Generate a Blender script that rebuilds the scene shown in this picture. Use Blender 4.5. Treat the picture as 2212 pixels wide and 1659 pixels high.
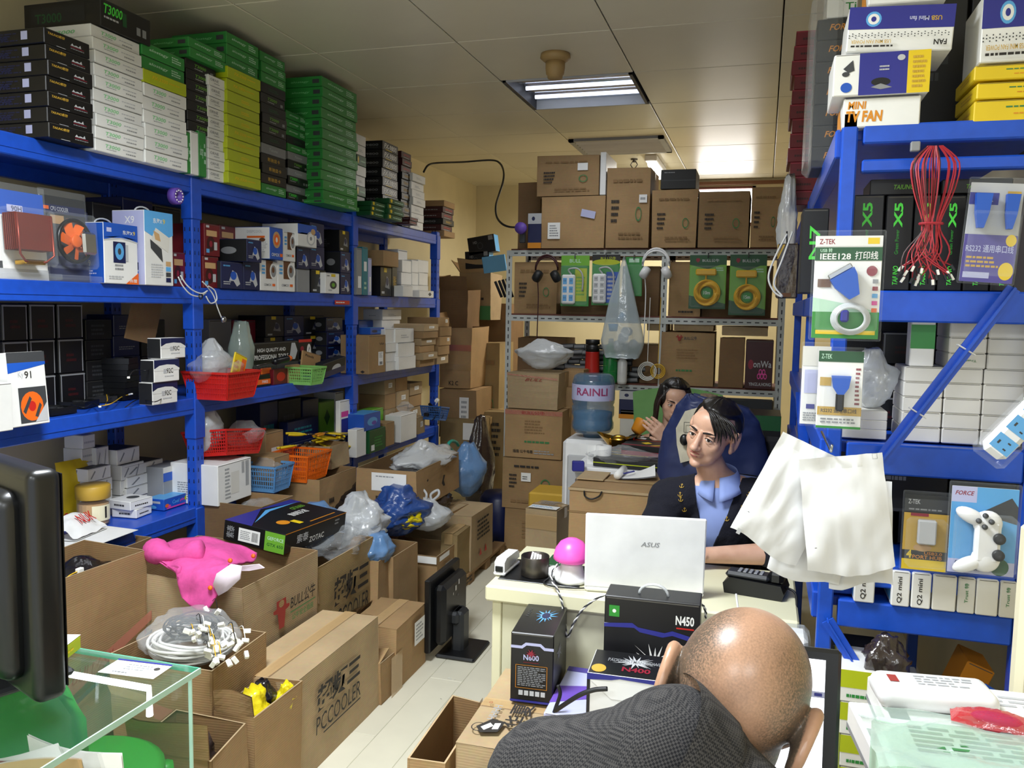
import bpy, bmesh, math, random
import numpy as np
from mathutils import Vector, Matrix, Euler, noise

for o in list(bpy.data.objects):
    bpy.data.objects.remove(o)
SC = bpy.context.scene
C = SC.collection
RND = random.Random(7)
PI = math.pi

# ------------------------------------------------------------------ camera
FOC, CX, CY = 1800.0, 1106.0, 829.5          # focal length and centre in pixels of the 2212x1659 frame
YAW, PIT, ROLL = math.radians(16.7), math.radians(5.14), math.radians(1.0)
EYE = Vector((0, 0, 1.6))
FW = Vector((-math.sin(YAW)*math.cos(PIT), math.cos(YAW)*math.cos(PIT), -math.sin(PIT)))
_r = Vector((math.cos(YAW), math.sin(YAW), 0)); _u = _r.cross(FW)
RT = math.cos(ROLL)*_r + math.sin(ROLL)*_u
UP = math.cos(ROLL)*_u - math.sin(ROLL)*_r
cam = bpy.data.objects.new('camera', bpy.data.cameras.new('camera')); C.objects.link(cam)
cam.data.sensor_width = 36.0; cam.data.lens = 36.0*FOC/2212.0
cam.data.clip_start = 0.05; cam.data.clip_end = 60
mw = Matrix((RT, UP, -FW)).transposed().to_4x4(); mw.translation = EYE
cam.matrix_world = mw
SC.camera = cam

# ------------------------------------------------------------------ world, lights, exposure
w = bpy.data.worlds.new('world'); SC.world = w; w.use_nodes = True
w.node_tree.nodes['Background'].inputs[0].default_value = (0.9, 0.95, 1.0, 1)
w.node_tree.nodes['Background'].inputs[1].default_value = 1.1
SC.view_settings.view_transform = 'Standard'
SC.view_settings.look = 'None'
SC.view_settings.exposure = 0.2
SC.view_settings.gamma = 1.0
SC.view_settings.use_curve_mapping = False
CEIL = 2.9
def area(name, loc, sx, sy, watt, col=(1, 0.98, 0.95), rot=(0, 0, 0), spread=150):
    l = bpy.data.lights.new(name, 'AREA'); l.shape = 'RECTANGLE'; l.size = sx; l.size_y = sy
    l.energy = watt; l.color = col; l.spread = math.radians(spread)
    o = bpy.data.objects.new(name, l); C.objects.link(o); o.location = loc; o.rotation_euler = rot
    return o
# recessed fluorescent fixtures of the shop ceiling (module 0.765 x 0.715); those over and behind the camera are lit
LIT = [(-1.12, 1.45), (-1.12, -1.4), (.42, -1.4)]
for (lx, ly), pw in zip(LIT, (78, 50, 40)):
    area('ceiling_lamp_light', (lx, ly, CEIL-.012), .66, .6, pw, (.90, .95, 1.0), spread=158)
area('far_lamp_light', (-.96, 7.45, CEIL-.12), .1, .6, 36, (1, .96, .88), spread=175)
area('mid_lamp_light', (-1.12, 5.02, CEIL+.012), .66, .6, 6, (.93, .96, 1.0), spread=150)

# ------------------------------------------------------------------ helpers
def PX(x, y, X=None, Y=None, Z=None):
    """the point of the plane X=, Y= or Z= that shows at photo pixel (x, y)"""
    r = FW + RT*((x-CX)/FOC) - UP*((y-CY)/FOC)
    t = (X-EYE.x)/r.x if X is not None else (Y-EYE.y)/r.y if Y is not None else (Z-EYE.z)/r.z
    return EYE + r*t
def V(*a): return Vector(a)
def lin(h):
    h = h.lstrip('#'); c = [int(h[i:i+2], 16)/255 for i in (0, 2, 4)]
    return tuple(((x+0.055)/1.055)**2.4 if x > 0.04045 else x/12.92 for x in c)+(1,)

MATS = {}
def nmat(name):
    m = bpy.data.materials.new(name); m.use_nodes = True
    nt = m.node_tree; return m, nt, nt.nodes['Principled BSDF']
def pmat(key, hexc, rough=0.5, metal=0.0, var=0.10, scale=9.0, bump=0.0, coat=0.0, emit=0.0, alpha=1.0, trans=0.0, rand=0.06, spec=0.5):
    m, nt, b = nmat(key); N = nt.nodes; L = nt.links
    tc = N.new('ShaderNodeTexCoord'); nz = N.new('ShaderNodeTexNoise'); nz.inputs['Scale'].default_value = scale
    nz.inputs['Detail'].default_value = 4; L.new(tc.outputs['Object'], nz.inputs['Vector'])
    oi = N.new('ShaderNodeObjectInfo')
    mr = N.new('ShaderNodeMapRange'); mr.inputs[3].default_value = 1-var; mr.inputs[4].default_value = 1+var
    mr.inputs[1].default_value = .25; mr.inputs[2].default_value = .75
    L.new(nz.outputs['Fac'], mr.inputs[0])
    mr2 = N.new('ShaderNodeMapRange'); mr2.inputs[3].default_value = 1-rand; mr2.inputs[4].default_value = 1+rand
    L.new(oi.outputs['Random'], mr2.inputs[0])
    mu = N.new('ShaderNodeMath'); mu.operation = 'MULTIPLY'; L.new(mr.outputs[0], mu.inputs[0]); L.new(mr2.outputs[0], mu.inputs[1])
    vm = N.new('ShaderNodeVectorMath'); vm.operation = 'SCALE'; vm.inputs[0].default_value = lin(hexc)[:3]
    L.new(mu.outputs[0], vm.inputs['Scale']); L.new(vm.outputs[0], b.inputs['Base Color'])
    b.inputs['Roughness'].default_value = rough; b.inputs['Metallic'].default_value = metal
    b.inputs['Coat Weight'].default_value = coat; b.inputs['Specular IOR Level'].default_value = spec
    if emit: b.inputs['Emission Color'].default_value = lin(hexc); b.inputs['Emission Strength'].default_value = emit
    if alpha < 1: b.inputs['Alpha'].default_value = alpha
    if trans: b.inputs['Transmission Weight'].default_value = trans
    if bump:
        bp = N.new('ShaderNodeBump'); bp.inputs['Strength'].default_value = bump; bp.inputs['Distance'].default_value = .004
        L.new(nz.outputs['Fac'], bp.inputs['Height']); L.new(bp.outputs[0], b.inputs['Normal'])
    MATS[key] = m; return m
def M(k): return MATS[k] if isinstance(k, str) else k

class MB:
    """collects geometry; build() links it as one mesh object"""
    def __init__(s): s.v = []; s.f = []; s.m = []; s.mats = []
    def mi(s, mat):
        if mat not in s.mats: s.mats.append(mat)
        return s.mats.index(mat)
    def add(s, vs, fs, mat=None, T=None):
        n = len(s.v); k = s.mi(mat)
        for p in vs:
            p = Vector(p); s.v.append(T @ p if T else p)
        for f in fs: s.f.append([i+n for i in f]); s.m.append(k)
        return s
    def box(s, x0, x1, y0, y1, z0, z1, mat=None, T=None):
        return s.add([(x, y, z) for z in (z0, z1) for y in (y0, y1) for x in (x0, x1)],
                     [(0, 2, 3, 1), (4, 5, 7, 6), (0, 1, 5, 4), (2, 6, 7, 3), (0, 4, 6, 2), (1, 3, 7, 5)], mat, T)
    def cbox(s, x0, x1, y0, y1, z0, z1, b, mat=None, T=None, fm=None):
        """chamfered box; fm: materials of the faces -x +x -y +y -z +z"""
        lo = (x0, y0, z0); hi = (x1, y1, z1); b = min(b, (x1-x0)*.45, (y1-y0)*.45, (z1-z0)*.45)
        vs = []; idx = {}
        for a in range(3):
            for c in range(8):
                sg = [(c >> k) & 1 for k in range(3)]
                p = [(hi[k] if sg[k] else lo[k]) if k == a else ((hi[k]-b) if sg[k] else (lo[k]+b)) for k in range(3)]
                idx[a, c] = len(vs); vs.append(p)
        def q(ids, nrm, m):
            ps = [Vector(vs[i]) for i in ids]
            if (ps[1]-ps[0]).cross(ps[2]-ps[0]).dot(Vector(nrm)) < 0: ids = ids[::-1]
            s.add([vs[i] for i in ids], [tuple(range(len(ids)))], m, T)
        for a in range(3):
            o = [k for k in range(3) if k != a]
            for sd in (0, 1):
                cs = [sum(((sd if k == a else (u if k == o[0] else w_)) << k) for k in range(3)) for u, w_ in ((0, 0), (1, 0), (1, 1), (0, 1))]
                n = [0, 0, 0]; n[a] = 1 if sd else -1
                q([idx[a, c] for c in cs], n, (fm[a*2+sd] if fm else mat) or mat)
        for a in range(3):
            o = [k for k in range(3) if k != a]
            for u in (0, 1):
                for w_ in (0, 1):
                    c0 = (u << o[0])+(w_ << o[1]); c1 = c0+(1 << a)
                    n = [0, 0, 0]; n[o[0]] = 1 if u else -1; n[o[1]] = 1 if w_ else -1
                    q([idx[o[0], c0], idx[o[0], c1], idx[o[1], c1], idx[o[1], c0]], n, mat)
        for c in range(8):
            n = [1 if (c >> k) & 1 else -1 for k in range(3)]
            q([idx[a, c] for a in range(3)], n, mat)
        return s
    def bar(s, p, q, wd, th, mat=None, up=(0, 0, 1)):
        """rectangular bar from p to q"""
        p = Vector(p); q = Vector(q); d = (q-p); L = d.length; d.normalize(); up = Vector(up)
        sx = d.cross(up)
        if sx.length < 1e-4: sx = d.cross(Vector((1, 0, 0)))
        sx.normalize(); sz = sx.cross(d)
        T = Matrix((sx, d, sz)).transposed().to_4x4(); T.translation = p
        return s.box(-wd/2, wd/2, 0, L, -th/2, th/2, mat, T)
    def tube(s, pts, r, n=6, mat=None, closed=False, cap=True):
        pts = [Vector(p) for p in pts]; m = len(pts); rings = []
        up = Vector((0, 0, 1)); prev = None
        for i, p in enumerate(pts):
            a = pts[(i-1) % m] if (i or closed) else p
            c = pts[(i+1) % m] if (i < m-1 or closed) else p
            t = (c-a).normalized() if (c-a).length > 1e-9 else Vector((0, 1, 0))
            if prev is None:
                sx = t.cross(up)
                if sx.length < .05: sx = t.cross(Vector((1, 0, 0)))
            else: sx = prev-t*prev.dot(t)
            if sx.length < 1e-6: sx = t.orthogonal()
            sx.normalize(); prev = sx; sy = t.cross(sx)
            rr = r[i] if isinstance(r, (list, tuple)) else r
            rings.append([p+(sx*math.cos(k*2*PI/n)+sy*math.sin(k*2*PI/n))*rr for k in range(n)])
        return s.rings(rings, mat, closed, cap)
    def rings(s, rings, mat=None, closed=False, cap=True, flip=False):
        n = len(rings[0]); m = len(rings); vs = [p for r in rings for p in r]; fs = []
        for i in range(m if closed else m-1):
            j = (i+1) % m
            for k in range(n):
                l = (k+1) % n; f = (i*n+k, i*n+l, j*n+l, j*n+k); fs.append(f[::-1] if flip else f)
        if cap and not closed: fs += [tuple(range(n))[::-1], tuple(range((m-1)*n, m*n))]
        return s.add(vs, fs, mat)
    def lathe(s, prof, n=20, mat=None, T=None, cap=True, sx=1, sy=1):
        vs = [(r*sx*math.cos(k*2*PI/n), r*sy*math.sin(k*2*PI/n), z) for r, z in prof for k in range(n)]
        fs = [(i*n+k, i*n+(k+1) % n, (i+1)*n+(k+1) % n, (i+1)*n+k) for i in range(len(prof)-1) for k in range(n)]
        if cap: fs += [tuple(range(n))[::-1], tuple(range((len(prof)-1)*n, len(prof)*n))]
        return s.add(vs, fs, mat, T)
    def ball(s, c, rx, ry=None, rz=None, mat=None, n=14, T=None):
        ry = ry or rx; rz = rz or rx; m = n//2
        vs = []; fs = []
        for i in range(m+1):
            a = PI*i/m
            for k in range(n):
                b = 2*PI*k/n; vs.append((c[0]+rx*math.sin(a)*math.cos(b), c[1]+ry*math.sin(a)*math.sin(b), c[2]-rz*math.cos(a)))
        for i in range(m):
            for k in range(n): fs.append((i*n+k, i*n+(k+1) % n, (i+1)*n+(k+1) % n, (i+1)*n+k))
        return s.add(vs, fs, mat, T)
    def prism(s, pts, y0, y1, mat=None, T=None):
        """2D outline in x,z extruded along y"""
        n = len(pts); vs = [(x, y0, z) for x, z in pts]+[(x, y1, z) for x, z in pts]
        fs = [tuple(range(n)), tuple(range(2*n-1, n-1, -1))]+[(i, i+n, (i+1) % n+n, (i+1) % n) for i in range(n)]
        return s.add(vs, fs, mat, T)
    def grid(s, fn, nu, nv, mat=None, T=None, flip=False):
        vs = [fn(i/nu, j/nv) for j in range(nv+1) for i in range(nu+1)]; fs = []
        for j in range(nv):
            for i in range(nu):
                a = j*(nu+1)+i; f = (a, a+1, a+nu+2, a+nu+1); fs.append(f[::-1] if flip else f)
        return s.add(vs, fs, mat, T)
    def mesh(s, name, smooth=False):
        me = bpy.data.meshes.new(name); me.from_pydata([tuple(p) for p in s.v], [], s.f)
        for m in s.mats: me.materials.append(M(m) if m else None)
        if len(s.mats) > 1: me.polygons.foreach_set('material_index', s.m)
        if smooth: me.polygons.foreach_set('use_smooth', [True]*len(me.polygons))
        me.update(); return me
    def build(s, name, parent=None, smooth=False, loc=None, rot=None):
        return link(name, s.mesh(name, smooth), parent, loc, rot)
def link(name, me, parent=None, loc=None, rot=None):
    o = bpy.data.objects.new(name, me); C.objects.link(o)
    if parent: o.parent = parent
    if loc is not None: o.location = loc
    if rot is not None: o.rotation_euler = rot if not isinstance(rot, (int, float)) else (0, 0, rot)
    return o
def fixn(o):
    """consistent outward normals"""
    bm = bmesh.new(); bm.from_mesh(o.data); bmesh.ops.recalc_face_normals(bm, faces=bm.faces); bm.to_mesh(o.data); bm.free(); return o
def tag(o, label, cat, group=None, kind=None):
    o['label'] = label; o['category'] = cat
    if group: o['group'] = group
    if kind: o['kind'] = kind
    return o
def thing(name, label, cat, loc=(0, 0, 0), rot=0, group=None):
    o = bpy.data.objects.new(name, None); C.objects.link(o); o.location = loc; o.empty_display_size = .05
    o.rotation_euler = rot if not isinstance(rot, (int, float)) else (0, 0, rot)
    return tag(o, label, cat, group)
def struct(o): o['kind'] = 'structure'; return o
ORD = ['bottom', 'second', 'third', 'fourth', 'fifth', 'sixth', 'seventh', 'eighth', 'ninth', 'tenth', 'eleventh', 'twelfth', 'thirteenth', 'fourteenth', 'fifteenth', 'sixteenth']
def nth(i, n):
    return 'bottom box' if i == 0 else 'topmost box' if i == n-1 else ORD[i]+' box up'

# ---- text as flat mesh pieces
TXT = {}
def textgeo(s, bold=0.0, shear=0.0):
    k = (s, bold, shear)
    if k not in TXT:
        cu = bpy.data.curves.new('t', 'FONT'); cu.body = s; cu.resolution_u = 2; cu.offset = bold; cu.shear = shear
        ob = bpy.data.objects.new('t', cu); me = ob.to_mesh()
        vs = np.array([v.co[:2] for v in me.vertices]) if len(me.vertices) else np.zeros((3, 2))
        fs = [tuple(p.vertices) for p in me.polygons]
        ob.to_mesh_clear(); bpy.data.objects.remove(ob); bpy.data.curves.remove(cu)
        lo = vs.min(0); hi = vs.max(0); TXT[k] = ((vs-lo)/np.maximum(hi-lo, 1e-6), fs, (hi-lo))
    return TXT[k]
def put(mb, F, ops, w, h, eps=.0006):
    """printing on a face: F maps (u, v, n) in metres to 3D"""
    n = 0
    for op in ops:
        k = op[0]; n += 1; e = eps+n*.00012
        if k == 't':                                    # ('t', text, u0, v0, u1, v1, mat, rot, bold, shear)
            _, s, u0, v0, u1, v1, mat = op[:7]; rot = op[7] if len(op) > 7 else 0
            vs, fs, _sz = textgeo(s, op[8] if len(op) > 8 else .012, op[9] if len(op) > 9 else 0)
            out = []
            for a, b in vs:
                if rot == 90: a, b = 1-b, a
                elif rot == 180: a, b = 1-a, 1-b
                elif rot == 270: a, b = b, 1-a
                out.append(F((u0+(u1-u0)*a)*w, (v0+(v1-v0)*b)*h, e))
            mb.add(out, fs, mat)
        elif k == 'p':                                  # filled panel
            _, u0, v0, u1, v1, mat = op[:6]
            mb.add([F(u*w, v*h, e) for u, v in ((u0, v0), (u1, v0), (u1, v1), (u0, v1))], [(0, 1, 2, 3)], mat)
        elif k == 'q':                                  # polygon
            mb.add([F(u*w, v*h, e) for u, v in op[1]], [tuple(range(len(op[1])))], op[2])
        elif k == 'o':                                  # ellipse
            _, u, v, ru, rv, mat = op[:6]
            mb.add([F((u+ru*math.cos(i*PI/9))*w, (v+rv*math.sin(i*PI/9))*h, e) for i in range(18)], [tuple(range(18))], mat)
        elif k == 'r':                                  # ring
            _, u, v, ru, rv, tk, mat = op[:7]
            vs = [F((u+ru*s_*math.cos(i*PI/10))*w, (v+rv*s_*math.sin(i*PI/10))*h, e) for s_ in (1, tk) for i in range(20)]
            mb.add(vs, [(i, (i+1) % 20, 20+(i+1) % 20, 20+i) for i in range(20)], mat)
        elif k == 'g':                                  # rows of fine print
            _, u0, v0, u1, v1, rows, mat = op[:7]; rr = random.Random(int(u0*999+v1*777+rows))
            dv = (v1-v0)/rows
            for i in range(rows):
                u = u0; end = u1-(u1-u0)*rr.random()*.35
                while u < end:
                    ln = (u1-u0)*rr.uniform(.06, .2); b = min(u+ln, u1); v = v1-(i+.75)*dv
                    mb.add([F(x*w, y*h, e) for x, y in ((u, v), (b, v), (b, v+dv*.5), (u, v+dv*.5))], [(0, 1, 2, 3)], mat); u = b+(u1-u0)*.03
        elif k == 'b':                                  # barcode
            _, u0, v0, u1, v1, mat = op[:6]; rr = random.Random(int(u0*997+v0*331)); u = u0
            while u < u1:
                b = min(u1, u+(u1-u0)*rr.choice((.02, .03, .05)))
                mb.add([F(x*w, y*h, e) for x, y in ((u, v0), (b, v0), (b, v1), (u, v1))], [(0, 1, 2, 3)], mat); u = b+(u1-u0)*rr.choice((.02, .03, .04))
def faceF(face, w, d, h):
    if face == 'f': return lambda u, v, e: (-w/2+u, -d/2-e, v), w, h
    if face == 'l': return lambda u, v, e: (-w/2-e, d/2-u, v), d, h
    if face == 'r': return lambda u, v, e: (w/2+e, -d/2+u, v), d, h
    if face == 'k': return lambda u, v, e: (w/2-u, d/2+e, v), w, h
    return lambda u, v, e: (-w/2+u, -d/2+v, h+e), w, d
# ---- printed product boxes
STY = {}
PCACHE = {}
def prod(name, label, cat, loc, dims, rot=0, style='white', group=None, tilt=None, bev=None):
    """a printed cardboard box; its origin is the middle of its base, its front faces local -y"""
    st = STY[style]; w, d, h = [max(.008, round(x, 3)) for x in dims]
    key = (style, w, d, h)
    if key not in PCACHE:
        b = bev or min(.0025, h*.08, w*.08)
        mb = MB(); body = st.get('body', 'white'); fm = [st.get(x, body) for x in ('l', 'r', 'f', 'k', 'bot', 't')]
        mb.cbox(-w/2, w/2, -d/2, d/2, 0, h, b, body, fm=fm)
        if st.get('lid', 1) and h > .03 and w > .03:      # tuck flap: a thin tongue over the upper edge with its slit
            z = h+.0004; mb.box(-w/2+b*2, w/2-b*2, -d/2+b*1.2, -d/2+min(d*.2, .03), h-.0006, z, st.get('t', body))
            mb.box(-w/2+b*2, w/2-b*2, -d/2-.0004, -d/2+.0005, h-max(.002, h*.03), h-max(.0012, h*.018), 'seam')
        prs = []
        for face in ('f', 'l', 'r', 't', 'k'):
            ops = st.get('ops_'+face)
            if ops: pr = MB(); F, a, c = faceF(face, w, d, h); put(pr, F, ops, a, c); prs.append(pr.mesh('print'))
        PCACHE[key] = (mb.mesh(name), prs)
    me, pm = PCACHE[key]
    o = link(name, me, None, loc, rot if tilt is None else (tilt[0], tilt[1], rot)); tag(o, label, cat, group)
    for x in pm: link('print', x, o)
    return o
# ------------------------------------------------------------------ materials
for k, h, r in (('white', 'e9e9e6', .45), ('offwhite', 'd9d7cf', .5), ('paper', 'f2f2ef', .6), ('black', '121214', .38), ('soot', '1c1d1f', .5),
                ('green', '2f8a3c', .4), ('dgreen', '17512a', .42), ('lime', 'b5c21a', .4), ('lgreen', '7fd08a', .5), ('ngreen', '53e04a', .5),
                ('grass', '6fae35', .45), ('yellow', 'e8c81e', .42), ('gold', 'c9a23a', .45), ('amber', 'd88a1c', .45), ('red', 'c4261f', .4), ('dred', '6d1620', .42),
                ('maroon', '3d1214', .45), ('orange', 'ee6a1e', .42), ('blue', '1f55b8', .4), ('sky', '5aa6e0', .42), ('navy', '17204e', .4), ('indigo', '2c2f8a', .42),
                ('teal', '1f7d8c', .45), ('grey', '8b8d90', .5), ('lgrey', 'bdbfc2', .5), ('dgrey', '3d3f42', .5), ('seam', '55524c', .8), ('pink', 'e24aa0', .55),
                ('kraft', 'b08a5c', .75), ('ink', '2b2724', .7), ('inkred', '96302a', .7), ('inkgreen', '3f7f4a', .7), ('printgrey', '9a9c9e', .6), ('purple', '4b3f96', .42),
                ('lilac', 'b9bce0', .5), ('cream', 'efe8c8', .5), ('violet', '6a4bb0', .5), ('tan', 'c7a070', .6), ('brown', '6b4428', .6), ('wine', '8e1f33', .45), ('mint', 'bfe3c9', .5)):
    pmat(k, h, r, var=.05)
pmat('rackblue', '1a4fc0', .36, var=.10, scale=30, bump=.15, rand=.03)
pmat('slot', '0b1230', .8)
pmat('rackgrey', 'c3c8c6', .45, var=.08)
pmat('shelfedge', '6e4034', .7)
pmat('ceiling', 'd9d2ba', .32, var=.07, scale=1.6, rand=.05, bump=.03)
pmat('ceilgap', '7d6c48', .8)
pmat('wall', 'dccfa8', .6, var=.10, scale=2.2)
pmat('rearwall', 'd8cba2', .5, var=.10, scale=2)
pmat('steel', 'b9bdc0', .25, 1.0)
pmat('darksteel', '5a5550', .38, .9, var=.2)
pmat('chrome', 'd8dadd', .12, 1.0)
pmat('brass', 'c79a3c', .22, 1.0, var=.1)
pmat('blackplastic', '131416', .32, bump=.02)
pmat('blackgloss', '0c0d0f', .16)
pmat('darkplastic', '26282b', .42)
pmat('whiteplastic', 'ecedee', .28)
pmat('desk', 'e6e2bf', .38, var=.03, scale=3)
pmat('deskfront', 'd9d6b8', .45, var=.03, scale=3)
pmat('copper', '8e3a2a', .35, .6)
pmat('basketred', 'c2231c', .35); pmat('basketorange', 'f0701c', .38); pmat('basketblue', '5e93c6', .4); pmat('basketgreen', '84c267', .4); pmat('basketnavy', '2a5da0', .4)
pmat('rubberred', 'c8202a', .4); pmat('wirered', 'a82a36', .45); pmat('wireblack', '17181a', .5); pmat('wirewhite', 'e4e4e0', .45); pmat('wireyellow', 'd9ad28', .45); pmat('wiregreen', '1fa58e', .45)
pmat('coilyellow', 'e6b422', .4); pmat('connector', 'f4f2ea', .4)
pmat('pinkcloth', 'cc4a90', .9, bump=.3, scale=60); pmat('whitecloth', 'efe0ee', .9)
pmat('lampcap', 'f45fc0', .35, emit=.12); pmat('greenchair', '86bb72', .55); pmat('leafgreen', '2f8f32', .45)
pmat('coat', '232d55', .45, bump=.35, scale=14); pmat('coatlining', 'b5ae9a', .7, var=.2, bump=.4, scale=18); pmat('cap', '6d5a45', .9)
pmat('knit', '11121f', .95, bump=.5, scale=160); pmat('shirt', '8fa3dc', .8); pmat('blackcloth', '121114', .9, bump=.3, scale=60)
pmat('screen', 'f4f6ff', .4, emit=1.6); pmat('windowglow', 'ffffff', .5, emit=6); pmat('tube', 'fffdf5', .5, emit=9)
pmat('tubedim', 'dfe8ff', .5, emit=1.6); pmat('reflector', 'd4dbe6', .22, .85, var=.25, scale=5)
pmat('bottlewater', '5f7f9a', .12, alpha=.62, spec=.6); pmat('bottleband', '9a3a6a', .4)
pmat('greenglass', '2a9a4c', .15, alpha=.7)
pmat('detector', 'a88a58', .55)
def cardboard(key, hexc, dark=.78, stain='8a5a2c'):
    m, nt, b = nmat(key); N = nt.nodes; L = nt.links
    tc = N.new('ShaderNodeTexCoord'); oi = N.new('ShaderNodeObjectInfo')
    ad = N.new('ShaderNodeVectorMath'); ad.operation = 'ADD'; L.new(tc.outputs['Object'], ad.inputs[0])
    sc = N.new('ShaderNodeVectorMath'); sc.operation = 'SCALE'; sc.inputs[0].default_value = (7, 13, 5); L.new(oi.outputs['Random'], sc.inputs['Scale']); L.new(sc.outputs[0], ad.inputs[1])
    n1 = N.new('ShaderNodeTexNoise'); n1.inputs['Scale'].default_value = 4; n1.inputs['Detail'].default_value = 6; L.new(ad.outputs[0], n1.inputs['Vector'])
    n2 = N.new('ShaderNodeTexNoise'); n2.inputs['Scale'].default_value = 60; n2.inputs['Detail'].default_value = 3; L.new(ad.outputs[0], n2.inputs['Vector'])
    wv = N.new('ShaderNodeTexWave'); wv.bands_direction = 'Z'; wv.inputs['Scale'].default_value = 42; wv.inputs['Distortion'].default_value = .6; L.new(ad.outputs[0], wv.inputs['Vector'])
    cr = N.new('ShaderNodeValToRGB'); c = lin(hexc)
    cr.color_ramp.elements[0].color = tuple(x*dark for x in c[:3])+(1,); cr.color_ramp.elements[0].position = .28
    cr.color_ramp.elements[1].color = c; cr.color_ramp.elements[1].position = .66
    L.new(n1.outputs['Fac'], cr.inputs[0])
    mx = N.new('ShaderNodeMix'); mx.data_type = 'RGBA'; mx.blend_type = 'MULTIPLY'; mx.inputs[0].default_value = .18
    L.new(cr.outputs[0], mx.inputs[6]); L.new(n2.outputs['Color'], mx.inputs[7])
    hs = N.new('ShaderNodeHueSaturation'); mr = N.new('ShaderNodeMapRange'); mr.inputs[3].default_value = .86; mr.inputs[4].default_value = 1.1
    L.new(oi.outputs['Random'], mr.inputs[0]); L.new(mr.outputs[0], hs.inputs['Value']); L.new(mx.outputs[2], hs.inputs['Color'])
    L.new(hs.outputs[0], b.inputs['Base Color']); b.inputs['Roughness'].default_value = .72; b.inputs['Specular IOR Level'].default_value = .25
    bp = N.new('ShaderNodeBump'); bp.inputs['Strength'].default_value = .12; bp.inputs['Distance'].default_value = .002
    L.new(wv.outputs['Fac'], bp.inputs['Height']); L.new(bp.outputs[0], b.inputs['Normal'])
    MATS[key] = m
cardboard('card', 'b39268'); cardboard('cardpale', 'bfa681'); cardboard('carddark', '86694a'); cardboard('cardin', '9a7a54'); cardboard('cardolive', 'a58d62')
def film(key, hexc, alpha, rough=.12, sc=30, bump=.5, edge=.45):
    """thin clear or milky plastic: part see-through, part glossy"""
    m, nt, b = nmat(key); N = nt.nodes; L = nt.links
    b.inputs['Base Color'].default_value = lin(hexc); b.inputs['Roughness'].default_value = rough; b.inputs['Specular IOR Level'].default_value = .9
    tc = N.new('ShaderNodeTexCoord'); nz = N.new('ShaderNodeTexNoise'); nz.inputs['Scale'].default_value = sc; nz.inputs['Detail'].default_value = 5
    L.new(tc.outputs['Object'], nz.inputs['Vector'])
    bp = N.new('ShaderNodeBump'); bp.inputs['Strength'].default_value = bump; bp.inputs['Distance'].default_value = .01
    L.new(nz.outputs['Fac'], bp.inputs['Height']); L.new(bp.outputs[0], b.inputs['Normal'])
    lw = N.new('ShaderNodeLayerWeight'); lw.inputs[0].default_value = .35; L.new(bp.outputs[0], lw.inputs['Normal'])
    mr = N.new('ShaderNodeMapRange'); mr.inputs[3].default_value = alpha; mr.inputs[4].default_value = min(1, alpha+edge); L.new(lw.outputs['Facing'], mr.inputs[0])
    L.new(mr.outputs[0], b.inputs['Alpha']); MATS[key] = m
film('clearfilm', 'e6ebee', .10, .1, 30, .5, .3); film('milkfilm', 'dfe3e6', .55); film('whitefilm', 'eef0f1', .8, .3); film('bluefilm', '6f9bcf', .72, .25); film('navyfilm', '2a4f96', .93, .3)
film('blister', 'dfe6ea', .03, .04, 12, .08, .14); film('blackfilm', '15141a', .9, .18); film('yellowfilm', 'f1dc1c', .95, .3); film('brownfilm', '3a2f2e', .7, .15); film('tape', 'c9a877', .5, .15, 20, .2)
film('palefilm', 'b3c6bc', .42, .12, 16, .6); film('redfilm', 'c03038', .6, .12); film('tapered', 'c8796a', .55, .2, 20, .2); film('clearhang', 'cfdde2', .5, .12, 14, .5)
m, nt, b = nmat('glass'); b.inputs['Base Color'].default_value = (.05, .16, .10, 1); b.inputs['Roughness'].default_value = .02; b.inputs['Alpha'].default_value = .12; b.inputs['Specular IOR Level'].default_value = .9; MATS['glass'] = m
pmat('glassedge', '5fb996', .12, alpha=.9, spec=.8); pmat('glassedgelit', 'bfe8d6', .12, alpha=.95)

# ------------------------------------------------------------------ the room shell
pmat('plankend', 'bdb8a2', .7)
mb = MB(); mb.box(-3.0, 2.2, -2.6, 8.6, -.06, -.004, 'plankend'); fl = struct(mb.build('floor'))
pmat('plank', 'dcd8c4', .42, var=.05, scale=5, rand=.04)
pk = MB(); pk.cbox(-.0745, .0745, 0, .898, -.004, .0, .0015, 'plank'); pkm = pk.mesh('plank')
for i in range(14):
    x = -2.0+i*.15
    for j in range(7):
        y = 1.5+j*.9-(i*.37 % .9)
        link('plank', pkm, fl, (x, y, 0))
mb = MB(); mb.box(-3.0, 2.2, -2.6, 1.5, -.004, -.0005, 'plank'); mb.box(-3.0, -2.08, 1.5, 8.6, -.004, -.0005, 'plank'); mb.box(.03, 2.2, 1.5, 8.6, -.004, -.0005, 'plank'); mb.box(-2.08, .03, 6.95, 8.6, -.0045, -.002, 'plank'); mb.build('plank_field', fl)
def wall(n, *a, m='wall'): mb = MB(); mb.box(*a, m); return struct(mb.build(n))
wl = wall('wall_left', -3.08, -3.0, -2.6, 8.6, 0, CEIL+.1)
wr = wall('wall_right', .74, .82, 1.95, 8.6, 0, CEIL+.1); mb = MB(); mb.box(.82, 2.28, 1.95, 2.03, 0, CEIL+.1, 'wall'); mb.build('return_wall', wr); mb = MB(); mb.box(2.2, 2.28, -2.6, 1.95, 0, CEIL+.1, 'wall'); mb.build('front_wall', wr)   # side behind the camera left out, an added opening for the world fill
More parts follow.
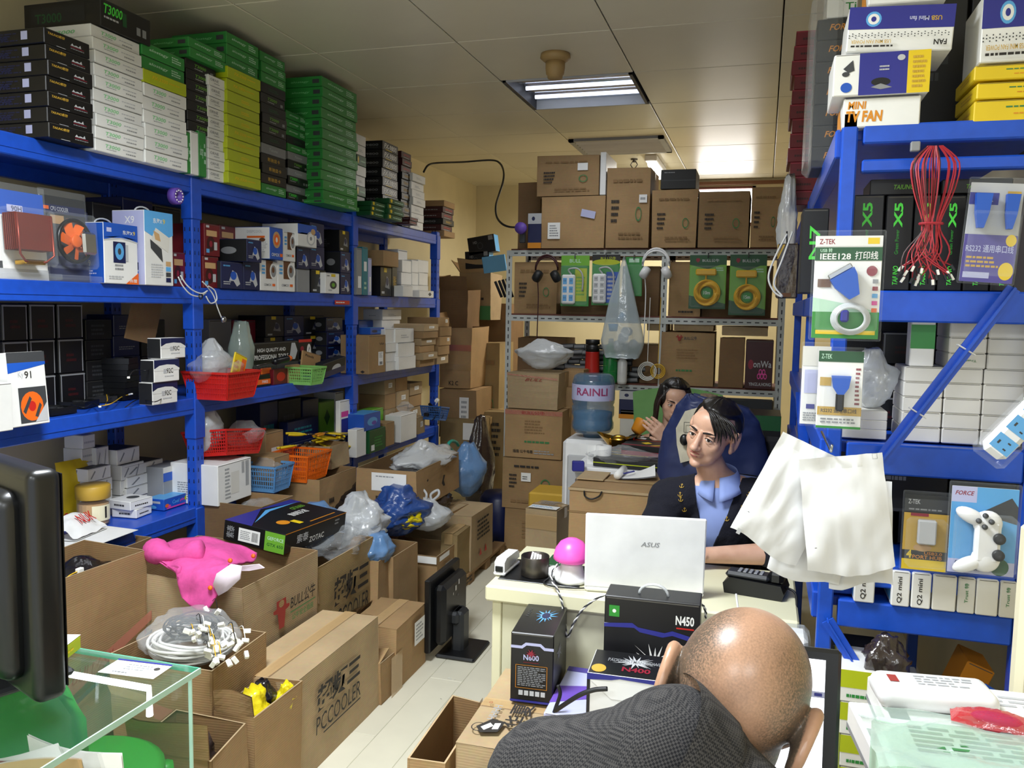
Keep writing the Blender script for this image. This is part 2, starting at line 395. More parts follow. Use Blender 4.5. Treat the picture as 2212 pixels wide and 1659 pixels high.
# back wall with a clerestory window just under the ceiling
mb = MB(); W0, W1 = -.72, -.13
mb.box(-3.0, W0, 8.55, 8.63, 0, CEIL+.1, 'rearwall'); mb.box(W1, 2.2, 8.55, 8.63, 0, CEIL+.1, 'rearwall')
mb.box(W0, W1, 8.55, 8.63, 0, 2.45, 'rearwall'); mb.box(W0, W1, 8.55, 8.63, 2.83, CEIL+.1, 'rearwall'); struct(mb.build('wall_back'))
wn = MB(); wn.box(W0, W1, 8.60, 8.61, 2.45, 2.83, 'windowglow'); wo = struct(wn.build('window_1'))
fr = MB()
for a in ((W0, W0+.03, 2.45, 2.83), (W1-.03, W1, 2.45, 2.83), (W0, W1, 2.45, 2.48), (W0, W1, 2.81, 2.83)): fr.box(a[0], a[1], 8.54, 8.60, a[2], a[3], 'shelfedge')
fr.build('window_frame', wo)
tr = MB(); tr.box(-.75, 2.2, 8.5, 8.55, 2.845, 2.875, 'brown'); struct(tr.build('trim_1'))
# ceiling: metal panels with joints, light openings left out
mb = MB(); mb.box(-3.0, 2.2, -2.6, 8.6, CEIL+.10, CEIL+.14, 'ceilgap'); ce = struct(mb.build('ceiling'))
PW, PL = .765, .715
xs = [-.74+PW*k for k in range(-4, 5)]; ys = [3.96+PL*k for k in range(-10, 8)]
holes = {(1, 0): 0}
pn = MB(); pn.cbox(.003, PW-.003, .003, PL-.003, 0, .02, .003, 'ceiling'); pnm = pn.mesh('ceiling_panel')
def is_lit(x, y): return any(abs(x+PW/2-a) < .2 and abs(y+PL/2-b_) < .25 for a, b_ in LIT)
LITC = []
for x in xs:
    for y in ys:
        if x < -3.2+.0 and x+PW < -2.99: continue
        if abs(x+1.505) < .02 and abs(y-4.675) < .02: continue
        if is_lit(x, y): LITC.append((x, y)); continue
        link('ceiling_panel', pnm, ce, (x, y, CEIL))
def fixture(x, y, label, lit):
    t = thing('ceiling_light_fixture', label, 'ceiling light', (x+PW/2, y+PL/2, CEIL))
    a, b_ = PW/2-.012, PL/2-.012; f = MB()
    for s in (-1, 1):
        f.box(min(s*a, s*(a-.018)), max(s*a, s*(a-.018)), -b_, b_, -.004, .09, 'dgrey'); f.box(-a, a, min(s*b_, s*(b_-.014)), max(s*b_, s*(b_-.014)), -.004, .09, 'lgrey')
    f.build('frame', t)
    r = MB(); n = 24
    r.grid(lambda u, v: (-a+.02+(2*a-.04)*u, -b_+.015+(2*b_-.03)*v, .085-.035*abs(math.cos(v*3*PI))), 2, n, 'reflector'); r.build('reflector', t, True)
    for k in (-1, 0, 1):
        q = MB(); q.tube([(-a+.04, k*b_*.62, .045), (a-.04, k*b_*.62, .045)], .012, 10, 'tubedim' if lit else 'lgrey'); q.build('tube', t, True)
    return t
fixture(-1.505, 4.675, 'square mirrored ceiling light panel set above the aisle', True)
for x, y in LITC:
    fixture(x, y, 'recessed fluorescent ceiling light over the shop front', False)['group'] = 'shop front ceiling lights'
# far lamp behind the rear rack, a strip light
t = thing('strip_light', 'bright strip lamp on the far ceiling behind the cartons', 'lamp', (-.96, 7.45, CEIL))
b1 = MB(); b1.cbox(-.05, .05, -.35, .35, -.05, 0, .006, 'white'); b1.build('housing', t)
b1 = MB(); b1.tube([(0, -.33, -.075), (0, .33, -.075)], .028, 10, 'tube'); b1.build('tube', t, True)
# ceiling detector, dark vent and sprinkler
d0 = PX(1200, 117, Z=CEIL)
t = thing('smoke_detector', 'beige round smoke detector hanging from the ceiling panel', 'detector', d0)
b1 = MB(); b1.lathe([(.075, 0), (.078, -.02), (.06, -.035), (.05, -.04)], 24, 'detector'); b1.build('base', t, True)
b1 = MB(); b1.lathe([(.05, -.04), (.05, -.07), (.046, -.1), (.04, -.105), (.038, -.12), (.0, -.12)], 24, 'detector'); b1.build('head', t, True)
t = thing('air_vent', 'grey louvred air vent in the ceiling beyond the light', 'vent', (-1.13, 6.65, CEIL))
b1 = MB()
for s in (-1, 1): b1.box(s*.34-.02, s*.34+.02, -.3, .3, -.02, 0, 'grey'); b1.box(-.36, .36, s*.28-.02, s*.28+.02, -.02, 0, 'grey')
b1.build('frame', t)
for k in range(6):
    b1 = MB(); b1.bar((-.32, -.22+k*.088, -.012), (.32, -.22+k*.088, -.012), .05, .004, 'lgrey', up=(0, .5, 1)); b1.build('slat', t)
t = thing('sprinkler', 'small brass sprinkler head on the far ceiling', 'sprinkler', PX(1370, 343, Z=CEIL)); b1 = MB()
b1.lathe([(.03, 0), (.03, -.01), (.012, -.012), (.012, -.03)], 12, 'darksteel')
for s in (-1, 1): b1.tube([(s*.012, 0, -.02), (s*.03, 0, -.05), (s*.004, 0, -.09)], .005, 5, 'darksteel')
b1.lathe([(.012, -.09), (.02, -.1)], 12, 'darksteel'); b1.build('head', t)
# black cable looping down from the ceiling to the rear rack
pts = [(915, 372), (925, 357), (945, 352), (1000, 350), (1060, 346), (1080, 353), (1088, 372), (1086, 395), (1078, 420), (1071, 445), (1073, 468), (1084, 483), (1100, 490), (1118, 491)]
ys_ = [6.15, 6.2, 6.3, 6.5, 6.6, 6.55, 6.4, 6.3, 6.2, 6.05, 6.0, 5.9, 5.85, 5.8]
cm = MB(); P = [PX(a, b_, Y=y) for (a, b_), y in zip(pts, ys_)]
def smoothpts(P, n=6):
    out = []
    for i in range(len(P)-1):
        p0 = P[max(0, i-1)]; p1 = P[i]; p2 = P[i+1]; p3 = P[min(len(P)-1, i+2)]
        for k in range(n):
            t_ = k/n; out.append(.5*((2*p1)+(-p0+p2)*t_+(2*p0-5*p1+4*p2-p3)*t_*t_+(-p0+3*p1-3*p2+p3)*t_**3))
    return out+[P[-1]]
cm.tube(smoothpts(P), .008, 6, 'wireblack'); tag(cm.build('ceiling_cable', smooth=True), 'black cable looping from the ceiling down to the purple lens', 'cable')
# ------------------------------------------------------------------ blue boltless racks
LV = [2.165, 1.672, 1.173, .668]
LX = -2.46
PY = [1.70, 3.22, 4.743, 6.13]
def upright(parent, x, y, h, w=.06, d=.05, face=1, slots=True):
    m = MB(); m.cbox(x-d/2, x+d/2, y-w/2, y+w/2, 0, h, .004, 'rackblue'); u = m.build('upright', parent)
    if not slots: return u
    s = MB()                                           # paired keyhole slots down both visible sides
    n = int(h/.052)
    for k in range(n):
        z = .05+k*.052; e = .0007
        for o_ in (-.013, .013):
            xx = x+face*(d/2+e); s.add([(xx, y+o_-.003, z), (xx, y+o_+.003, z), (xx, y+o_+.003*.6, z+.018), (xx, y+o_-.003*.6, z+.018)], [(0, 1, 2, 3)], 'slot')
            yy = y-w/2-e; s.add([(x+o_-.003, yy, z), (x+o_+.003, yy, z), (x+o_+.002, yy, z+.018), (x+o_-.002, yy, z+.018)], [(0, 1, 2, 3)], 'slot')
    s.build('slot_pattern', u)['kind'] = 'stuff'; return u
rk = thing('storage_rack', 'long blue steel storage rack of three bays along the beige wall', 'rack', (0, 0, 0))
for y in PY:
    for x in (LX-.025, -2.93): upright(rk, x, y, 2.19)
for i in range(3):
    y0, y1 = PY[i]+.03, PY[i+1]-.03
    for lv in LV:
        m = MB(); m.cbox(LX-.045, LX-.002, y0, y1, lv-.075, lv, .004, 'rackblue'); m.box(LX-.004, LX+.001, y0, y1, lv-.05, lv-.045, 'rackblue'); m.build('beam', rk)
        m = MB(); m.cbox(-2.95, -2.91, y0, y1, lv-.075, lv-.002, .004, 'rackblue'); m.build('beam', rk)
        m = MB(); m.cbox(-2.92, LX-.04, y0-.03, y1+.03, lv-.022, lv-.003, .003, 'rackblue'); m.build('shelf_board', rk)
for y in PY:
    for lv in LV:
        for x in (LX-.025,):
            m = MB(); m.cbox(x-.03, x+.030, y-.036, y+.036, lv-.19, lv-.005, .004, 'rackblue'); m.build('bracket', rk)
# small printed tag on the middle beam
tg = MB(); p = PX(722, 653, X=LX); q = PX(754, 653, X=LX)
put(tg, lambda u, v, e: (LX+.003+e, p.y+u, p.z-.012+v), [('p', 0, 0, 1, 1, 'red'), ('g', .08, .25, .95, .75, 1, 'white')], q.y-p.y, .024); tg.build('shelf_tag', rk)

# right rack: end frame towards the camera, its long side running away along the aisle
RX0, RX1, RY0 = .15, .62, 2.2
RLV = [2.0, 1.646, 1.262, .965, .865]
rr = thing('storage_rack', 'tall blue rack facing the seated man, hung with blister packs', 'rack', (0, 0, 0))
rightrack = rr
RPY = [2.22, 3.55, 4.9]
for y in RPY:
    for x in (RX0+.03, RX1): upright(rr, x, y, 2.085, .04, .036, -1, False)
for lv, hh in ((2.055, .045), (1.973, .03), (1.66, .075), (1.285, .075), (.985, .06), (.885, .07)):
    m = MB(); m.cbox(RX0+.06, RX1-.02, 2.2, 2.235, lv-hh, lv, .004, 'rackblue'); m.build('end_beam', rr)
    if lv == 1.973: continue
    m = MB(); m.cbox(RX0+.03, RX1, 2.24, 5.2, lv-.03, lv-.004, .003, 'rackblue'); m.build('shelf_board', rr)
    for i in range(2):
        m = MB(); m.cbox(RX0, RX0+.04, RPY[i]+.025, RPY[i+1]-.025, lv-.07, lv, .004, 'rackblue'); m.build('beam', rr)
m = MB(); a, b = PX(2190, 622, Y=2.17), PX(1905, 990, Y=2.17); m.bar(a, b, .006, .036, 'rackblue', up=(0, 1, 0)); m.bar(a, b, .03, .006, 'rackblue', up=(0, 1, 0))
br = m.build('brace', rr)
for f in (.35, .72):
    c = a.lerp(b, f); d_ = (b-a).normalized(); z_ = MB(); n_ = d_.cross(Vector((0, 1, 0)))
    z_.tube([c+n_*.022+V(0, .006, 0), c+n_*.022+V(0, -.008, 0), c-n_*.022+V(0, -.008, 0), c-n_*.022+V(0, .006, 0)], .002, 5, 'wirewhite', closed=True); z_.build('cable_tie', br)
m = MB(); a, b = PX(1788, 1340, Y=2.17), PX(1890, 1505, Y=2.17); m.bar(a, b, .004, .036, 'rackblue', up=(0, 1, 0)); m.bar(a, b, .03, .006, 'rackblue', up=(0, 1, 0)); m.build('brace', rr)
a, b = (RX0-.002, 2.3, .95), (RX0-.002, 3.5, 1.28); m = MB(); m.bar(a, b, .02, .03, 'rackblue', up=(1, 0, 0)); m.build('brace', rr)

# rear grey slotted-angle rack
GY = 5.8; GX = [-1.775, -.665, .11]; GL = [2.02, 1.557, 1.085]
gr = thing('slotted_angle_rack', 'pale grey slotted angle rack across the back of the aisle', 'rack', (0, 0, 0))
def angle(parent, name, p, q, wd=.042):
    m = MB(); p = Vector(p); q = Vector(q); m.bar(p, q, wd, .003, 'rackgrey', up=(0, 1, 0)); b_ = m.build(name, parent)
    s = MB(); d_ = (q-p); L_ = d_.length; d_.normalize(); k = .05; sx = d_.cross(V(0, -1, 0))
    while k < L_-.03:
        c = p+d_*k+V(0, -.0024, 0); s.add([c-d_*.014-sx*.004, c+d_*.014-sx*.004, c+d_*.014+sx*.004, c-d_*.014+sx*.004], [(0, 1, 2, 3)], 'dgrey'); k += .052
    s.build('slot_pattern', b_)['kind'] = 'stuff'; return b_
for x in GX:
    angle(gr, 'post', (x, GY, 0), (x, GY, GL[0]))
    angle(gr, 'post', (x, GY+.5, 0), (x, GY+.5, GL[0]))
for z in GL+[.3]:
    for i in range(2):
        angle(gr, 'rail', (GX[i], GY-.004, z-.02), (GX[i+1], GY-.004, z-.02))
        angle(gr, 'rail', (GX[i], GY+.5, z-.02), (GX[i+1], GY+.5, z-.02))
        m = MB(); m.cbox(GX[i]+.01, GX[i+1]-.01, GY+.005, GY+.49, z-.004, z+.012, .002, 'shelfedge'); m.build('shelf_board', gr)
# ------------------------------------------------------------------ printed box styles
def S(name, body, f=(), l=(), r=(), t=(), k=(), top=None, **mats):
    if top: mats['t'] = top
    STY[name] = dict(body=body, ops_f=list(f), ops_l=list(l), ops_r=list(r), ops_t=list(t), ops_k=list(k), **mats)
t_ = lambda s, u0, v0, u1, v1, m, *a: ('t', s, u0, v0, u1, v1, m)+a
S('tblack', 'black', [t_('TAIUNO影驰', .08, .62, .44, .82, 'gold', 0, .02, .3), ('q', [(.56, .45), (.6, .62), (.63, .5), (.69, .56), (.74, .5), (.78, .66), (.8, .45)], 'lgrey'), ('p', .56, .36, .86, .4, 'wine'), ('g', .56, .22, .86, .32, 1, 'grey'), ('p', .25, .04, .45, .07, 'lgrey')],
  l=[('p', .72, .3, .8, .85, 'lilac'), ('g', .2, .2, .68, .8, 4, 'navy'), t_('TAIUNO', .2, .3, .55, .55, 'navy', 0, .02, .3)])
S('twhite', 'white', [t_('T3000', .2, .42, .5, .72, 'lgreen', 0, .015, .2), ('g', .22, .26, .46, .36, 1, 'printgrey'), ('g', .56, .5, .86, .68, 1, 'lgrey'), ('g', .62, .2, .86, .4, 1, 'printgrey')], l=[t_('T3000', .5, .3, .8, .6, 'lgreen', 0, .015, .2), ('g', .2, .3, .45, .45, 1, 'grey')])
S('tgreen', 'green', [t_('alostagy', .16, .4, .6, .68, 'mint', 0, .01, .2), ('g', .68, .25, .9, .78, 3, 'mint')], l=[t_('alostagy', .4, .35, .75, .6, 'lgreen', 0, .01, .2), ('p', .82, .3, .95, .7, 'dgrey')], top='dgreen')
S('tlime', 'lime', [t_('FX-3300', .2, .4, .55, .68, 'yellow', 0, .015, .2), ('g', .58, .46, .82, .62, 1, 'yellow')], l=[t_('FX-3300', .3, .3, .6, .6, 'yellow')])
S('tlimew', 'lime', [('g', .42, .3, .7, .6, 2, 'yellow')])
S('tblackg', 'black', [t_('T3000', .28, .42, .66, .72, 'grass', 0, .02, .2), ('g', .28, .2, .6, .34, 1, 'lgrey'), ('p', .8, .2, .9, .5, 'grey')], l=[('g', .2, .3, .7, .6, 2, 'dgrey'), ('p', .4, .7, .8, .78, 'dgreen')])
S('tblackt', 'black', [t_('T3000', .06, .5, .42, .86, 'ngreen', 0, .02, .2), ('g', .06, .3, .45, .44, 1, 'lgrey'), ('p', .42, .3, .5, .8, 'dgreen'), ('p', .7, .2, .78, .5, 'grey'), ('p', .82, .2, .9, .5, 'grey')], l=[('p', .1, .2, .8, .8, 'soot'), t_('T3000', .15, .25, .5, .6, 'dgreen')])
S('torne', 'white', [t_('ORNE', .1, .46, .55, .72, 'grey'), ('g', .3, .22, .62, .36, 1, 'printgrey')])
S('tdark', 'soot', [('g', .3, .3, .75, .65, 2, 'dgreen')], l=[('g', .2, .3, .8, .7, 2, 'dgrey')])
S('tgold', 'black', [t_('影驰显卡', .25, .3, .75, .7, 'gold')], l=[t_('9800', .55, .35, .85, .65, 'grey'), ('g', .55, .1, .85, .28, 1, 'dgrey')])
S('tgrey', 'grey', [t_('Taiuno', .3, .35, .65, .65, 'lgrey', 0, .01, .2)])
S('tbars', 'black', [t_('FX-9800', .1, .2, .9, .8, 'white', 0, .03, .2), ('p', .2, .06, .6, .14, 'yellow')], l=[t_('9800', .6, .4, .9, .65, 'grey'), ('g', .6, .15, .9, .32, 1, 'dgrey')])
S('tred', 'maroon', [t_('GEFORCE', .2, .4, .85, .7, 'red', 0, .02, .2), ('g', .2, .1, .8, .28, 1, 'lgrey')], l=[('g', .5, .3, .9, .6, 1, 'grey')])
S('tteal', 'dgreen', [('o', .15, .6, .07, .28, 'yellow'), ('p', .1, .2, .2, .4, 'yellow'), ('g', .35, .3, .9, .6, 1, 'mint')])
S('plainwhite', 'white', [], k=[]); S('plainoff', 'offwhite', [('g', .3, .4, .7, .55, 1, 'lgrey')]); S('smallwhite', 'white', [('g', .3, .3, .7, .6, 2, 'lgrey')], l=[('g', .3, .3, .7, .5, 1, 'lgrey')])
S('kraft', 'card', [('p', .66, .45, .86, .8, 'paper'), ('g', .68, .5, .84, .75, 3, 'ink')]); S('kraftplain', 'card', [])
S('kraftlab', 'cardpale', [('p', .35, .4, .7, .72, 'paper'), ('g', .38, .46, .66, .66, 2, 'printgrey')])
S('coolerX', 'white', [('p', 0, .76, 1, 1, 'blue'), ('q', [(0, .76), (1, .76), (1, .72), (.5, .8), (0, .72)], 'blue'), ('q', [(0, .72), (.25, .755), (.5, .77), (.75, .755), (1, .72), (1, .7), (.5, .75), (0, .7)], 'lgrey'),
  t_('东海X', .55, .83, .85, .9, 'white'), t_('9', .86, .83, .92, .9, 'yellow'), ('p', .08, .85, .22, .92, 'lilac'), ('p', .26, .35, .62, .7, 'navy'), ('o', .44, .54, .13, .14, 'sky'), ('o', .44, .54, .05, .055, 'dgrey'), ('p', .62, .38, .7, .66, 'lgrey'), ('g', .3, .22, .6, .34, 2, 'grey'),
  ('g', .12, .07, .6, .14, 2, 'lgrey'), ('q', [(.6, 0), (1, 0), (1, .2)], 'orange'), t_('热管', .72, .03, .95, .09, 'white')], l=[t_('X9', .45, .28, .62, .38, 'lgrey'), ('g', .3, .14, .8, .22, 2, 'lilac'), ('o', .3, .06, .05, .03, 'lgrey')], top='blue')
STY['coolerX']['l'] = 'blue'
S('coolerB', 'white', [('p', 0, .74, 1, 1, 'sky'), ('q', [(0, .74), (1, .74), (1, .7), (.55, .6), (0, .72)], 'sky'), t_('东海X', .3, .84, .62, .91, 'white'), t_('9', .64, .84, .72, .91, 'yellow'),
  ('q', [(.2, .6), (.38, .78), (.88, .66), (.82, .46), (.58, .52)], 'offwhite'), ('q', [(.18, .62), (.58, .5), (.62, .32), (.2, .5)], 'dgrey'), ('q', [(.3, .74), (.5, .7), (.55, .6), (.36, .62)], 'tan'), ('g', .2, .1, .62, .3, 6, 'lgrey')]
  + [('p', .72, .05+i*.075, .9, .11+i*.075, c) for i, c in enumerate(('navy', 'dgrey', 'sky', 'tan'))], l=[('p', .2, .2, .8, .3, 'navy'), ('p', .2, .1, .8, .18, 'blue'), t_('X9', .4, .82, .7, .92, 'white')])
STY['coolerB']['l'] = 'lilac'
S('fanred', 'dred', [('p', .12, .62, .8, .8, 'tan'), ('o', .4, .38, .26, .24, 'maroon'), ('o', .4, .38, .1, .1, 'wine'), ('p', .1, .1, .3, .22, 'sky'), ('p', .6, .2, .8, .45, 'lgrey'), ('p', .1, .88, .3, .95, 'lgrey')])
S('fannavy', 'navy', [('q', [(.35, .3), (.5, .7), (.7, .6), (.85, .2), (.7, .1), (.55, .3)], 'lgrey'), ('o', .55, .5, .14, .16, 'blue'), ('g', .1, .15, .45, .3, 2, 'lgrey'), ('g', .1, .8, .5, .9, 1, 'sky')], l=[('o', .7, .5, .13, .16, 'grey'), t_('Sports', .1, .7, .35, .85, 'grey'), ('g', .1, .2, .5, .5, 4, 'dgrey')])
STY['fannavy']['l'] = 'soot'
S('fanblack', 'black', [('q', [(.4, .3), (.55, .7), (.72, .6), (.82, .25)], 'grey'), ('o', .6, .5, .12, .14, 'navy'), ('p', .1, .08, .35, .16, 'lgrey'), ('p', .3, .82, .55, .97, 'yellow')], l=[('g', .2, .2, .7, .6, 4, 'dgrey')])
S('fanwb', 'white', [('p', .32, .4, .72, 1, 'brown'), ('o', .78, .66, .24, .28, 'white'), ('o', .76, .66, .16, .2, 'grey'), ('o', .74, .7, .08, .1, 'brown'), ('p', .08, .55, .26, .62, 'sky'), ('p', .08, .66, .26, .73, 'sky'), ('p', .08, .77, .26, .84, 'sky'), t_('CRMOX', .2, .16, .62, .24, 'grey'), ('p', .68, .16, .85, .24, 'orange')])
S('fanblue', 'blue', [('o', .5, .62, .3, .26, 'tan'), ('o', .5, .62, .2, .18, 'orange'), ('o', .5, .62, .08, .08, 'white'), t_('CRMOX', .1, .1, .7, .2, 'white'), ('p', .75, .1, .95, .2, 'orange')], l=[t_('DEEPCOOL', .55, .82, .85, .9, 'lgrey'), ('p', .55, .66, .9, .72, 'orange'), ('o', .85, .6, .06, .06, 'brown'), ('g', .6, .2, .95, .55, 6, 'lgrey')])
STY['fanblue']['l'] = 'white'
S('fanwhite2', 'white', [('p', 0, .62, 1, 1, 'blue'), ('q', [(0, .62), (1, .62), (1, .58), (.5, .72), (0, .55)], 'blue'), ('o', .68, .4, .22, .32, 'lgrey'), ('o', .68, .4, .17, .25, 'white'), ('o', .68, .4, .06, .09, 'grey'), ('o', .8, .72, .12, .14, 'tan')])
S('cpuwhite', 'white', [('o', .55, .42, .25, .2, 'dgrey'), ('o', .55, .42, .12, .1, 'grass'), ('p', .2, .12, .45, .2, 'lgrey'), ('p', .4, .82, .7, .95, 'yellow'), ('g', .1, .8, .36, .92, 1, 'grey')])
S('box92', 'white', [('p', 0, .72, 1, 1, 'navy'), ('q', [(0, .72), (1, .72), (1, .6), (.8, .76), (.5, .82), (.2, .78), (0, .62)], 'navy'), ('q', [(0, .6), (.2, .74), (.5, .78), (.8, .74), (1, .58), (1, .5), (0, .5)], 'white'), ('p', .36, .38, .48, .58, 'lgrey'), t_('92C', .48, .38, .74, .6, 'ink'), ('g', .4, .2, .76, .3, 1, 'lgrey')])
STY['box92']['l'] = 'soot'
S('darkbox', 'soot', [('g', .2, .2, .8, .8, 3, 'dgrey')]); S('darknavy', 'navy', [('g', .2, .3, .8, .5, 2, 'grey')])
S('darkwin', 'black', [('p', .0, .9, 1, 1, 'dgrey'), ('p', 0, 0, .1, 1, 'dgrey'), ('p', .9, 0, 1, 1, 'dgrey'), ('p', .2, .2, .8, .7, 'brown')])
S('binder', 'grey', [('p', .2, .15, .8, .4, 'paper')]); S('binderteal', 'teal', [('p', .25, .5, .75, .7, 'paper'), ('g', .3, .1, .7, .3, 2, 'mint')]); S('binderlight', 'lilac', [('p', .25, .1, .75, .5, 'paper')])
S('bluebox', 'blue', [('o', .3, .5, .2, .2, 'navy'), ('g', .5, .2, .9, .5, 2, 'sky')], top='sky')
S('redbox', 'wine', [('g', .2, .6, .8, .85, 2, 'lgrey')]); S('greybox', 'grey', [])
S('darkframe', 'black', [('p', 0, .93, 1, .97, 'grey'), ('p', .02, .03, .06, .93, 'grey'), ('p', .94, .03, .98, .93, 'grey'), ('g', .3, .3, .7, .6, 2, 'maroon')], l=[('p', .1, .05, .9, .1, 'dgrey')])
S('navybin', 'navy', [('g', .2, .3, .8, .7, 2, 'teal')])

def lgeo(px0, px1, pyt, zb, X, d):
    a = PX(px0, pyt, X=X); b = PX(px1, pyt, X=X); zt = (a.z+b.z)/2
    return (X-d/2, (a.y+b.y)/2, zb), (b.y-a.y, d, zt-zb)
def lb(px0, px1, pyt, zb, style, label, X=-2.45, d=.3, group=None, name='product_box', cat='box', tilt=None, turn=0):
    loc, dims = lgeo(px0, px1, pyt, zb, X, d)
    return prod(name, label, cat, loc, dims, PI/2+turn, style, group, tilt)
def ls(px0, px1, pyt, zb, styles, fmt, X=-2.45, d=.3, group=None, name='product_box', jit=.006):
    """a stack; styles from the bottom up; fmt gets nth box"""
    loc, dims = lgeo(px0, px1, pyt, zb, X, d); n = len(styles); h = dims[2]/n; rr = random.Random(px0*7+n)
    for i, s in enumerate(styles):
        prod(name, fmt[s if isinstance(fmt, dict) else 0:] if False else (fmt[s] if isinstance(fmt, dict) else fmt) % nth(i, n), 'box',
             (loc[0]+rr.uniform(-jit, jit), loc[1]+rr.uniform(-jit, jit)*.7, zb+i*h), (dims[0], d, h-.0008), PI/2+rr.uniform(-.012, .012), s, group)
    return zb+dims[2]
T0 = LV[0]
gt = 'graphics card boxes on top of the blue rack'
ls(97, 194, 78, T0, ['tblack']*7, 'black box with gold print, %s of the stack at the rack end', X=-2.40, d=.36, group=gt)
zt = ls(200, 305, 73, T0, ['twhite']*10, 'white box with pale green print, %s of the tall white stack', X=-2.42, d=.36, group=gt)
lb(217, 324, 20, zt+.001, 'tblackt', 'black box with bright green print lying on the tall white stack', X=-2.41, d=.36, group=gt)
ls(307, 400, 108, T0, ['twhite']*6+['tlime']+['tgreen']*2, {'twhite': 'white box with pale print, %s of the white, lime and green stack', 'tlime': 'lime yellow box between white and green boxes, %s', 'tgreen': 'bright green box above the lime one, %s of that stack'}, X=-2.42, d=.34, group=gt)
z4 = lgeo(399, 443, 284, T0, -2.43, .2)[1][2]+T0
for i, (a, b, s, n) in enumerate(((400, 411, 'tgreen', 'green box standing upright against the white stack'), (411.5, 428, 'plainwhite', 'white box standing upright between two green ones'), (428.5, 445, 'tgreen', 'green box standing upright under the black boxes'))):
    lb(a, b, 284, T0, s, n, X=-2.43, d=.2, group=gt)
z5 = ls(402, 468, 138, z4+.001, ['tblackg']*7, 'black box with dim green print, %s above the upright boxes', X=-2.45, d=.28, group=gt)
ls(408, 487, 98, z5+.001, ['tgreen']*2, 'dark green box on the black boxes under the ceiling, %s', X=-2.43, d=.3, group=gt)
ls(449, 489, 168, T0, ['torne']*10, 'white box with grey print behind the lime stack, %s', X=-2.44, d=.24, group=gt)
z7 = ls(491, 562, 158, T0, ['tlime', 'tlimew', 'tlimew', 'tlime', 'tlime', 'tlimew', 'tlimew', 'tlimew', 'tlime', 'tlime'], 'lime yellow box, %s of the lime stack', X=-2.42, d=.3, group=gt)
ls(489, 558, 84, z7+.001, ['tgreen']*3, 'dark green box on top of the lime stack, %s', X=-2.43, d=.3, group=gt)
ls(564, 617, 122, T0, ['tgreen', 'tgold', 'tgold', 'tgold', 'tgrey', 'tdark', 'tblackg', 'tblackg', 'tdark', 'tblackg', 'tdark', 'tgreen', 'tgreen', 'tgreen'],
   {k: v+', %s right of the lime stack' for k, v in (('tgreen', 'green box'), ('tgold', 'black box with gold print'), ('tgrey', 'silver grey box'), ('tdark', 'charcoal box'), ('tblackg', 'black box with green print'))}, X=-2.45, d=.3, group=gt)
ls(619, 664, 246, T0, ['tblackt', 'tgrey', 'tblackt', 'tgrey', 'tblackg', 'tgrey', 'tgreen', 'tdark', 'tgreen', 'tgreen', 'tgreen'],
   {k: v+', %s of the mixed stack beside the green tower' for k, v in (('tgreen', 'green box'), ('tgrey', 'grey box'), ('tdark', 'charcoal box'), ('tblackg', 'black box'), ('tblackt', 'black green-print box'))}, X=-2.48, d=.3, group=gt, jit=.012)
ls(665, 692, 262, T0, ['tgreen']*9, 'green box with white print, %s of the narrow stack behind the tower', X=-2.52, d=.3, group=gt, jit=.01)
lb(700, 776, 440, T0, 'tgreen', 'green box sticking out at the foot of the green tower', X=-2.35, d=.34, group=gt)
zg = lgeo(700, 776, 440, T0, -2.35, .34)[1][2]+T0
ls(695, 771, 184, zg+.001, ['tgreen']*12, 'green box with white print, %s of the green tower', X=-2.38, d=.32, group=gt)
ls(770, 790, 292, T0, ['tteal', 'plainwhite', 'tteal', 'smallwhite', 'plainwhite', 'tteal', 'smallwhite', 'plainwhite'], {'tteal': 'dark teal box in the slim stack beside the green tower, %s', 'plainwhite': 'plain white box in the slim stack beside the tower, %s', 'smallwhite': 'small white box in the slim stack beside the tower, %s'}, X=-2.47, d=.2, group=gt)
ls(826, 860, 310, T0, ['tbars']*9, 'black box with white bar print, %s of the black stack', X=-2.45, d=.3, group=gt)
ls(868, 889, 330, T0, ['tgold']*8+['tred']*3, {'tgold': 'black box with small gold print, %s near the rack end', 'tred': 'black and red box, %s on the gold print stack'}, X=-2.46, d=.3, group=gt, jit=.01)
ls(890, 917, 378, T0, ['smallwhite']*7, 'white box in the last white stack, %s', X=-2.44, d=.22, group=gt, jit=.01)
ls(802, 832, 437, T0, ['tteal']*3, 'green box with yellow badge, %s of the short front pile', X=-2.36, d=.1, group=gt)
ls(840, 872, 432, T0, ['tteal']*4, 'green box with yellow badge, %s of the front pile near the black stack', X=-2.34, d=.1, group=gt, jit=.012)
ls(885, 902, 470, T0, ['tred']*2, 'small red and black box at the white stack foot, %s', X=-2.33, d=.1, group=gt)
ls(956, 980, 436, T0, ['kraftplain', 'tred', 'tgold', 'tred', 'tred', 'kraftplain'], {'kraftplain': 'brown box in the pile past the last post, %s', 'tred': 'black and red box in the pile past the last post, %s', 'tgold': 'black and gold box in the pile past the last post, %s'}, X=-2.46, d=.42, group=gt, jit=.012)

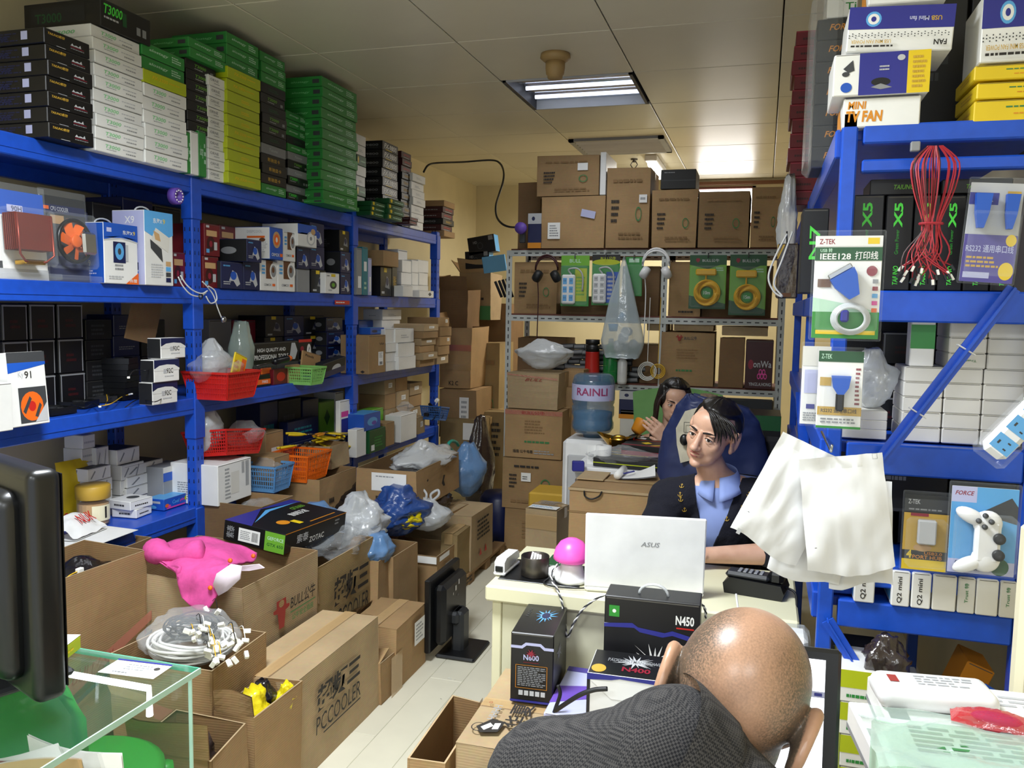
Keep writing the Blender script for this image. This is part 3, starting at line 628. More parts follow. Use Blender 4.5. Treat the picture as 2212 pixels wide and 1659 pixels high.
# ---- second level down (L3)
T1 = LV[1]; g3 = 'cooler boxes on the upper blue shelf'
def handle(o, w, z, r=.045):
    h = MB(); h.tube([(-r, 0, z-.004)]+[(r*-math.cos(i*PI/8), 0, z+.022*math.sin(i*PI/8)) for i in range(1, 8)]+[(r, 0, z-.004)], .0035, 6, 'milkfilm'); h.build('handle', o, True)
b = lb(223, 296, 484, T1, 'coolerX', 'blue and white cooler box showing a blue fan, with plastic handle', X=-2.44, d=.17, group=g3); handle(b, 0, PCACHE and lgeo(223, 296, 484, T1, -2.44, .17)[1][2])
b = lb(311, 372, 458, T1, 'coolerB', 'tall pale blue cooler box with a drawn heatsink, nearest the post', X=-2.42, d=.16, group=g3); handle(b, 0, lgeo(311, 372, 458, T1, -2.42, .16)[1][2])
def blister(px0, px1, pyt, zb, label, card_ops, build, X=-2.47, depth=.075, name='blister_pack', lean=.06):
    """clear bubble pack standing on a shelf of the left rack; local -y faces the aisle"""
    loc, dims = lgeo(px0, px1, pyt, zb, X, .01); w, _, h = dims
    t = thing(name, label, 'blister pack', (X, loc[1], zb), (lean*-1, 0, PI/2), 'blister packs on the upper blue shelf')
    c = MB(); c.cbox(-w/2, w/2, 0, .002, 0, h*.93, .0008, 'paper'); cd = c.build('backing_card', t)
    p = MB(); put(p, lambda u, v, e: (-w/2+u, -e, v), card_ops, w, h*.93); p.build('print', cd)
    s = MB(); s.cbox(-w*.44, w*.44, -depth, -.001, h*.14, h*.74, .012, 'blister'); s.cbox(-w/2-.006, w/2+.006, -.006, .004, -.0, h, .003, 'blister'); s.cbox(-w/2, w/2, -depth*.9, -.002, 0, .02, .004, 'blister'); s.build('clear_shell', t, True)
    build(t, w, h, depth); return t
def copper_cooler(t, w, h, dp):
    for k in range(7):
        m = MB(); y = -dp*.86+k*dp*.11; m.box(-w*.36, w*.36, y, y+.0035, h*.3, h*.68, 'copper'); m.build('fin', t)
    for s in (-1, 1):
        m = MB(); m.tube([(s*w*.33, -dp*.9, h*.67), (s*w*.33, -dp*.92, h*.25), (s*w*.2, -dp*.8, h*.18), (0, -dp*.6, h*.17)], .004, 8, 'copper'); m.build('heat_pipe', t, True)
    m = MB(); m.cbox(-w*.2, w*.2, -dp*.8, -.01, h*.15, h*.2, .003, 'brass'); m.build('base_plate', t)
def fan_blades(t, c, r, mat, hub, n=7, ax='y', th=.012):
    for k in range(n):
        a = k*2*PI/n; m = MB()
        def fn(u, v):
            rr = r*(.3+.68*u); an = a+.75*v/(.5+u)*.9; return (c[0]+rr*math.cos(an), c[1]+(v-.5)*th, c[2]+rr*math.sin(an))
        m.grid(fn, 4, 3, mat); m.build('blade', t, True)
    m = MB(); T = Matrix.Translation(c) @ Matrix.Rotation(PI/2, 4, 'X'); m.lathe([(r*.34, -th), (r*.34, th*.8), (r*.3, th)], 16, hub, T); m.build('hub', t, True)
def orange_fan(t, w, h, dp):
    m = MB(); c = (0, -dp*.6, h*.44); r = w*.34
    m.tube([(c[0]+r*1.1*math.cos(i*PI/12), c[1], c[2]+r*1.1*math.sin(i*PI/12)) for i in range(24)], .008, 6, 'blackplastic', closed=True); m.build('fan_ring', t, True)
    fan_blades(t, c, r, 'orange', 'orange')
    m = MB(); m.cbox(w*.1, w*.42, -dp*.9, -dp*.3, h*.3, h*.55, .008, 'steel'); m.build('heatsink', t)
blister(-14, 99, 398, T1, 'bubble pack with copper heatsink cooler on blue and white card', [('p', 0, .72, 1, 1, 'blue'), ('q', [(0, .72), (1, .72), (1, .6), (.8, .7), (.5, .77), (.2, .77), (0, .75)], 'blue'), ('p', .28, .76, .58, .84, 'lilac'), t_('90H', .36, .77, .56, .83, 'navy'), ('p', 0, 0, 1, .12, 'lgrey'), ('p', 0, .12, .12, .2, 'dgrey')], copper_cooler)
blister(93, 188, 412, T1, 'bubble pack with an orange bladed fan on dark card', [('p', 0, 0, 1, 1, 'soot'), ('p', 0, .8, 1, .9, 'navy'), ('t', 'CPU COOLER', .22, .83, .62, .88, 'lgrey'), ('p', .02, .84, .18, .88, 'orange'), ('p', .2, .68, .5, .78, 'tan'), ('p', .55, .66, .7, .76, 'brown'), ('p', 0, 0, 1, .3, 'navy')], orange_fan, X=-2.5)
# purple ring light hung under the top shelf
p = PX(373, 424, X=-2.46); t = thing('ring_light', 'small purple ring of lights hanging under the top shelf', 'light', p, PI/2)
m = MB(); m.lathe([(.036, 0), (.036, .03), (.03, .034), (.012, .03), (.012, 0)], 20, 'violet', Matrix.Rotation(PI/2, 4, 'X')); m.build('housing', t, True)
for k in range(11):
    a = k*2*PI/11; m = MB(); m.ball((.024*math.cos(a), -.034, .024*math.sin(a)), .0035, n=6, mat='paper'); m.build('bulb', t, True)
m = MB(); m.tube(smoothpts([V(0, 0, .03), V(-.02, .02, .06), V(-.05, .05, .04), V(-.06, .08, .068)], 4), .002, 5, 'wireblack'); m.build('wire', t)
# dark filler boxes added for the dark area at the back of the first bay
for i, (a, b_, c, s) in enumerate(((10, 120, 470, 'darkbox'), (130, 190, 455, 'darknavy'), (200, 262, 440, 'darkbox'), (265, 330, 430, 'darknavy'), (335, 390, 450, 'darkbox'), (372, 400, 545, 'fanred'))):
    lb(a, b_, c, T1, s, ['charcoal filler box at the back behind the copper cooler', 'navy filler box at the back behind the orange fan', 'charcoal filler box behind the blue cooler box', 'navy filler box behind the pale cooler box', 'charcoal filler box beside the ring light', 'dark red box tucked behind the first post'][i], X=-2.66 if i < 5 else -2.5, d=.2, group=g3)
# middle bay
zr = ls(438, 472, 484, T1, ['fanred']*2, 'red fan box next to the first post, %s', X=-2.47, d=.2, group=g3)
ls(476, 512, 488, T1, ['fanred']*2, 'red fan box behind the black one, %s', X=-2.62, d=.2, group=g3)
lb(477, 525, 566, T1, 'fannavy', 'navy fan box under the long black box, near the red boxes', X=-2.45, d=.24, group=g3); lb(526, 561, 566, T1, 'fannavy', 'navy fan box under the black box, beside the white ones', X=-2.45, d=.24, group=g3)
zq = lgeo(477, 561, 566, T1, -2.45, .2)[1][2]+T1+.001
lb(533, 565, 518, zq, 'fannavy', 'black fan box with blue front lying on navy boxes', X=-2.40, d=.34, group=g3)
lb(562, 599, 563, T1, 'fanwb', 'white fan box with brown print, lower row, beside the navy', X=-2.45, d=.2, group=g3); lb(600, 637, 563, T1, 'fanwb', 'white fan box with brown print, lower row, beside the grey', X=-2.45, d=.2, group=g3)
zq = lgeo(562, 637, 563, T1, -2.45, .2)[1][2]+T1+.001
lb(583, 611, 492, zq, 'fanblue', 'white and blue fan box with orange picture, upper row', X=-2.42, d=.3, group=g3); lb(612, 638, 502, zq, 'fanwb', 'white fan box with brown print, upper row', X=-2.44, d=.2, group=g3)
z1 = ls(640, 667, 581, T1, ['greybox'], 'plain grey box at the shelf edge, %s', X=-2.47, d=.2, group=g3); z2 = ls(640, 667, 534, z1, ['fannavy'], 'navy fan box on the grey box, %s', X=-2.46, d=.2, group=g3)
lb(643, 684, 486, z2, 'fanwhite2', 'blue and white box with a drawn white fan, top row', X=-2.42, d=.22, group=g3)
ls(670, 701, 482, T1, ['fanblack', 'fannavy', 'fannavy'], {'fanblack': 'black fan box in the column right of the white fan, %s', 'fannavy': 'navy fan box in the column right of the white fan, %s'}, X=-2.47, d=.22, group=g3)
lb(703, 733, 590, T1, 'cpuwhite', 'small white box with a green cooler picture at the edge', X=-2.43, d=.12, group=g3)
ls(714, 736, 497, T1, ['fanblack']*3, 'black fan box behind the small white one, %s', X=-2.6, d=.2, group=g3)
ls(735, 757, 498, T1, ['fannavy', 'fannavy', 'fanblack'], {'fanblack': 'black fan box beside the middle post, %s', 'fannavy': 'navy fan box beside the middle post, %s'}, X=-2.46, d=.22, group=g3)
# right bay
g3b = 'things on the upper shelf of the last bay'
for a, b_, c, s, n in ((771, 782, 536, 'binder', 'grey ring binder standing beside the middle post'), (783, 795, 534, 'binderteal', 'teal ring binder standing on the upper shelf'), (796, 803, 558, 'binderlight', 'pale lilac folder standing by the teal binder')):
    lb(a, b_, c, T1, s, n, X=-2.44, d=.24, group=g3b, name='binder', cat='binder')
lb(822, 846, 577, T1, 'fanblack', 'black box under the brown box, upright', X=-2.44, d=.28, group=g3b); lb(847, 858, 577, T1, 'tgold', 'slim black box with picture next to white boxes', X=-2.44, d=.2, group=g3b)
zq = lgeo(822, 858, 577, T1, -2.44, .2)[1][2]+T1+.001; lb(829, 861, 543, zq, 'kraftplain', 'plain brown box lying on the black boxes', X=-2.4, d=.3, group=g3b)
lb(860, 880, 540, T1, 'plainwhite', 'tall white box behind the brown one', X=-2.56, d=.1, group=g3b)
k = 0
for col, (a, b_) in enumerate(((868, 889), (890, 904), (905, 925))):
    loc, dims = lgeo(a, b_, 562, T1, -2.46, .12)
    for i in range(3):
        prod('white_box', 'plain white box, %s row, %s column of the white heap' % (('lowest', 'middle', 'top')[i], ('left', 'centre', 'far')[col]), 'box', (loc[0], loc[1], T1+i*dims[2]/3), (dims[0]*.97, .12, dims[2]/3-.001), PI/2+RND.uniform(-.06, .06), 'plainwhite', g3b)
for a, b_, c, n, s in ((871, 892, 618, 'front white box at the foot of the white heap', 'plainwhite'), (906, 937, 628, 'flat white box with a small black diamond mark', 'diamond')):
    if s not in STY: S('diamond', 'white', [('q', [(.6, .5), (.72, .8), (.84, .5), (.72, .2)], 'dgrey')])
    lb(a, b_, c, T1, s, n, X=-2.37, d=.07, group=g3b, name='white_box')
# ------------------------------------------------------------------ builders: baskets, bags, cartons, fans
def basket(label, loc, w, d, h, mat, rot=0, tilt=(0, 0), group=None, nh=5, taper=.82, solid=False):
    t = thing('basket', label, 'basket', loc, (tilt[0], tilt[1], rot), group)
    def P(sx, sy, f): k = taper+(1-taper)*f; return V(sx*w/2*k, sy*d/2*k, h*f)
    r = MB(); c = [P(-1, -1, 1), P(1, -1, 1), P(1, 1, 1), P(-1, 1, 1)]
    for i in range(4): r.bar(c[i]+(c[(i+1) % 4]-c[i]).normalized()*-.004, c[(i+1) % 4], .012, .01, mat)
    r.build('rim', t)
    r = MB(); a = [P(-1, -1, 0), P(1, -1, 0), P(1, 1, 0), P(-1, 1, 0)]; r.add([*a, *[p+V(0, 0, .003) for p in a]], [(3, 2, 1, 0), (4, 5, 6, 7)], mat); r.build('base', t)
    for (s0, s1) in (((-1, -1), (1, -1)), ((1, -1), (1, 1)), ((1, 1), (-1, 1)), ((-1, 1), (-1, -1))):
        m = MB(); L = (P(*s1, 1)-P(*s0, 1)).length; n = max(4, int(L/.014))
        nrm = (P(*s1, 1)-P(*s0, 1)).cross(V(0, 0, 1)).normalized()
        for i in range(n+1):
            f = i/n; m.bar(P(*s0, 0).lerp(P(*s1, 0), f), P(*s0, 1).lerp(P(*s1, 1), f), .0045 if 0 < i < n else .01, .0025, mat, up=nrm)
        for j in range(nh+1):
            f = j/nh; m.bar(P(*s0, f), P(*s1, f), .0025, .005 if j else .018, mat)
        if solid: m.add([P(*s0, 0)-nrm*.001, P(*s1, 0)-nrm*.001, P(*s1, 1)-nrm*.001, P(*s0, 1)-nrm*.001], [(0, 1, 2, 3)], mat)
        m.build('lattice', t)
    return t
def bag(label, loc, rx, ry, rz, mat, seed=0, neck=.0, crump=.16, name='plastic_bag', rot=0, ears=0, n=28, group=None, fold=7):
    """crumpled plastic bag; neck > 0 gathers the top, ears adds carrying loops"""
    t = thing(name, label, 'bag', loc, rot, group); m = MB(); m2 = n*2//3; sd = V(seed*3.1, seed*1.7, seed*.9); rings = []
    for i in range(m2+1):
        a = i/m2; z = a; rad = math.sin(min(1, a*1.6+.06)*PI/2)**.6
        if a > .62: rad *= 1-(1-neck)*((a-.62)/.38)**.8*(1 if neck > 0 else .96)
        ring = []
        for k in range(n):
            b = 2*PI*k/n; p = V(math.cos(b)*rad, math.sin(b)*rad, z*1.0)
            q = p*2.2+sd; f = 1+crump*(noise.noise(q)*1.2+abs(noise.noise(q*2.3))*.8-.3)+crump*.3*noise.noise(q*6)-crump*.7*abs(noise.noise(q*3.7))-crump*.4*abs(noise.noise(q*8))
            if a > .5 and neck > 0: f *= 1+.25*(a-.5)*math.sin(b*fold+seed)
            ring.append(V(p.x*f*rx, p.y*f*ry, (z+crump*.35*noise.noise(q*1.4+V(5, 5, 5))*(a > .02))*rz))
        rings.append(ring)
    m.rings(rings, mat); m.build('film', t, True)
    if ears:
        for s in (-1, 1):
            e = MB(); top = V(s*rx*.15, 0, rz*.97); hgt = rz*.35
            e.tube(smoothpts([top, top+V(s*rx*.3, 0, hgt*.6), top+V(s*rx*.22, ry*.1, hgt), top+V(-s*rx*.05, 0, hgt*.6), top+V(0, 0, 0)], 5), rx*.055, 6, mat); e.build('handle', t, True)
    return t
def carton(label, loc, dims, rot=0, mat='card', open_=None, flaps=None, ops=None, group=None, wear=.006, tape=True, tilt=(0, 0), name='carton', inner='cardin', cat='carton'):
    """corrugated carton; open_ gives the four flap angles (front, right, back, left) from vertical, None = flap torn off"""
    w, d, h = dims; t = thing(name, label, cat, loc, (tilt[0], tilt[1], rot), group); rr = random.Random(int(abs(loc[0]*1e3+loc[1]*77)+h*991))
    J = {}
    def jt(i, j, k):
        if (i, j, k) not in J: J[i, j, k] = V(rr.uniform(-wear, wear), rr.uniform(-wear, wear), rr.uniform(-wear, wear) if k else 0)
        return J[i, j, k]
    def corner(i, j, k): return V((i-.5)*w, (j-.5)*d, k*h)+jt(i, j, k)
    def surf(a, b, c, e, u, v, nrm, bl):
        p = a*(1-u)*(1-v)+b*u*(1-v)+c*u*v+e*(1-u)*v
        return p+nrm*(bl*math.sin(u*PI)*math.sin(v*PI)+wear*.5*noise.noise(p*9+V(*loc)))
    m = MB(); sides = [((0, 0), (1, 0), V(0, -1, 0)), ((1, 0), (1, 1), V(1, 0, 0)), ((1, 1), (0, 1), V(0, 1, 0)), ((0, 1), (0, 0), V(-1, 0, 0))]
    for s0, s1, nrm in sides:
        bl = rr.uniform(-wear, wear*1.2); A, B, D_, E_ = corner(*s0, 0), corner(*s1, 0), corner(*s1, 1), corner(*s0, 1)
        m.grid(lambda u, v: surf(A, B, D_, E_, u, v, nrm, bl if 0 < u < 1 and 0 < v < 1 else 0), 6, 6, mat)
        if open_ is not None:
            o = nrm*-.005; m.grid(lambda u, v: surf(A+o, B+o, D_+o, E_+o, u, v, nrm, bl if 0 < u < 1 and 0 < v < 1 else 0), 6, 6, inner, flip=True)
            m.add([D_, E_, E_+o, D_+o], [(0, 1, 2, 3)], 'cardpale')
    m.add([corner(0, 0, 0), corner(1, 0, 0), corner(1, 1, 0), corner(0, 1, 0)], [(3, 2, 1, 0)], mat)
    if open_ is not None: m.add([corner(0, 0, 0)+V(0, 0, .004), corner(1, 0, 0)+V(0, 0, .004), corner(1, 1, 0)+V(0, 0, .004), corner(0, 1, 0)+V(0, 0, .004)], [(0, 1, 2, 3)], inner)
    m.build('body', t)
    if open_ is None:
        mid = .5; g = .003                              # two long top flaps meeting at the seam
        for a0, a1 in ((0, mid-g), (mid+g, 1)):
            f = MB(); A, B, D_, E_ = corner(0, 0, 1), corner(1, 0, 1), corner(1, 1, 1), corner(0, 1, 1)
            def top(u, v):
                vv = a0+(a1-a0)*v; p = A*(1-u)*(1-vv)+B*u*(1-vv)+D_*u*vv+E_*(1-u)*vv; return p+V(0, 0, .001+.003*math.sin(u*PI)*(1-abs(vv-.5)*2)*rr.uniform(.6, 1))
            f.grid(top, 6, 3, mat); f.build('flap', t)
        if tape:
            f = MB(); wd = .024
            f.grid(lambda u, v: V((u-.5)*w*.995, (v-.5)*wd*2, h+.006), 4, 1, 'tape')
            for s in (-1, 1): f.grid(lambda u, v, s=s: V(s*(w/2+.006), (u-.5)*wd*2*s, h+.004-v*.06), 1, 1, 'tape')
            f.build('tape', t)
    else:
        for (s0, s1, nrm), ang in zip(sides, open_):
            if ang is None: continue
            A, B = corner(*s0, 1), corner(*s1, 1); fl_ = (min(w, d)*.48 if (A-B).length >= min(w, d)*1.02 or True else 0); a = math.radians(ang)
            dr = V(0, 0, math.cos(a))+nrm*math.sin(a); f = MB(); ph = rr.random()*9
            def fn(u, v, o=0.0): p = A.lerp(B, u*.96+.02)+dr*fl_*v*(1-.03*math.sin(u*7+ph)); return p+(nrm*math.cos(a)-V(0, 0, math.sin(a)))*(.012*math.sin(u*4+ph)*v+o)
            f.grid(lambda u, v: fn(u, v), 5, 3, mat); f.grid(lambda u, v: fn(u, v, -.004), 5, 3, inner, flip=True); f.build('flap', t)
    if ops:
        for face, lst in ops.items():
            F, a, c = faceF(face, w, d, h); pm = MB(); put(pm, lambda u, v, e: F(u, v, e+wear*1.6+.001), lst, a, c); pm.build('print', t)
    return t
def case_fan(label, loc, s, rot, mat='blackplastic', group=None, blades=True):
    t = thing('case_fan', label, 'fan', loc, rot, group); th = .025; f = MB(); a = s/2; n = 24
    ci = [(a*.94*math.cos(2*PI*k/n), a*.94*math.sin(2*PI*k/n)) for k in range(n)]
    sq = [(max(-a, min(a, 1.5*a*math.cos(2*PI*k/n))), max(-a, min(a, 1.5*a*math.sin(2*PI*k/n)))) for k in range(n)]
    for z, fl in ((0, True), (th, False)): f.rings([[V(x, y, z) for x, y in sq], [V(x, y, z) for x, y in ci]], mat, cap=False, flip=not fl)
    f.rings([[V(x, y, 0) for x, y in sq], [V(x, y, th) for x, y in sq]], mat, cap=False); f.rings([[V(x, y, 0) for x, y in ci], [V(x, y, th) for x, y in ci]], mat, cap=False, flip=True)
    f.build('frame', t)
    m = MB(); m.lathe([(a*.34, .002), (a*.34, th-.002), (a*.3, th)], 14, 'darkplastic'); m.build('hub', t)
    if blades:
        for k in range(7):
            m = MB(); b0 = k*2*PI/7; m.grid(lambda u, v: V((a*(.33+.57*u))*math.cos(b0+.7*v), (a*(.33+.57*u))*math.sin(b0+.7*v), .004+(th-.008)*v), 2, 2, 'soot'); m.build('blade', t)
    return t
def cable(label, pts, r, mat, name='cable', ends=None, cat='cable', group=None, n=5):
    m = MB(); P = smoothpts([Vector(p) for p in pts], 6); m.tube(P, r, n, mat); o = m.build(name, None, True); tag(o, label, cat, group)
    if ends:
        for p, q in ((P[0], P[1]),)+((((P[-1], P[-2])),) if ends > 1 else ()):
            e = MB(); d_ = (p-q).normalized(); e.bar(p-d_*.002, p+d_*.016, .009, .006, 'connector'); e.build('connector', o)
    return o
def lbz(px0, px1, pyt, pyb, zb, style, label, d=.2, group=None, name='product_box', cat='box', turn=0, tilt=None):
    X = max(-2.72, PX((px0+px1)/2, pyb, Z=zb).x)
    return lb(px0, px1, pyt, zb, style, label, X=X, d=d, group=group, name=name, cat=cat, turn=turn, tilt=tilt)

# ------------------------------------------------------------------ middle shelf (L4)
T2 = LV[2]; g4 = 'things on the middle blue shelf'
S('fanpack', 'white', [('p', 0, .86, 1, 1, 'dgrey'), ('q', [(0, .86), (1, .86), (1, .82), (0, .72)], 'blue'), t_('Ky', .25, .64, .4, .74, 'lgrey'), t_('91', .42, .64, .6, .74, 'ink'), ('p', .22, .04, .95, .52, 'dgrey'), ('o', .55, .26, .3, .2, 'orange'), ('o', .55, .26, .1, .07, 'red'), ('q', [(.6, .04), (.95, .04), (.95, .3)], 'lgrey'), ('q', [(.3, .2), (.5, .4), (.55, .36), (.36, .16)], 'dgrey'), ('q', [(.6, .12), (.75, .3), (.8, .26), (.68, .1)], 'dgrey')])
lb(22, 104, 762, T2, 'fanpack', 'white cooler pack with an orange fan picture, on the middle shelf', X=-2.38, d=.07, group=g4, tilt=(-.08, 0))
lb(-25, 26, 828, T2, 'plainwhite', 'plain white box at the picture edge by the fan pack', X=-2.36, d=.12, group=g4)
k = 0
for (a, b_, c, zz) in ((4, 58, 708, 0), (62, 116, 708, 0), (122, 176, 708, 0)):
    ls(a, b_, c-52, T2, ['darkframe']*3, 'dark box with pale frame lines, %s, ' % '%s'+('left', 'centre', 'third')[k]+' column at the back', X=-2.68, d=.2, group=g4); k += 1
ls(184, 240, 690, T2, ['darkbox']*4, 'charcoal filler box deep in the shelf behind the loose fans, %s', X=-2.75, d=.15, group=g4); ls(243, 300, 680, T2, ['darknavy']*4, 'navy filler box deep in the shelf near the card piece, %s', X=-2.75, d=.15, group=g4); ls(303, 355, 690, T2, ['darkbox']*4, 'charcoal filler box deep in the shelf near the post, %s', X=-2.78, d=.12, group=g4)  # generic dark boxes added to fill the dark area behind the fans
ls(331, 385, 776, T2, ['box92']*2, 'navy and white cooler box, %s of the pair below the third', X=-2.42, d=.07, group=g4)
zq = lgeo(331, 385, 776, T2, -2.42, .1)[1][2]+T2+.001; lb(347, 400, 730, zq, 'box92', 'navy and white cooler box slid sideways on the pair', X=-2.43, d=.07, group=g4)
q = PX(312, 700, X=-2.6); m = MB(); m.cbox(-.09, .09, -.004, .004, -.11, .11, .001, 'carddark'); tag(m.build('card_sheet', None, False, (q.x, q.y, q.z+.03), (.1, .2, PI/2)), 'loose brown card sheet leaning deep in the shelf', 'card')
for i in range(7):
    p = PX(292, 862, Z=T2); case_fan('black case fan in the fan stack, %s' % nth(i, 7).replace('box', 'one'), (p.x-.06, p.y-.02, T2+.001+i*.0262), .115, .1+i*.05, group=g4)
for i, (a, b_, tx, ty) in enumerate(((130, 895, 0, .0), (185, 880, 0, .3), (232, 868, 0, .9), (160, 865, .0, .5))):
    p = PX(a, b_, Z=T2); case_fan(['black case fan lying by the fan pack', 'black case fan lying in the loose pile, second', 'black case fan lying with its yellow wire', 'black case fan at the back of the loose pile'][i], (p.x-.04-.03*(i == 3), p.y, T2+.001+(.027 if i == 3 else 0)), .12, ty, group=g4)
p0 = lambda x, y, dz=.006: PX(x, y, Z=T2+dz)
for i, (pt, mt) in enumerate(((((265, 832), (262, 822), (250, 828), (247, 850), (228, 872)), 'wireblack'), (((205, 833), (225, 842), (232, 862), (228, 874)), 'wireyellow'), (((280, 852), (262, 858), (240, 872), (212, 878)), 'wireyellow'), (((372, 838), (360, 852), (335, 868), (300, 862), (270, 880)), 'wireblack'), (((215, 878), (200, 872), (180, 880), (150, 872)), 'wireblack'), (((278, 815), (290, 800), (318, 800), (325, 790)), 'wireblack'))):
    cable(['thin black fan lead with white plug', 'curled yellow fan lead on the pile', 'yellow fan lead running to the shelf edge', 'black fan lead under the navy white boxes', 'black fan lead lying along the shelf edge', 'black fan lead hanging on the fan stack'][i], [p0(x, y, .028-.012*(j % 2) if i < 5 else .15) for j, (x, y) in enumerate(pt)], .0022, mt, 'fan_lead', 1, group='loose fan leads')
# middle bay, back row
for a, b_, c, s, n in ((452, 500, 690, 'greybox', 'pale grey box with red print at the back of the middle bay'), (503, 552, 692, 'redbox', 'dark red box at the back of the middle bay')): lb(a, b_, c, T2, s, n, X=-2.76, d=.12, group=g4)
ls(572, 612, 682, T2, ['fanblack']*3, 'black fan box at the back, %s of the first dim column', X=-2.7, d=.18, group=g4); ls(614, 655, 682, T2, ['fannavy']*3, 'navy fan box at the back, %s of the second dim column', X=-2.7, d=.18, group=g4); ls(657, 700, 682, T2, ['fanblack']*3, 'black fan box at the back, %s of the third dim column', X=-2.7, d=.18, group=g4)
ls(706, 742, 686, T2, ['fannavy']*4, 'navy fan box, %s of the column beside the middle post', X=-2.62, d=.18, group=g4)
p = PX(472, 856, Z=T2+.0)
basket('red plastic basket overflowing with bagged parts, beside the first post', (-2.40, PX(480, 850, X=-2.4).y, T2+.001), .25, .24, .115, 'basketred', PI/2, group='baskets on the blue rack', solid=True)
y_ = PX(470, 800, X=-2.42).y
bag('clear bag of small parts heaped in the red basket', (-2.42, y_-.02, T2+.05), .11, .16, .16, 'clearfilm', 3, .3, group=g4); bag('milky bag lying over the red basket', (-2.5, y_+.06, T2+.06), .08, .1, .2, 'milkfilm', 5, .25, group=g4)
bag('tall clear bag standing behind the red basket', (-2.56, PX(522, 800, X=-2.56).y, T2+.0), .06, .08, .34, 'palefilm', 9, .5, crump=.1, group=g4)
S('tagyel', 'yellow', [('p', .6, .2, .95, .9, 'orange'), ('g', .1, .3, .5, .8, 3, 'amber')]); S('packred', 'red', [('p', 0, .0, 1, .12, 'white')])
lbz(440, 500, 782, 800, T2+.09, 'packred', 'red card pack with white edge lying in the red basket', d=.05, group=g4, tilt=(.0, -.3)); lb(494, 522, 764, T2+.055, 'tagyel', 'yellow card tag sticking out of the red basket', X=-2.35, d=.006, group=g4, tilt=(0, .35))
S('toolpack', 'black', [t_('HIGH QUALITY AND', .08, .76, .7, .86, 'white'), t_('PROFESSIONAL TOOLS', .02, .6, .76, .71, 'white'), ('q', [(.78, .55), (.84, .95), (.92, .95), (.98, .75), (.92, .55)], 'lgrey'), ('p', 0, 0, 1, .5, 'dgrey'), t_('RING TOOLS', .02, .3, .5, .44, 'black'), ('p', .74, .0, 1, .14, 'red')])
lb(547, 644, 738, T2, 'toolpack', 'black header pack of professional tools standing on the shelf', X=-2.52, d=.02, group=g4)
S('toolbit', 'black', [('p', 0, .88, 1, 1, 'red'), ('o', .78, .5, .16, .3, 'white'), ('q', [(.7, .4), (.8, .7), (.86, .6)], 'grey'), t_('TURNING TOOL', .05, .04, .9, .14, 'white'), ('o', .25, .6, .14, .12, 'wine')])
zq = T2+.13; lb(645, 673, 733, T2+.1, 'toolbit', 'small red and black tool pack beside the header pack', X=-2.52, d=.02, group=g4)
S('obox', 'black', [('p', 0, .2, 1, .62, 'orange'), t_('7002', .5, .3, .85, .52, 'white')], top='black'); lbz(546, 584, 810, 836, T2, 'obox', 'orange and black tool box at the shelf edge', d=.1, group=g4)
S('ocard', 'orange', [('p', .4, .0, 1, .7, 'dred')]); lbz(564, 588, 795, 833, T2, 'ocard', 'bright orange card pack behind the tool box', d=.01, group=g4, turn=.1); S('rpack', 'dred', [('o', .5, .5, .3, .3, 'red')]); lbz(591, 622, 797, 830, T2, 'rpack', 'dark red tool pack in clear film', d=.03, group=g4)
S('kpack', 'kraft', [t_('Pitools', .15, .72, .6, .86, 'ink')]); lbz(622, 648, 788, 826, T2, 'kpack', 'kraft card pack beside the green basket', d=.02, group=g4)
def gun(label, p, rot, L=.2, mat='blackplastic', hm='orange', group=None):
    t = thing('screwdriver', label, 'screwdriver', p, rot, group); m = MB(); T = Matrix.Rotation(PI/2, 4, 'Y')
    m.lathe([(.012, 0), (.019, .02), (.017, .05), (.02, .1), (.015, .115)], 12, mat, T); m.build('grip', t, True)
    m = MB(); m.lathe([(.013, .112), (.016, .118), (.011, .135)], 12, hm, T); m.build('cap', t, True); m = MB(); m.tube([(0, 0, 0), (-L*.6, 0, 0)], .004, 8, 'darksteel'); m.build('shaft', t, True); return t
p = PX(590, 782, X=-2.46); gun('black and orange screwdriver lying across the tool packs', p, (0, -.12, PI/2-.2), group=g4)
basket('pale green basket of tool packs on the middle shelf', (-2.42, PX(668, 800, X=-2.4).y, T2+.001), .15, .16, .085, 'basketgreen', PI/2, group='baskets on the blue rack')
S('npack', 'soot', [('o', .6, .4, .2, .3, 'lgrey'), ('p', 0, 0, 1, .4, 'navy')]); lb(695, 745, 776, T2+.03, 'npack', 'dark grey fan pouch lying over the green basket edge', X=-2.40, d=.05, group=g4, tilt=(.15, -.12)); lb(650, 690, 762, T2+.05, 'kpack', 'tan card pouch standing in the green basket', X=-2.5, d=.01, group=g4, tilt=(0, .2))
# last bay
S('kcart', 'card', [t_('VAA', .62, .74, .9, .8, 'ink'), ('p', .55, .2, .85, .56, 'paper'), ('g', .6, .4, .8, .54, 4, 'printgrey'), ('b', .62, .22, .8, .3, 'ink')], l=[('q', [(.7, .06), (.78, .1), (.86, .06), (.78, .02)], 'ink')])
lb(797, 833, 724, T2, 'kcart', 'upright brown carton with white barcode label in the last bay', X=-2.37, d=.2, group=g4, name='carton', cat='carton')
zq = lgeo(797, 833, 724, T2, -2.37, .2)[1][2]+T2+.001; lb(775, 806, 692, zq-.12, 'bluebox', 'blue box behind the brown carton', X=-2.62, d=.2, group=g4); lb(800, 830, 708, zq, 'bluebox', 'small blue box on the brown carton', X=-2.42, d=.08, group=g4)
gw = 'white and brown boxes in the last bay'
ls(834, 859, 740, T2, ['plainwhite']*3, 'small white box, %s of the slim white stack', X=-2.38, d=.1, group=gw); ls(861, 897, 741, T2, ['plainwhite']*2, 'larger white box, %s of the pair at the edge', X=-2.36, d=.12, group=gw)
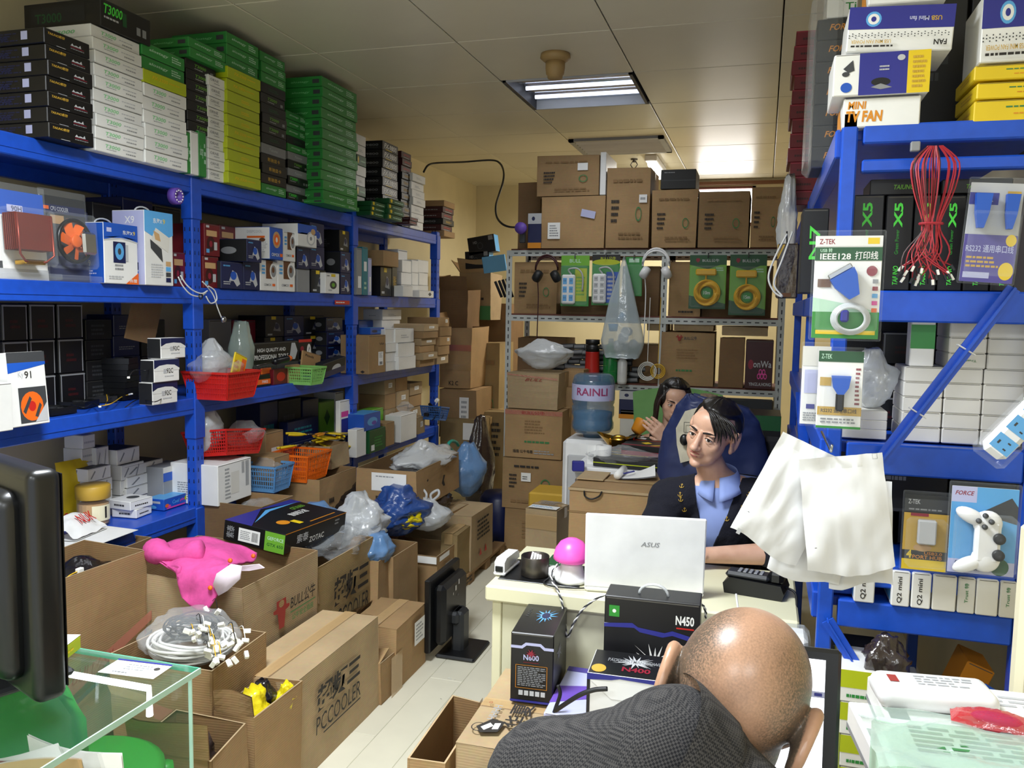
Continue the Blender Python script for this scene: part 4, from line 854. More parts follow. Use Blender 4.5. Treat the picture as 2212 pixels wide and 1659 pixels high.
z1 = lgeo(834, 897, 741, T2, -2.38, .1)[1][2]+T2+.002; lb(832, 852, 711, z1, 'plainwhite', 'white box on the slim white stack', X=-2.39, d=.1, group=gw); lb(854, 894, 710, z1, 'smallwhite', 'white flat box on the white pair', X=-2.38, d=.14, group=gw)
ls(826, 866, 668, z1, ['greybox', 'plainwhite', 'smallwhite'], {'greybox': 'pale grey box behind on the white stack, %s', 'plainwhite': 'white box behind on the white stack, %s', 'smallwhite': 'white flat box behind, %s'}, X=-2.55, d=.15, group=gw)
ls(912, 943, 700, T2, ['kraftplain', 'kraftlab', 'kraftplain', 'kraftlab', 'kraftplain', 'kraftlab'], {'kraftplain': 'flat brown box, %s of the first flat stack', 'kraftlab': 'flat brown box with white label, %s of the first flat stack'}, X=-2.33, d=.3, group=gw, jit=.014)
ls(948, 972, 686, T2, ['kraftlab', 'kraftplain', 'kraft', 'kraftplain', 'kraft'], {'kraftlab': 'brown box with label, %s of the stack at the rack end', 'kraftplain': 'brown box, %s of the stack at the rack end', 'kraft': 'brown box with sticker, %s of the stack at the rack end'}, X=-2.33, d=.25, group=gw, jit=.014)
# ------------------------------------------------------------------ lowest shelf (L5)
T3 = LV[3]; g5 = 'things on the lowest blue shelf'
F3 = lambda x, y, z=0: PX(x, y, Z=T3+z)
# paper sheet, crisps, jar, paper bag
a, b, c, d = F3(128, 1196, .002), F3(286, 1143, .002), F3(232, 1136, .002), F3(128, 1165, .002)
m = MB(); m.add([a+V(.05, 0, 0), b+V(.03, 0, 0), c, d], [(0, 1, 2, 3)], 'paper'); m.add([a+V(.05, 0, -.001), b+V(.03, 0, -.001), c-V(0, 0, .001), d-V(0, 0, .001)], [(3, 2, 1, 0)], 'paper'); tag(m.build('paper_sheet'), 'white paper sheet spread on the lowest shelf under the jar', 'paper')
p = F3(208, 1118); t = thing('crisp_bag', 'yellow crisp bag standing behind the peanut jar', 'snack bag', (p.x-.06, p.y-.06, T3), PI/2-.1)
w, h = .17, .26; m = MB()
for s in (-1, 1):
    m.grid(lambda u, v, s=s: V((u-.5)*w*(1-.12*math.sin(v*PI)), s*.035*math.sin(u*PI)**.6*math.sin(v*PI)**.5+.004*noise.noise(V(u*6, v*6, s)), v*h), 12, 12, 'yellow', flip=s > 0)
m.build('pouch', t, True)
m = MB(); put(m, lambda u, v, e: V((u-.5)*w, -.036-e, v*h), [('q', [(.2, .5), (.35, .68), (.8, .7), (.95, .56), (.75, .42), (.3, .4)], 'red'), t_("lay's", .3, .48, .85, .62, 'white', 0, .03, .3), ('o', .5, .25, .2, .1, 'cream'), ('o', .7, .82, .15, .06, 'lime')], w, h); m.build('print', t)
p = F3(228, 1136); t = thing('peanut_jar', 'clear jar of peanuts with a gold lid on the shelf', 'jar', (p.x-.06, p.y, T3), 0); t.scale = (1.38, 1.38, 1.3)
m = MB(); m.lathe([(.040, 0), (.046, .006), (.046, .078), (.044, .088), (.04, .09)], 28, 'blister'); m.build('glass_body', t, True)
m = MB(); m.lathe([(.040, .004), (.043, .008), (.043, .072), (.0, .078)], 20, 'tan'); m.build('peanuts', t)
m = MB(); m.lathe([(.047, .088), (.049, .09), (.049, .128), (.046, .132), (0, .132)], 32, 'gold'); m.build('lid', t, True)
m = MB(); put(m, lambda u, v, e: V((.0465+e)*math.cos(-.9+u*1.3), (.0465+e)*math.sin(-.9+u*1.3), .02+v*.05), [('p', i/8, 0, (i+1)/8, 1, 'cream') for i in range(8)]+[('p', .6, .15, .72, .9, 'ink')], 1, 1); m.build('jar_label', t)
p = F3(182, 1158); t = thing('paper_bag', 'crumpled white bag with red lettering lying on the paper', 'bag', (p.x-.03, p.y, T3+.003), PI/2+.15)
m = MB(); m.grid(lambda u, v: V((u-.5)*.2, -.06+v*.10, .012+.07*math.sin(v*PI*.5)*(.6+.4*math.sin(u*PI))+.012*noise.noise(V(u*4, v*4, 2))), 14, 10, 'white'); m.grid(lambda u, v: V((u-.5)*.2, -.06+v*.10, .004), 4, 4, 'white', flip=True); m.build('sheet', t, True)
m = MB(); put(m, lambda u, v, e: V(-.02+u, -.035+v, .05+v*.9+e), [t_('NUK', 0, 0, 1, 1, 'red')], .09, .035); m.build('print', t)
# marbled boxes
S('marble', 'lilac', [('q', [(.1, .2), (.3, .8), (.33, .7), (.16, .2)], 'grey'), ('q', [(.6, .1), (.75, .9), (.78, .8), (.66, .1)], 'printgrey')], l=[('q', [(.4, .1), (.55, .9), (.6, .9), (.5, .1)], 'grey')], top='dgrey'); STY['marble']['body'] = 'white'
S('marblet', 'white', [('g', .1, .3, .9, .6, 1, 'lgrey')])
gm = 'marbled white boxes on the lowest shelf'
def lsz(px0, px1, pyt, pyb, zb, styles, fmt, d=.2, group=None, jit=.008):
    X = max(-2.72, PX((px0+px1)/2, pyb, Z=zb).x); return ls(px0, px1, pyt, zb, styles, fmt, X=X, d=d, group=group, jit=jit)
lsz(187, 238, 1008, 1072, T3, ['marble']*4, 'flat marbled white box behind the jar, %s', .13, gm); lsz(268, 352, 998, 1062, T3, ['marble']*4, 'flat marbled white box, %s of the widest pile', .15, gm, .014)
lsz(255, 305, 968, 1030, T3, ['marble']*4, 'flat marbled box, %s of the pile at the back', .14, gm, .014); ls(177, 204, 938, T3, ['marblet']*6, 'small marbled box, %s of the tall slim pile', X=-2.78, d=.1, group=gm); ls(207, 235, 965, T3, ['marble']*3, 'upright marbled box by the slim pile, %s', X=-2.76, d=.08, group=gm)
S('ink', 'white', [('g', .2, .3, .8, .6, 1, 'ink'), ], l=[('g', .3, .3, .8, .7, 1, 'dgrey')], t=[('o', .62, .5, .22, .2, 'dgrey')])
lbz(290, 328, 1097, 1115, T3, 'ink', 'lower white ink box in the pair at the shelf edge', .12, g5, turn=.1); zz = T3+lgeo(290, 328, 1097, T3, F3(309, 1115).x, .1)[1][2]+.001
lb(285, 330, 1078, zz, 'ink', 'upper white ink box with a cut out, on the pair', X=F3(309, 1115).x, d=.13, group=g5, turn=-.08)
S('candy', 'blue', [t_('Cool', .35, .4, .65, .75, 'sky', 0, .03, .2), t_('pix', .68, .4, .9, .7, 'pink', 0, .03, .2), ('p', .1, .08, .9, .2, 'pink'), ('o', .12, .4, .08, .16, 'orange'), ('o', .22, .3, .06, .12, 'pink'), ('o', .93, .6, .05, .2, 'lime')], l=[('p', .1, .6, .8, .8, 'lgrey'), ('o', .4, .25, .2, .15, 'sky')], top='sky')
lbz(354, 404, 1072, 1096, T3, 'candy', 'blue sweets box with pink print beside the post', .1, g5)
S('bandbox', 'grey', [('p', 0, .62, 1, .85, 'blue'), ('p', 0, .85, 1, 1, 'offwhite')]); lb(352, 405, 1004, T3, 'bandbox', 'grey box with a blue band behind the sweets box', X=-2.62, d=.12, group=g5)
for i, (x, y) in enumerate(((245, 1058), (262, 1066), (280, 1052))):
    p = F3(x, y); m = MB(); m.cbox(-.06, .06, -.07, .07, 0, .012, .003, ('navy', 'soot', 'blue')[i]); m.cbox(-.05, .05, -.06, .06, .012, .0135, .001, 'clearfilm')
    tag(m.build('disc_case', None, False, (p.x-.07, p.y, T3+.0005+i*.0145), (0, 0, .4*i)), ['navy disc case at the bottom of the flat pile', 'black disc case in the middle of the flat pile', 'blue disc case topping the flat pile'][i], 'case', 'disc cases behind the ink boxes')
basket('red basket in shadow behind the first post', (-2.70, PX(385, 980, X=-2.7).y, T3+.001), .2, .22, .14, 'basketred', PI/2, group='baskets on the blue rack')
# middle bay
X = -2.36; loc, dims = lgeo(487, 549, 1030, T3, X, .3)
S('labelbox', 'white', [('p', .38, .2, .62, .75, 'offwhite'), ('g', .2, .1, .36, .9, 9, 'printgrey'), ('b', .7, .65, .78, .95, 'grey'), ('b', .82, .3, .92, .95, 'grey')], l=[('g', .15, .1, .55, .55, 8, 'printgrey')])
wb = prod('open_box', 'large white box with printed labels, holding a red basket', 'box', (X-.14, PX(512, 1050, X=X).y, T3+.001), (.26, .26, .19), PI/2, 'labelbox', g5)
yb = PX(497, 975, X=-2.45).y
basket('red perforated basket tilted on the white label box', (-2.49, yb+.02, T3+.205), .32, .24, .11, 'basketred', PI/2, (-.12, .12), 'baskets on the blue rack', 7)
bag('clear bag of white parts standing in the red basket', (-2.52, yb-.08, T3+.225), .07, .1, .22, 'milkfilm', 12, .4, group=g5); bag('glossy clear bag lying in the red basket', (-2.44, yb+.1, T3+.23), .09, .12, .13, 'clearfilm', 15, .35, group=g5)
basket('small blue basket of bagged parts beside the label box', (-2.40, PX(577, 1010, X=-2.4).y, T3+.001), .17, .2, .12, 'basketblue', PI/2, group='baskets on the blue rack')
bag('clear bag of black parts in the blue basket', (-2.42, PX(575, 1000, X=-2.42).y, T3+.05), .08, .07, .1, 'clearfilm', 21, .5, group=g5)
S('kcard', 'card', [('p', .3, .25, .75, .6, 'paper'), ('g', .36, .34, .68, .52, 2, 'printgrey')]); lb(592, 625, 984, T3, 'kcard', 'brown box with white label between two baskets', X=-2.37, d=.13, group=g5, name='carton', cat='carton')
basket('orange basket on the lowest shelf', (-2.39, PX(655, 990, X=-2.37).y, T3+.001), .25, .24, .135, 'basketorange', PI/2, group='baskets on the blue rack')
carton('low brown tray box beside the orange basket', (-2.43, PX(712, 975, X=-2.4).y, T3+.001), (.22, .2, .13), PI/2, 'cardpale', (None, None, None, None), group=g5)
lb(574, 612, 932, T3+.01, 'kcard', 'tall brown open box at the back with a label', X=-2.58, d=.14, group=g5, name='carton', cat='carton')
def pliers(label, p, rot, hm, L=.17, group=None):
    t = thing('pliers', label, 'pliers', p, rot, group)
    for s in (-1, 1):
        m = MB(); m.tube(smoothpts([V(0, s*.004, 0), V(-.03, s*.012, 0), V(-.07, s*.02, 0), V(-L*.72, s*.014, 0)], 4), [.004]*4+[.007]*9, 7, hm); m.build('grip', t, True)
        m = MB(); m.tube([(0, s*.004, 0), (.03, s*.005, 0), (.055, s*.002, 0)], [.006, .0055, .002], 6, 'darksteel'); m.build('jaw', t, True)
    m = MB(); m.lathe([(.009, -.005), (.009, .005)], 12, 'steel'); m.build('pivot', t); return t
gp = 'pliers heaped in the tray'
for i, (x, y, r, hm, z) in enumerate(((640, 962, 1.2, 'yellow', .02), (670, 955, 1.9, 'blackplastic', .05), (705, 948, 1.4, 'yellow', .075), (730, 942, 2.2, 'yellow', .09), (700, 935, 1.6, 'amber', .11), (662, 938, 1.0, 'yellow', .09), (744, 950, 1.7, 'blackplastic', .06), (602, 986, 1.5, 'yellow', .0))):
    X = -2.47; p = PX(x, y, X=X); pliers('%s handled pliers %s' % (('yellow', 'black', 'yellow', 'yellow', 'orange', 'yellow', 'black', 'yellow')[i], ('hanging over the orange basket', 'in the orange basket heap', 'lying high in the tray heap', 'at the far end of the tray heap', 'on the very top of the heap', 'at the back of the heap', 'next to the middle post', 'lying on the blue basket')[i]), p, (.15*(i % 3-1), .1*(i % 2), PI/2+r-1.5), hm, group=gp)
S('plcard', 'yellow', [('p', .1, .1, .9, .7, 'soot'), ('g', .15, .2, .8, .6, 2, 'gold')])
for i, (a, b_, y) in enumerate(((700, 760, 962), (690, 750, 948), (716, 766, 938))):
    X = -2.44; p = PX((a+b_)/2, y, X=X); prod('tool_card', 'yellow and black tool card in clear wrap, %s of the heap' % ('lowest', 'middle', 'highest')[i], 'card', (X-.03, p.y, p.z), (.22, .09, .006), PI/2+.2*i-.2, 'plcard', gp, (.25-.1*i, .12))
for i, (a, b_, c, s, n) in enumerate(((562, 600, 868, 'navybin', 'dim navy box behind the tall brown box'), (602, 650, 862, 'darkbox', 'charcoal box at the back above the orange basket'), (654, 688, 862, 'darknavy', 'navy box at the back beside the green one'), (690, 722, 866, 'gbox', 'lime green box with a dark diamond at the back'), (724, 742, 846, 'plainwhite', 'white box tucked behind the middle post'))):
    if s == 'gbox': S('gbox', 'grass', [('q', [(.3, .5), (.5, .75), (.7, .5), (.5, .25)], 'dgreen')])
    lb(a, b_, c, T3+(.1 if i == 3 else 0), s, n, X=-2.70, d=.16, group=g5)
ls(625, 690, 905, T3, ['navybin']*2, 'dark blue bin box in the back row, %s', X=-2.62, d=.06, group=g5)
S('stickpack', 'paper', [('p', .1, .1, .9, .5, 'indigo'), ('p', .1, .55, .6, .7, 'pink')]); lb(734, 764, 864, T3+.12, 'stickpack', 'white and violet pack poking past the middle post', X=-2.48, d=.03, group=g5); lb(770, 791, 926, T3, 'plainwhite', 'white card folder just past the middle post', X=-2.37, d=.06, group=g5)
# last bay
S('grnbox', 'dgreen', [('g', .3, .2, .8, .7, 4, 'green'), ('p', .1, .1, .3, .35, 'paper')]); S('limebox', 'grass', [('g', .2, .3, .8, .6, 2, 'lime')]); S('skybox', 'blue', [('o', .5, .5, .3, .25, 'sky'), ('o', .6, .4, .14, .12, 'violet')], top='sky')
zb_ = ls(797, 832, 926, T3, ['grnbox'], 'dark green box at the front of the last bay, %s', X=-2.36, d=.12, group=g5); lb(786, 822, 892, zb_, 'skybox', 'bright blue box on the dark green one', X=-2.37, d=.13, group=g5); lb(796, 828, 884, T3, 'limebox', 'lime green box behind the blue one', X=-2.5, d=.1, group=g5)
gs = 'small brown boxes in the last bay'
for ci, (a, b_, top_, n) in enumerate(((832, 855, 818, 4), (857, 882, 812, 4), (884, 911, 826, 4))):
    ls(a, b_, top_, T3, ['kraftlab' if (i+ci) % 2 else 'kraftplain' for i in range(n)], {'kraftlab': 'small brown box with white label, %s, '+('first', 'second', 'third')[ci]+' column', 'kraftplain': 'small plain brown box, %s, '+('first', 'second', 'third')[ci]+' column'}, X=-2.50, d=.2, group=gs, jit=.008)
lb(834, 852, 912, T3, 'kraftplain', 'brown box at the front beside the dark green one', X=-2.38, d=.1, group=gs); lb(866, 900, 894, T3, 'plainwhite', 'white cube box holding a bubble wrap bag', X=-2.36, d=.12, group=gs, name='white_box')
zz = lgeo(866, 900, 894, T3, -2.36, .1)[1][2]+T3+.001; bag('bubble wrap bag on the white cube box', (-2.42, PX(880, 890, X=-2.4).y, zz), .06, .08, .075, 'clearfilm', 31, .4, group=gs); lb(903, 918, 900, T3, 'kraftlab', 'small brown box right of the white cube', X=-2.40, d=.1, group=gs)
bk = (-2.34, PX(938, 895, X=-2.34).y, T3+.1); basket('navy blue basket of chargers hung at the rack end', bk, .17, .16, .09, 'basketnavy', PI/2, (0, .15), 'baskets on the blue rack')
for i in range(5):
    m = MB(); m.cbox(-.02, .02, -.03, .03, 0, .022, .005, 'blackplastic'); o = m.build('power_adapter', None, False, (bk[0]+(i % 2)*.045-.03, bk[1]-.06+i*.028, bk[2]+.03+.028*(i % 3)), (i*.3, i*.4, i*.7)); tag(o, 'small black power adapter in the navy basket, %s of five' % ('first', 'second', 'third', 'fourth', 'fifth')[i], 'adapter', 'adapters in the navy basket')
    c = MB(); c.tube(smoothpts([V(.02, 0, .01), V(.05, .01, .03), V(.07, -.02, 0), V(.05, -.04, -.03)], 4), .003, 5, 'wireblack'); c.build('cord', o, True)
m = MB(); m.cbox(-.015, .015, -.05, .05, -.012, .012, .006, 'whiteplastic'); o = m.build('usb_hub', None, True, (bk[0]+.02, bk[1]+.0, bk[2]+.14), (0, .5, .3)); tag(o, 'white plastic plug on top of the navy basket', 'plug')
m = MB(); m.tube(smoothpts([V(0, -.05, 0), V(0, -.08, .02), V(.01, -.1, -.02)], 4), .003, 5, 'wirewhite'); m.build('cord', o, True)
# bunch of white cables tied round the first post
ws = []
for i, pts in enumerate((((385, 598), (395, 618), (412, 636), (432, 640), (445, 632)), ((390, 595), (402, 614), (418, 628), (436, 634), (448, 628)), ((437, 608), (450, 622), (462, 640), (470, 665), (480, 690)), ((445, 640), (455, 655), (468, 648), (464, 628), (450, 618)))):
    ws.append([PX(x, y, X=-2.405+.012*(i % 2)) for x, y in pts])
t = thing('white_cable', 'white cable bunch tied round the first post, one end hanging', 'cable', (0, 0, 0))
for P in ws: m = MB(); m.tube(smoothpts(P, 6), .003, 6, 'wirewhite'); m.build('strand', t, True)
m = MB(); T = Matrix.Translation(ws[2][-1]) @ Matrix.Rotation(PI/2, 4, 'Y'); m.lathe([(.012, 0), (.016, .006), (.012, .016), (.005, .018)], 14, 'steel', T); m.build('plug', t, True)
m = MB(); c = ws[0][3]; m.tube([c+V(.004, .012*math.cos(k*PI/6), .012*math.sin(k*PI/6)) for k in range(12)], .003, 5, 'wireblack', closed=True); m.build('tie', t)
# ------------------------------------------------------------------ cartons and bags on the floor along the left rack
gc = 'cartons on the floor along the rack'
def fbox(label, px0, px1, pyt, X, d, z0=0, mat='card', open_=None, ops=None, wear=.006, rot=0, tape=True, y_add=(0, 0), h=None, tilt=(0, 0)):
    """carton whose front faces the aisle on the plane X; px0, px1, pyt: left, right and mean top of its front face"""
    a = PX(px0, pyt, X=X); b = PX(px1, pyt, X=X); y0, y1 = a.y+y_add[0], b.y+y_add[1]; hh = h or (a.z+b.z)/2-z0
    return carton(label, (X-d/2, (y0+y1)/2, z0), (y1-y0, d, hh), PI/2+rot, mat, open_, None, ops, gc, wear, tape, tilt)
bull = lambda u0, v0, u1, v1, c='inkred': [('q', [(u0, v0+(v1-v0)*.62), (u0+(u1-u0)*.5, v0+(v1-v0)*.5), (u1, v0+(v1-v0)*.62), (u1, v0+(v1-v0)*.72), (u0+(u1-u0)*.8, v0+(v1-v0)*.75), (u0+(u1-u0)*.78, v1), (u0+(u1-u0)*.2, v1), (u0+(u1-u0)*.2, v0+(v1-v0)*.75), (u0, v0+(v1-v0)*.72)], c),
      ('q', [(u0+(u1-u0)*.25, v0+(v1-v0)*.55), (u0+(u1-u0)*.35, v0), (u0+(u1-u0)*.65, v0), (u0+(u1-u0)*.75, v0+(v1-v0)*.55)], c), ('o', (u0+u1)/2, v0+(v1-v0)*.85, (u1-u0)*.16, (v1-v0)*.13, 'card')]
# carton of branded sockets, open, on a flat hidden carton
fbox('flat brown carton under the open socket carton', 522, 686, 1450, -1.70, .5, 0, 'carddark', h=.2)
fbox('large open carton with red bull mark and green stripe', 525, 684, 1224, -1.70, .56, .205, 'cardpale', (None, 172, None, None), {'f': bull(.33, .45, .55, .72)+[t_('BULL公牛', .56, .57, .93, .7, 'ink', 0, .012, .2), ('p', .56, .54, .93, .55, 'inkgreen'), t_('公牛安全插座', .58, .46, .9, .52, 'inkgreen'), t_('插座|转换器', .6, .2, .92, .27, 'ink'), ('p', 0, 0, 1, .15, 'green'), t_('保护家庭用电', .1, .04, .9, .12, 'inkgreen'), ('g', .2, .16, .6, .19, 1, 'ink')], 'l': [('o', .25, .5, .03, .05, 'inkred'), ('g', .75, .5, .85, .8, 4, 'printgrey')]}, wear=.007)
# pink garment draped over its near edge
def cloth(name, label, pts_fn, nu, nv, mat, th=.006):
    m = MB(); m.grid(pts_fn, nu, nv, mat); o = m.build(name, None, True); s = o.modifiers.new('s', 'SOLIDIFY'); s.thickness = th; tag(o, label, 'cloth'); return o
A = [PX(x, y, Y=yy) for x, y, yy in ((322, 1190, 2.56), (400, 1166, 2.6), (470, 1170, 2.66), (555, 1195, 2.7))]
B = [PX(x, y, Y=yy) for x, y, yy in ((330, 1216, 2.46), (395, 1222, 2.43), (470, 1206, 2.5), (545, 1216, 2.66))]
Cc = [PX(x, y, Y=yy) for x, y, yy in ((385, 1226, 2.40), (392, 1258, 2.375), (452, 1240, 2.38), (500, 1225, 2.43))]
D = [PX(x, y, Y=yy) for x, y, yy in ((384, 1235, 2.39), (402, 1300, 2.36), (446, 1322, 2.36), (492, 1248, 2.38))]
def bez(R, u): P = smoothpts(R, 8); f = u*(len(P)-1); i = min(int(f), len(P)-2); return P[i].lerp(P[i+1], f-i)
def pk(u, v):
    p = bez([bez(A, u), bez(B, u), bez(Cc, u), bez(D, u)], v); return p+V(.006, -.012, .012)*noise.noise(p*14)+V(0, -.008, .02)*abs(noise.noise(p*9))
ga = thing('pink_garment', 'pink child garment with white lining draped over the open carton', 'garment', (0, 0, 0))
m = MB(); m.grid(pk, 26, 26, 'pinkcloth'); o = m.build('cloth', ga, True); md = o.modifiers.new('s', 'SOLIDIFY'); md.thickness = .008
E0 = [PX(x, y, Y=yy) for x, y, yy in ((330, 1185, 2.50), (350, 1196, 2.46), (395, 1200, 2.47), (440, 1190, 2.5))]
m = MB(); m.tube(smoothpts(E0, 6), [.035+.012*math.sin(i*.5) for i in range(19)], 14, 'pinkcloth'); m.build('sleeve', ga, True)
m = MB(); L0 = [PX(x, y, Y=2.362) for x, y in ((470, 1238), (500, 1218), (523, 1222), (520, 1250), (492, 1276), (474, 1286), (462, 1262))]
c0 = sum(L0, Vector())/len(L0); m.add([c0]+L0, [(0, i+1, (i+1) % 7+1) for i in range(7)], 'whitecloth'); o = m.build('lining', ga, True); md = o.modifiers.new('s', 'SOLIDIFY'); md.thickness = .006
m = MB(); L0 = [PX(x, y, Y=2.5+.001*i) for i, (x, y) in enumerate(((520, 1222), (560, 1218), (572, 1226), (540, 1232), (520, 1232)))]; m.add(L0, [(0, 1, 2, 3, 4)], 'whitecloth'); o = m.build('lining', ga); md = o.modifiers.new('s', 'SOLIDIFY'); md.thickness = .005
for x, y, yy in ((454, 1270, 2.352), (547, 1201, 2.62), (497, 1211, 2.40)):
    m = MB(); c = PX(x, y, Y=yy); m.lathe([(.0075, -.004), (.0085, 0), (.0075, .003), (0, .003)], 14, 'orange', Matrix.Translation(c) @ Matrix.Rotation(PI/2, 4, 'X')); m.build('button', ga, True)
# cooler cartons
cool = lambda u0, v0, u1, v1: [t_('超频三', u0, v0+(v1-v0)*.5, u1, v1, 'ink', 0, .03, .12), t_('PCCOOLER', u0, v0+(v1-v0)*.08, u1, v0+(v1-v0)*.42, 'ink', 0, 0, .1), ('p', u0+.08, v0, u1, v0+(v1-v0)*.03, 'ink')]
fbox('upper brown carton with large black Chinese lettering, flap creased', 686, 805, 1190, -1.71, .45, 0, 'cardolive', (None, None, None, None), {'f': cool(.2, .38, .86, .84)}, wear=.008)
tk = [('r', .3, .82-i*.14, .07, .05, .86, 'ink') for i in range(0)]+[q for i in range(4) for q in (('p', .72, .76-i*.16, .9, .765-i*.16, 'ink'), ('p', .72, .66-i*.16, .9, .665-i*.16, 'ink'), ('p', .72, .66-i*.16, .725, .765-i*.16, 'ink'), ('p', .895, .66-i*.16, .9, .765-i*.16, 'ink'))]
fbox('lower brown carton with large black Chinese lettering, beside the aisle', 633, 818, 1398, -1.425, .25, 0, 'cardpale', None, {'f': cool(.2, .3, .72, .8), 'l': tk}, wear=.005)
# open carton holding yellow bags
t = carton('narrow open carton stuffed with yellow bags', (-1.47, 2.19, 0), (.26, .14, .375), PI/2, 'card', (None, None, None, 4), None, {'l': [('p', .58, .55, .82, .86, 'paper'), ('g', .62, .66, .78, .84, 4, 'printgrey'), ('p', .62, .58, .78, .62, 'grey'), ('q', [(.1, .0), (.1, .4), (.16, .46), (.26, .42), (.26, .38), (.17, .4), (.15, 0)], 'dgrey')]}, gc)
c = V(-1.45, 2.08, 0); bag('bright yellow bag in the narrow open carton', (c.x-.02, c.y+.08, .24), .055, .07, .17, 'yellowfilm', 41, .5, crump=.25); bag('black bag between the yellow ones', (c.x-.04, c.y+.16, .28), .045, .05, .12, 'blackfilm', 42, .4); bag('second yellow bag at the carton corner', (c.x+.02, c.y+.2, .27), .04, .05, .11, 'yellowfilm', 43, .4, crump=.3)
# carton of cables
c = PX(385, 1420, Z=.52)
carton('worn open carton filled with coiled white cables', (-1.745, 2.23, .0), (.35, .34, .50), .06, 'card', (None, None, None, None), None, {'f': [('q', [(.3, .78), (.9, .7), (.95, .6), (.5, .66)], 'tapered'), ('q', [(.0, .85), (.4, .8), (.5, .74), (.05, .78)], 'tape')]}, gc, .012)
cc = V(-1.74, 2.22, .50)
t = thing('cable_coil', 'thick coil of white cables in the worn carton', 'cable coil', cc)
for i in range(14):
    m = MB(); r = .105+.016*(i % 3)+RND.uniform(-.004, .004); z = -.03+.008*(i//2)
    m.tube([(r*math.cos(k*PI/14), r*.85*math.sin(k*PI/14), z+.004*math.sin(k*.7+i)) for k in range(28)], .0055, 6, 'wirewhite', closed=True); m.build('turn', t, True)
for i in range(9):
    m = MB(); r = .085-.008*(i % 4); m.tube([(r*math.cos(k*PI/12)+.01*math.sin(i), r*.8*math.sin(k*PI/12), .045+.007*(i//2)+.008*math.sin(k*.6+i*2)) for k in range(24)], .003, 5, 'wireblack', closed=True); m.build('black_turn', t, True)
bag('clear film round the white cable coil', cc+V(-.0, 0, -.06), .17, .15, .15, 'clearfilm', 51, .6, crump=.08)
t = thing('connector_bunch', 'bunch of white plugs on yellow and black leads over the carton edge', 'cable bunch', (0, 0, 0))
rr = random.Random(5)
for i in range(34):
    x, y = (rr.gauss(478, 26), rr.gauss(1390, 24)) if i < 28 else (rr.uniform(395, 450), rr.uniform(1368, 1385)); c1 = PX(x, y, Z=.585-max(0, (y-1350))*.0005); c1 += V(0, 0, rr.uniform(-.01, .03))
    m = MB(); T = Matrix.Translation(c1) @ Euler((rr.uniform(-1, 1), rr.uniform(-1, 1), rr.uniform(-1, 1))).to_matrix().to_4x4(); m.cbox(-.011, .011, -.006, .006, -.007, .007, .0015, 'connector', T); m.build('plug', t)
    if i % 2: m = MB(); m.tube(smoothpts([c1, c1+V(-.03, .03, .03), c1+V(-.08, .08, .0)], 4), .0014, 4, ('wireyellow', 'wireblack', 'wirewhite')[i % 3]); m.build('lead', t)
# tall carton at the far left under the shelf
E = fbox('long brown carton with red tape print under the lowest shelf', 128, 318, 1218, -2.10, .27, .12, 'card', (None, None, None, None), {'f': [('q', [(0, .42), (1, .62), (1, .56), (0, .34)], 'tapered'), t_('BULL公牛', .05, .40, .55, .5, 'inkred', 0, 0, .3), ('q', [(0, .3), (1, .5), (1, .48), (0, .27)], 'seam')]}, wear=.008)
bag('dark filler heap added inside the long carton', (-2.235, (PX(128, 1218, X=-2.1).y+PX(318, 1218, X=-2.1).y)/2, .45), .12, .26, .28, 'blackfilm', 65, .0, crump=.25, name='dark_filler')  # dark mass added so the open carton is dark inside
cable('yellow lead with a white plug over the long carton', [PX(x, y, X=-2.16) for x, y in ((138, 1256), (148, 1245), (160, 1238), (170, 1234))], .0025, 'wireyellow', 'fan_lead', 0)
m = MB(); c1 = PX(172, 1232, X=-2.16); m.cbox(c1.x-.008, c1.x+.008, c1.y-.012, c1.y+.012, c1.z-.008, c1.z+.008, .002, 'connector'); tag(m.build('plug'), 'white plug at the end of the yellow lead', 'plug')
fbox('brown carton end beside the pink garment under the shelf', 250, 330, 1172, -2.38, .3, .1, 'carddark', (None, None, None, None))
# taped carton seen through the glass counter
c = PX(455, 1545, Z=.40)
carton('torn brown carton wrapped in clear tape behind the counter', (-1.51, 1.91, 0), (.24, .22, .38), .12, 'card', (10, None, None, None), None, {'r': [('q', [(0, .2), (1, .55), (1, .5), (0, .14)], 'tape'), ('g', .2, .1, .6, .16, 1, 'ink')], 'f': [('q', [(.1, 0), (.3, .9), (.4, .9), (.2, 0)], 'tape')]}, gc, .012)
bag('brown clear film inside the torn carton', (-1.51, 1.91, .2), .09, .08, .18, 'brownfilm', 61, .6)
# second row further along
fbox('tall plain brown carton next to the lettered one', 806, 846, 1206, -1.67, .4, 0, 'card', (None, None, None, None), wear=.006, y_add=(.05, 0))
fbox('brown carton with a creased flap, yellow bag on top', 848, 904, 1188, -1.64, .4, 0, 'card', (None, None, None, None), wear=.008, y_add=(.02, 0))
fbox('open carton with torn white edge and blue mark', 945, 986, 1186, -1.60, .36, 0, 'card', (None, None, None, None), {'l': [('p', .1, .55, .3, .66, 'sky'), ('p', .62, .86, 1, .99, 'paper')], 'f': [('p', 0, .9, .5, .99, 'paper'), ('g', .3, .4, .8, .8, 5, 'printgrey')]}, wear=.007)
fbox('plain brown carton behind the floor monitor', 988, 1026, 1142, -1.58, .1, 0, 'cardolive', None, {'f': [('g', .2, .05, .9, .18, 2, 'ink')]})
fbox('pale carton with handling print standing on a pallet', 1020, 1064, 1102, -1.57, .42, .07, 'cardpale', None, {'f': [('g', .2, .5, .8, .9, 5, 'ink'), ('q', [(.3, .2), (.36, .34), (.42, .2)], 'red'), ('q', [(.55, .2), (.61, .34), (.67, .2)], 'red')]}, wear=.004)
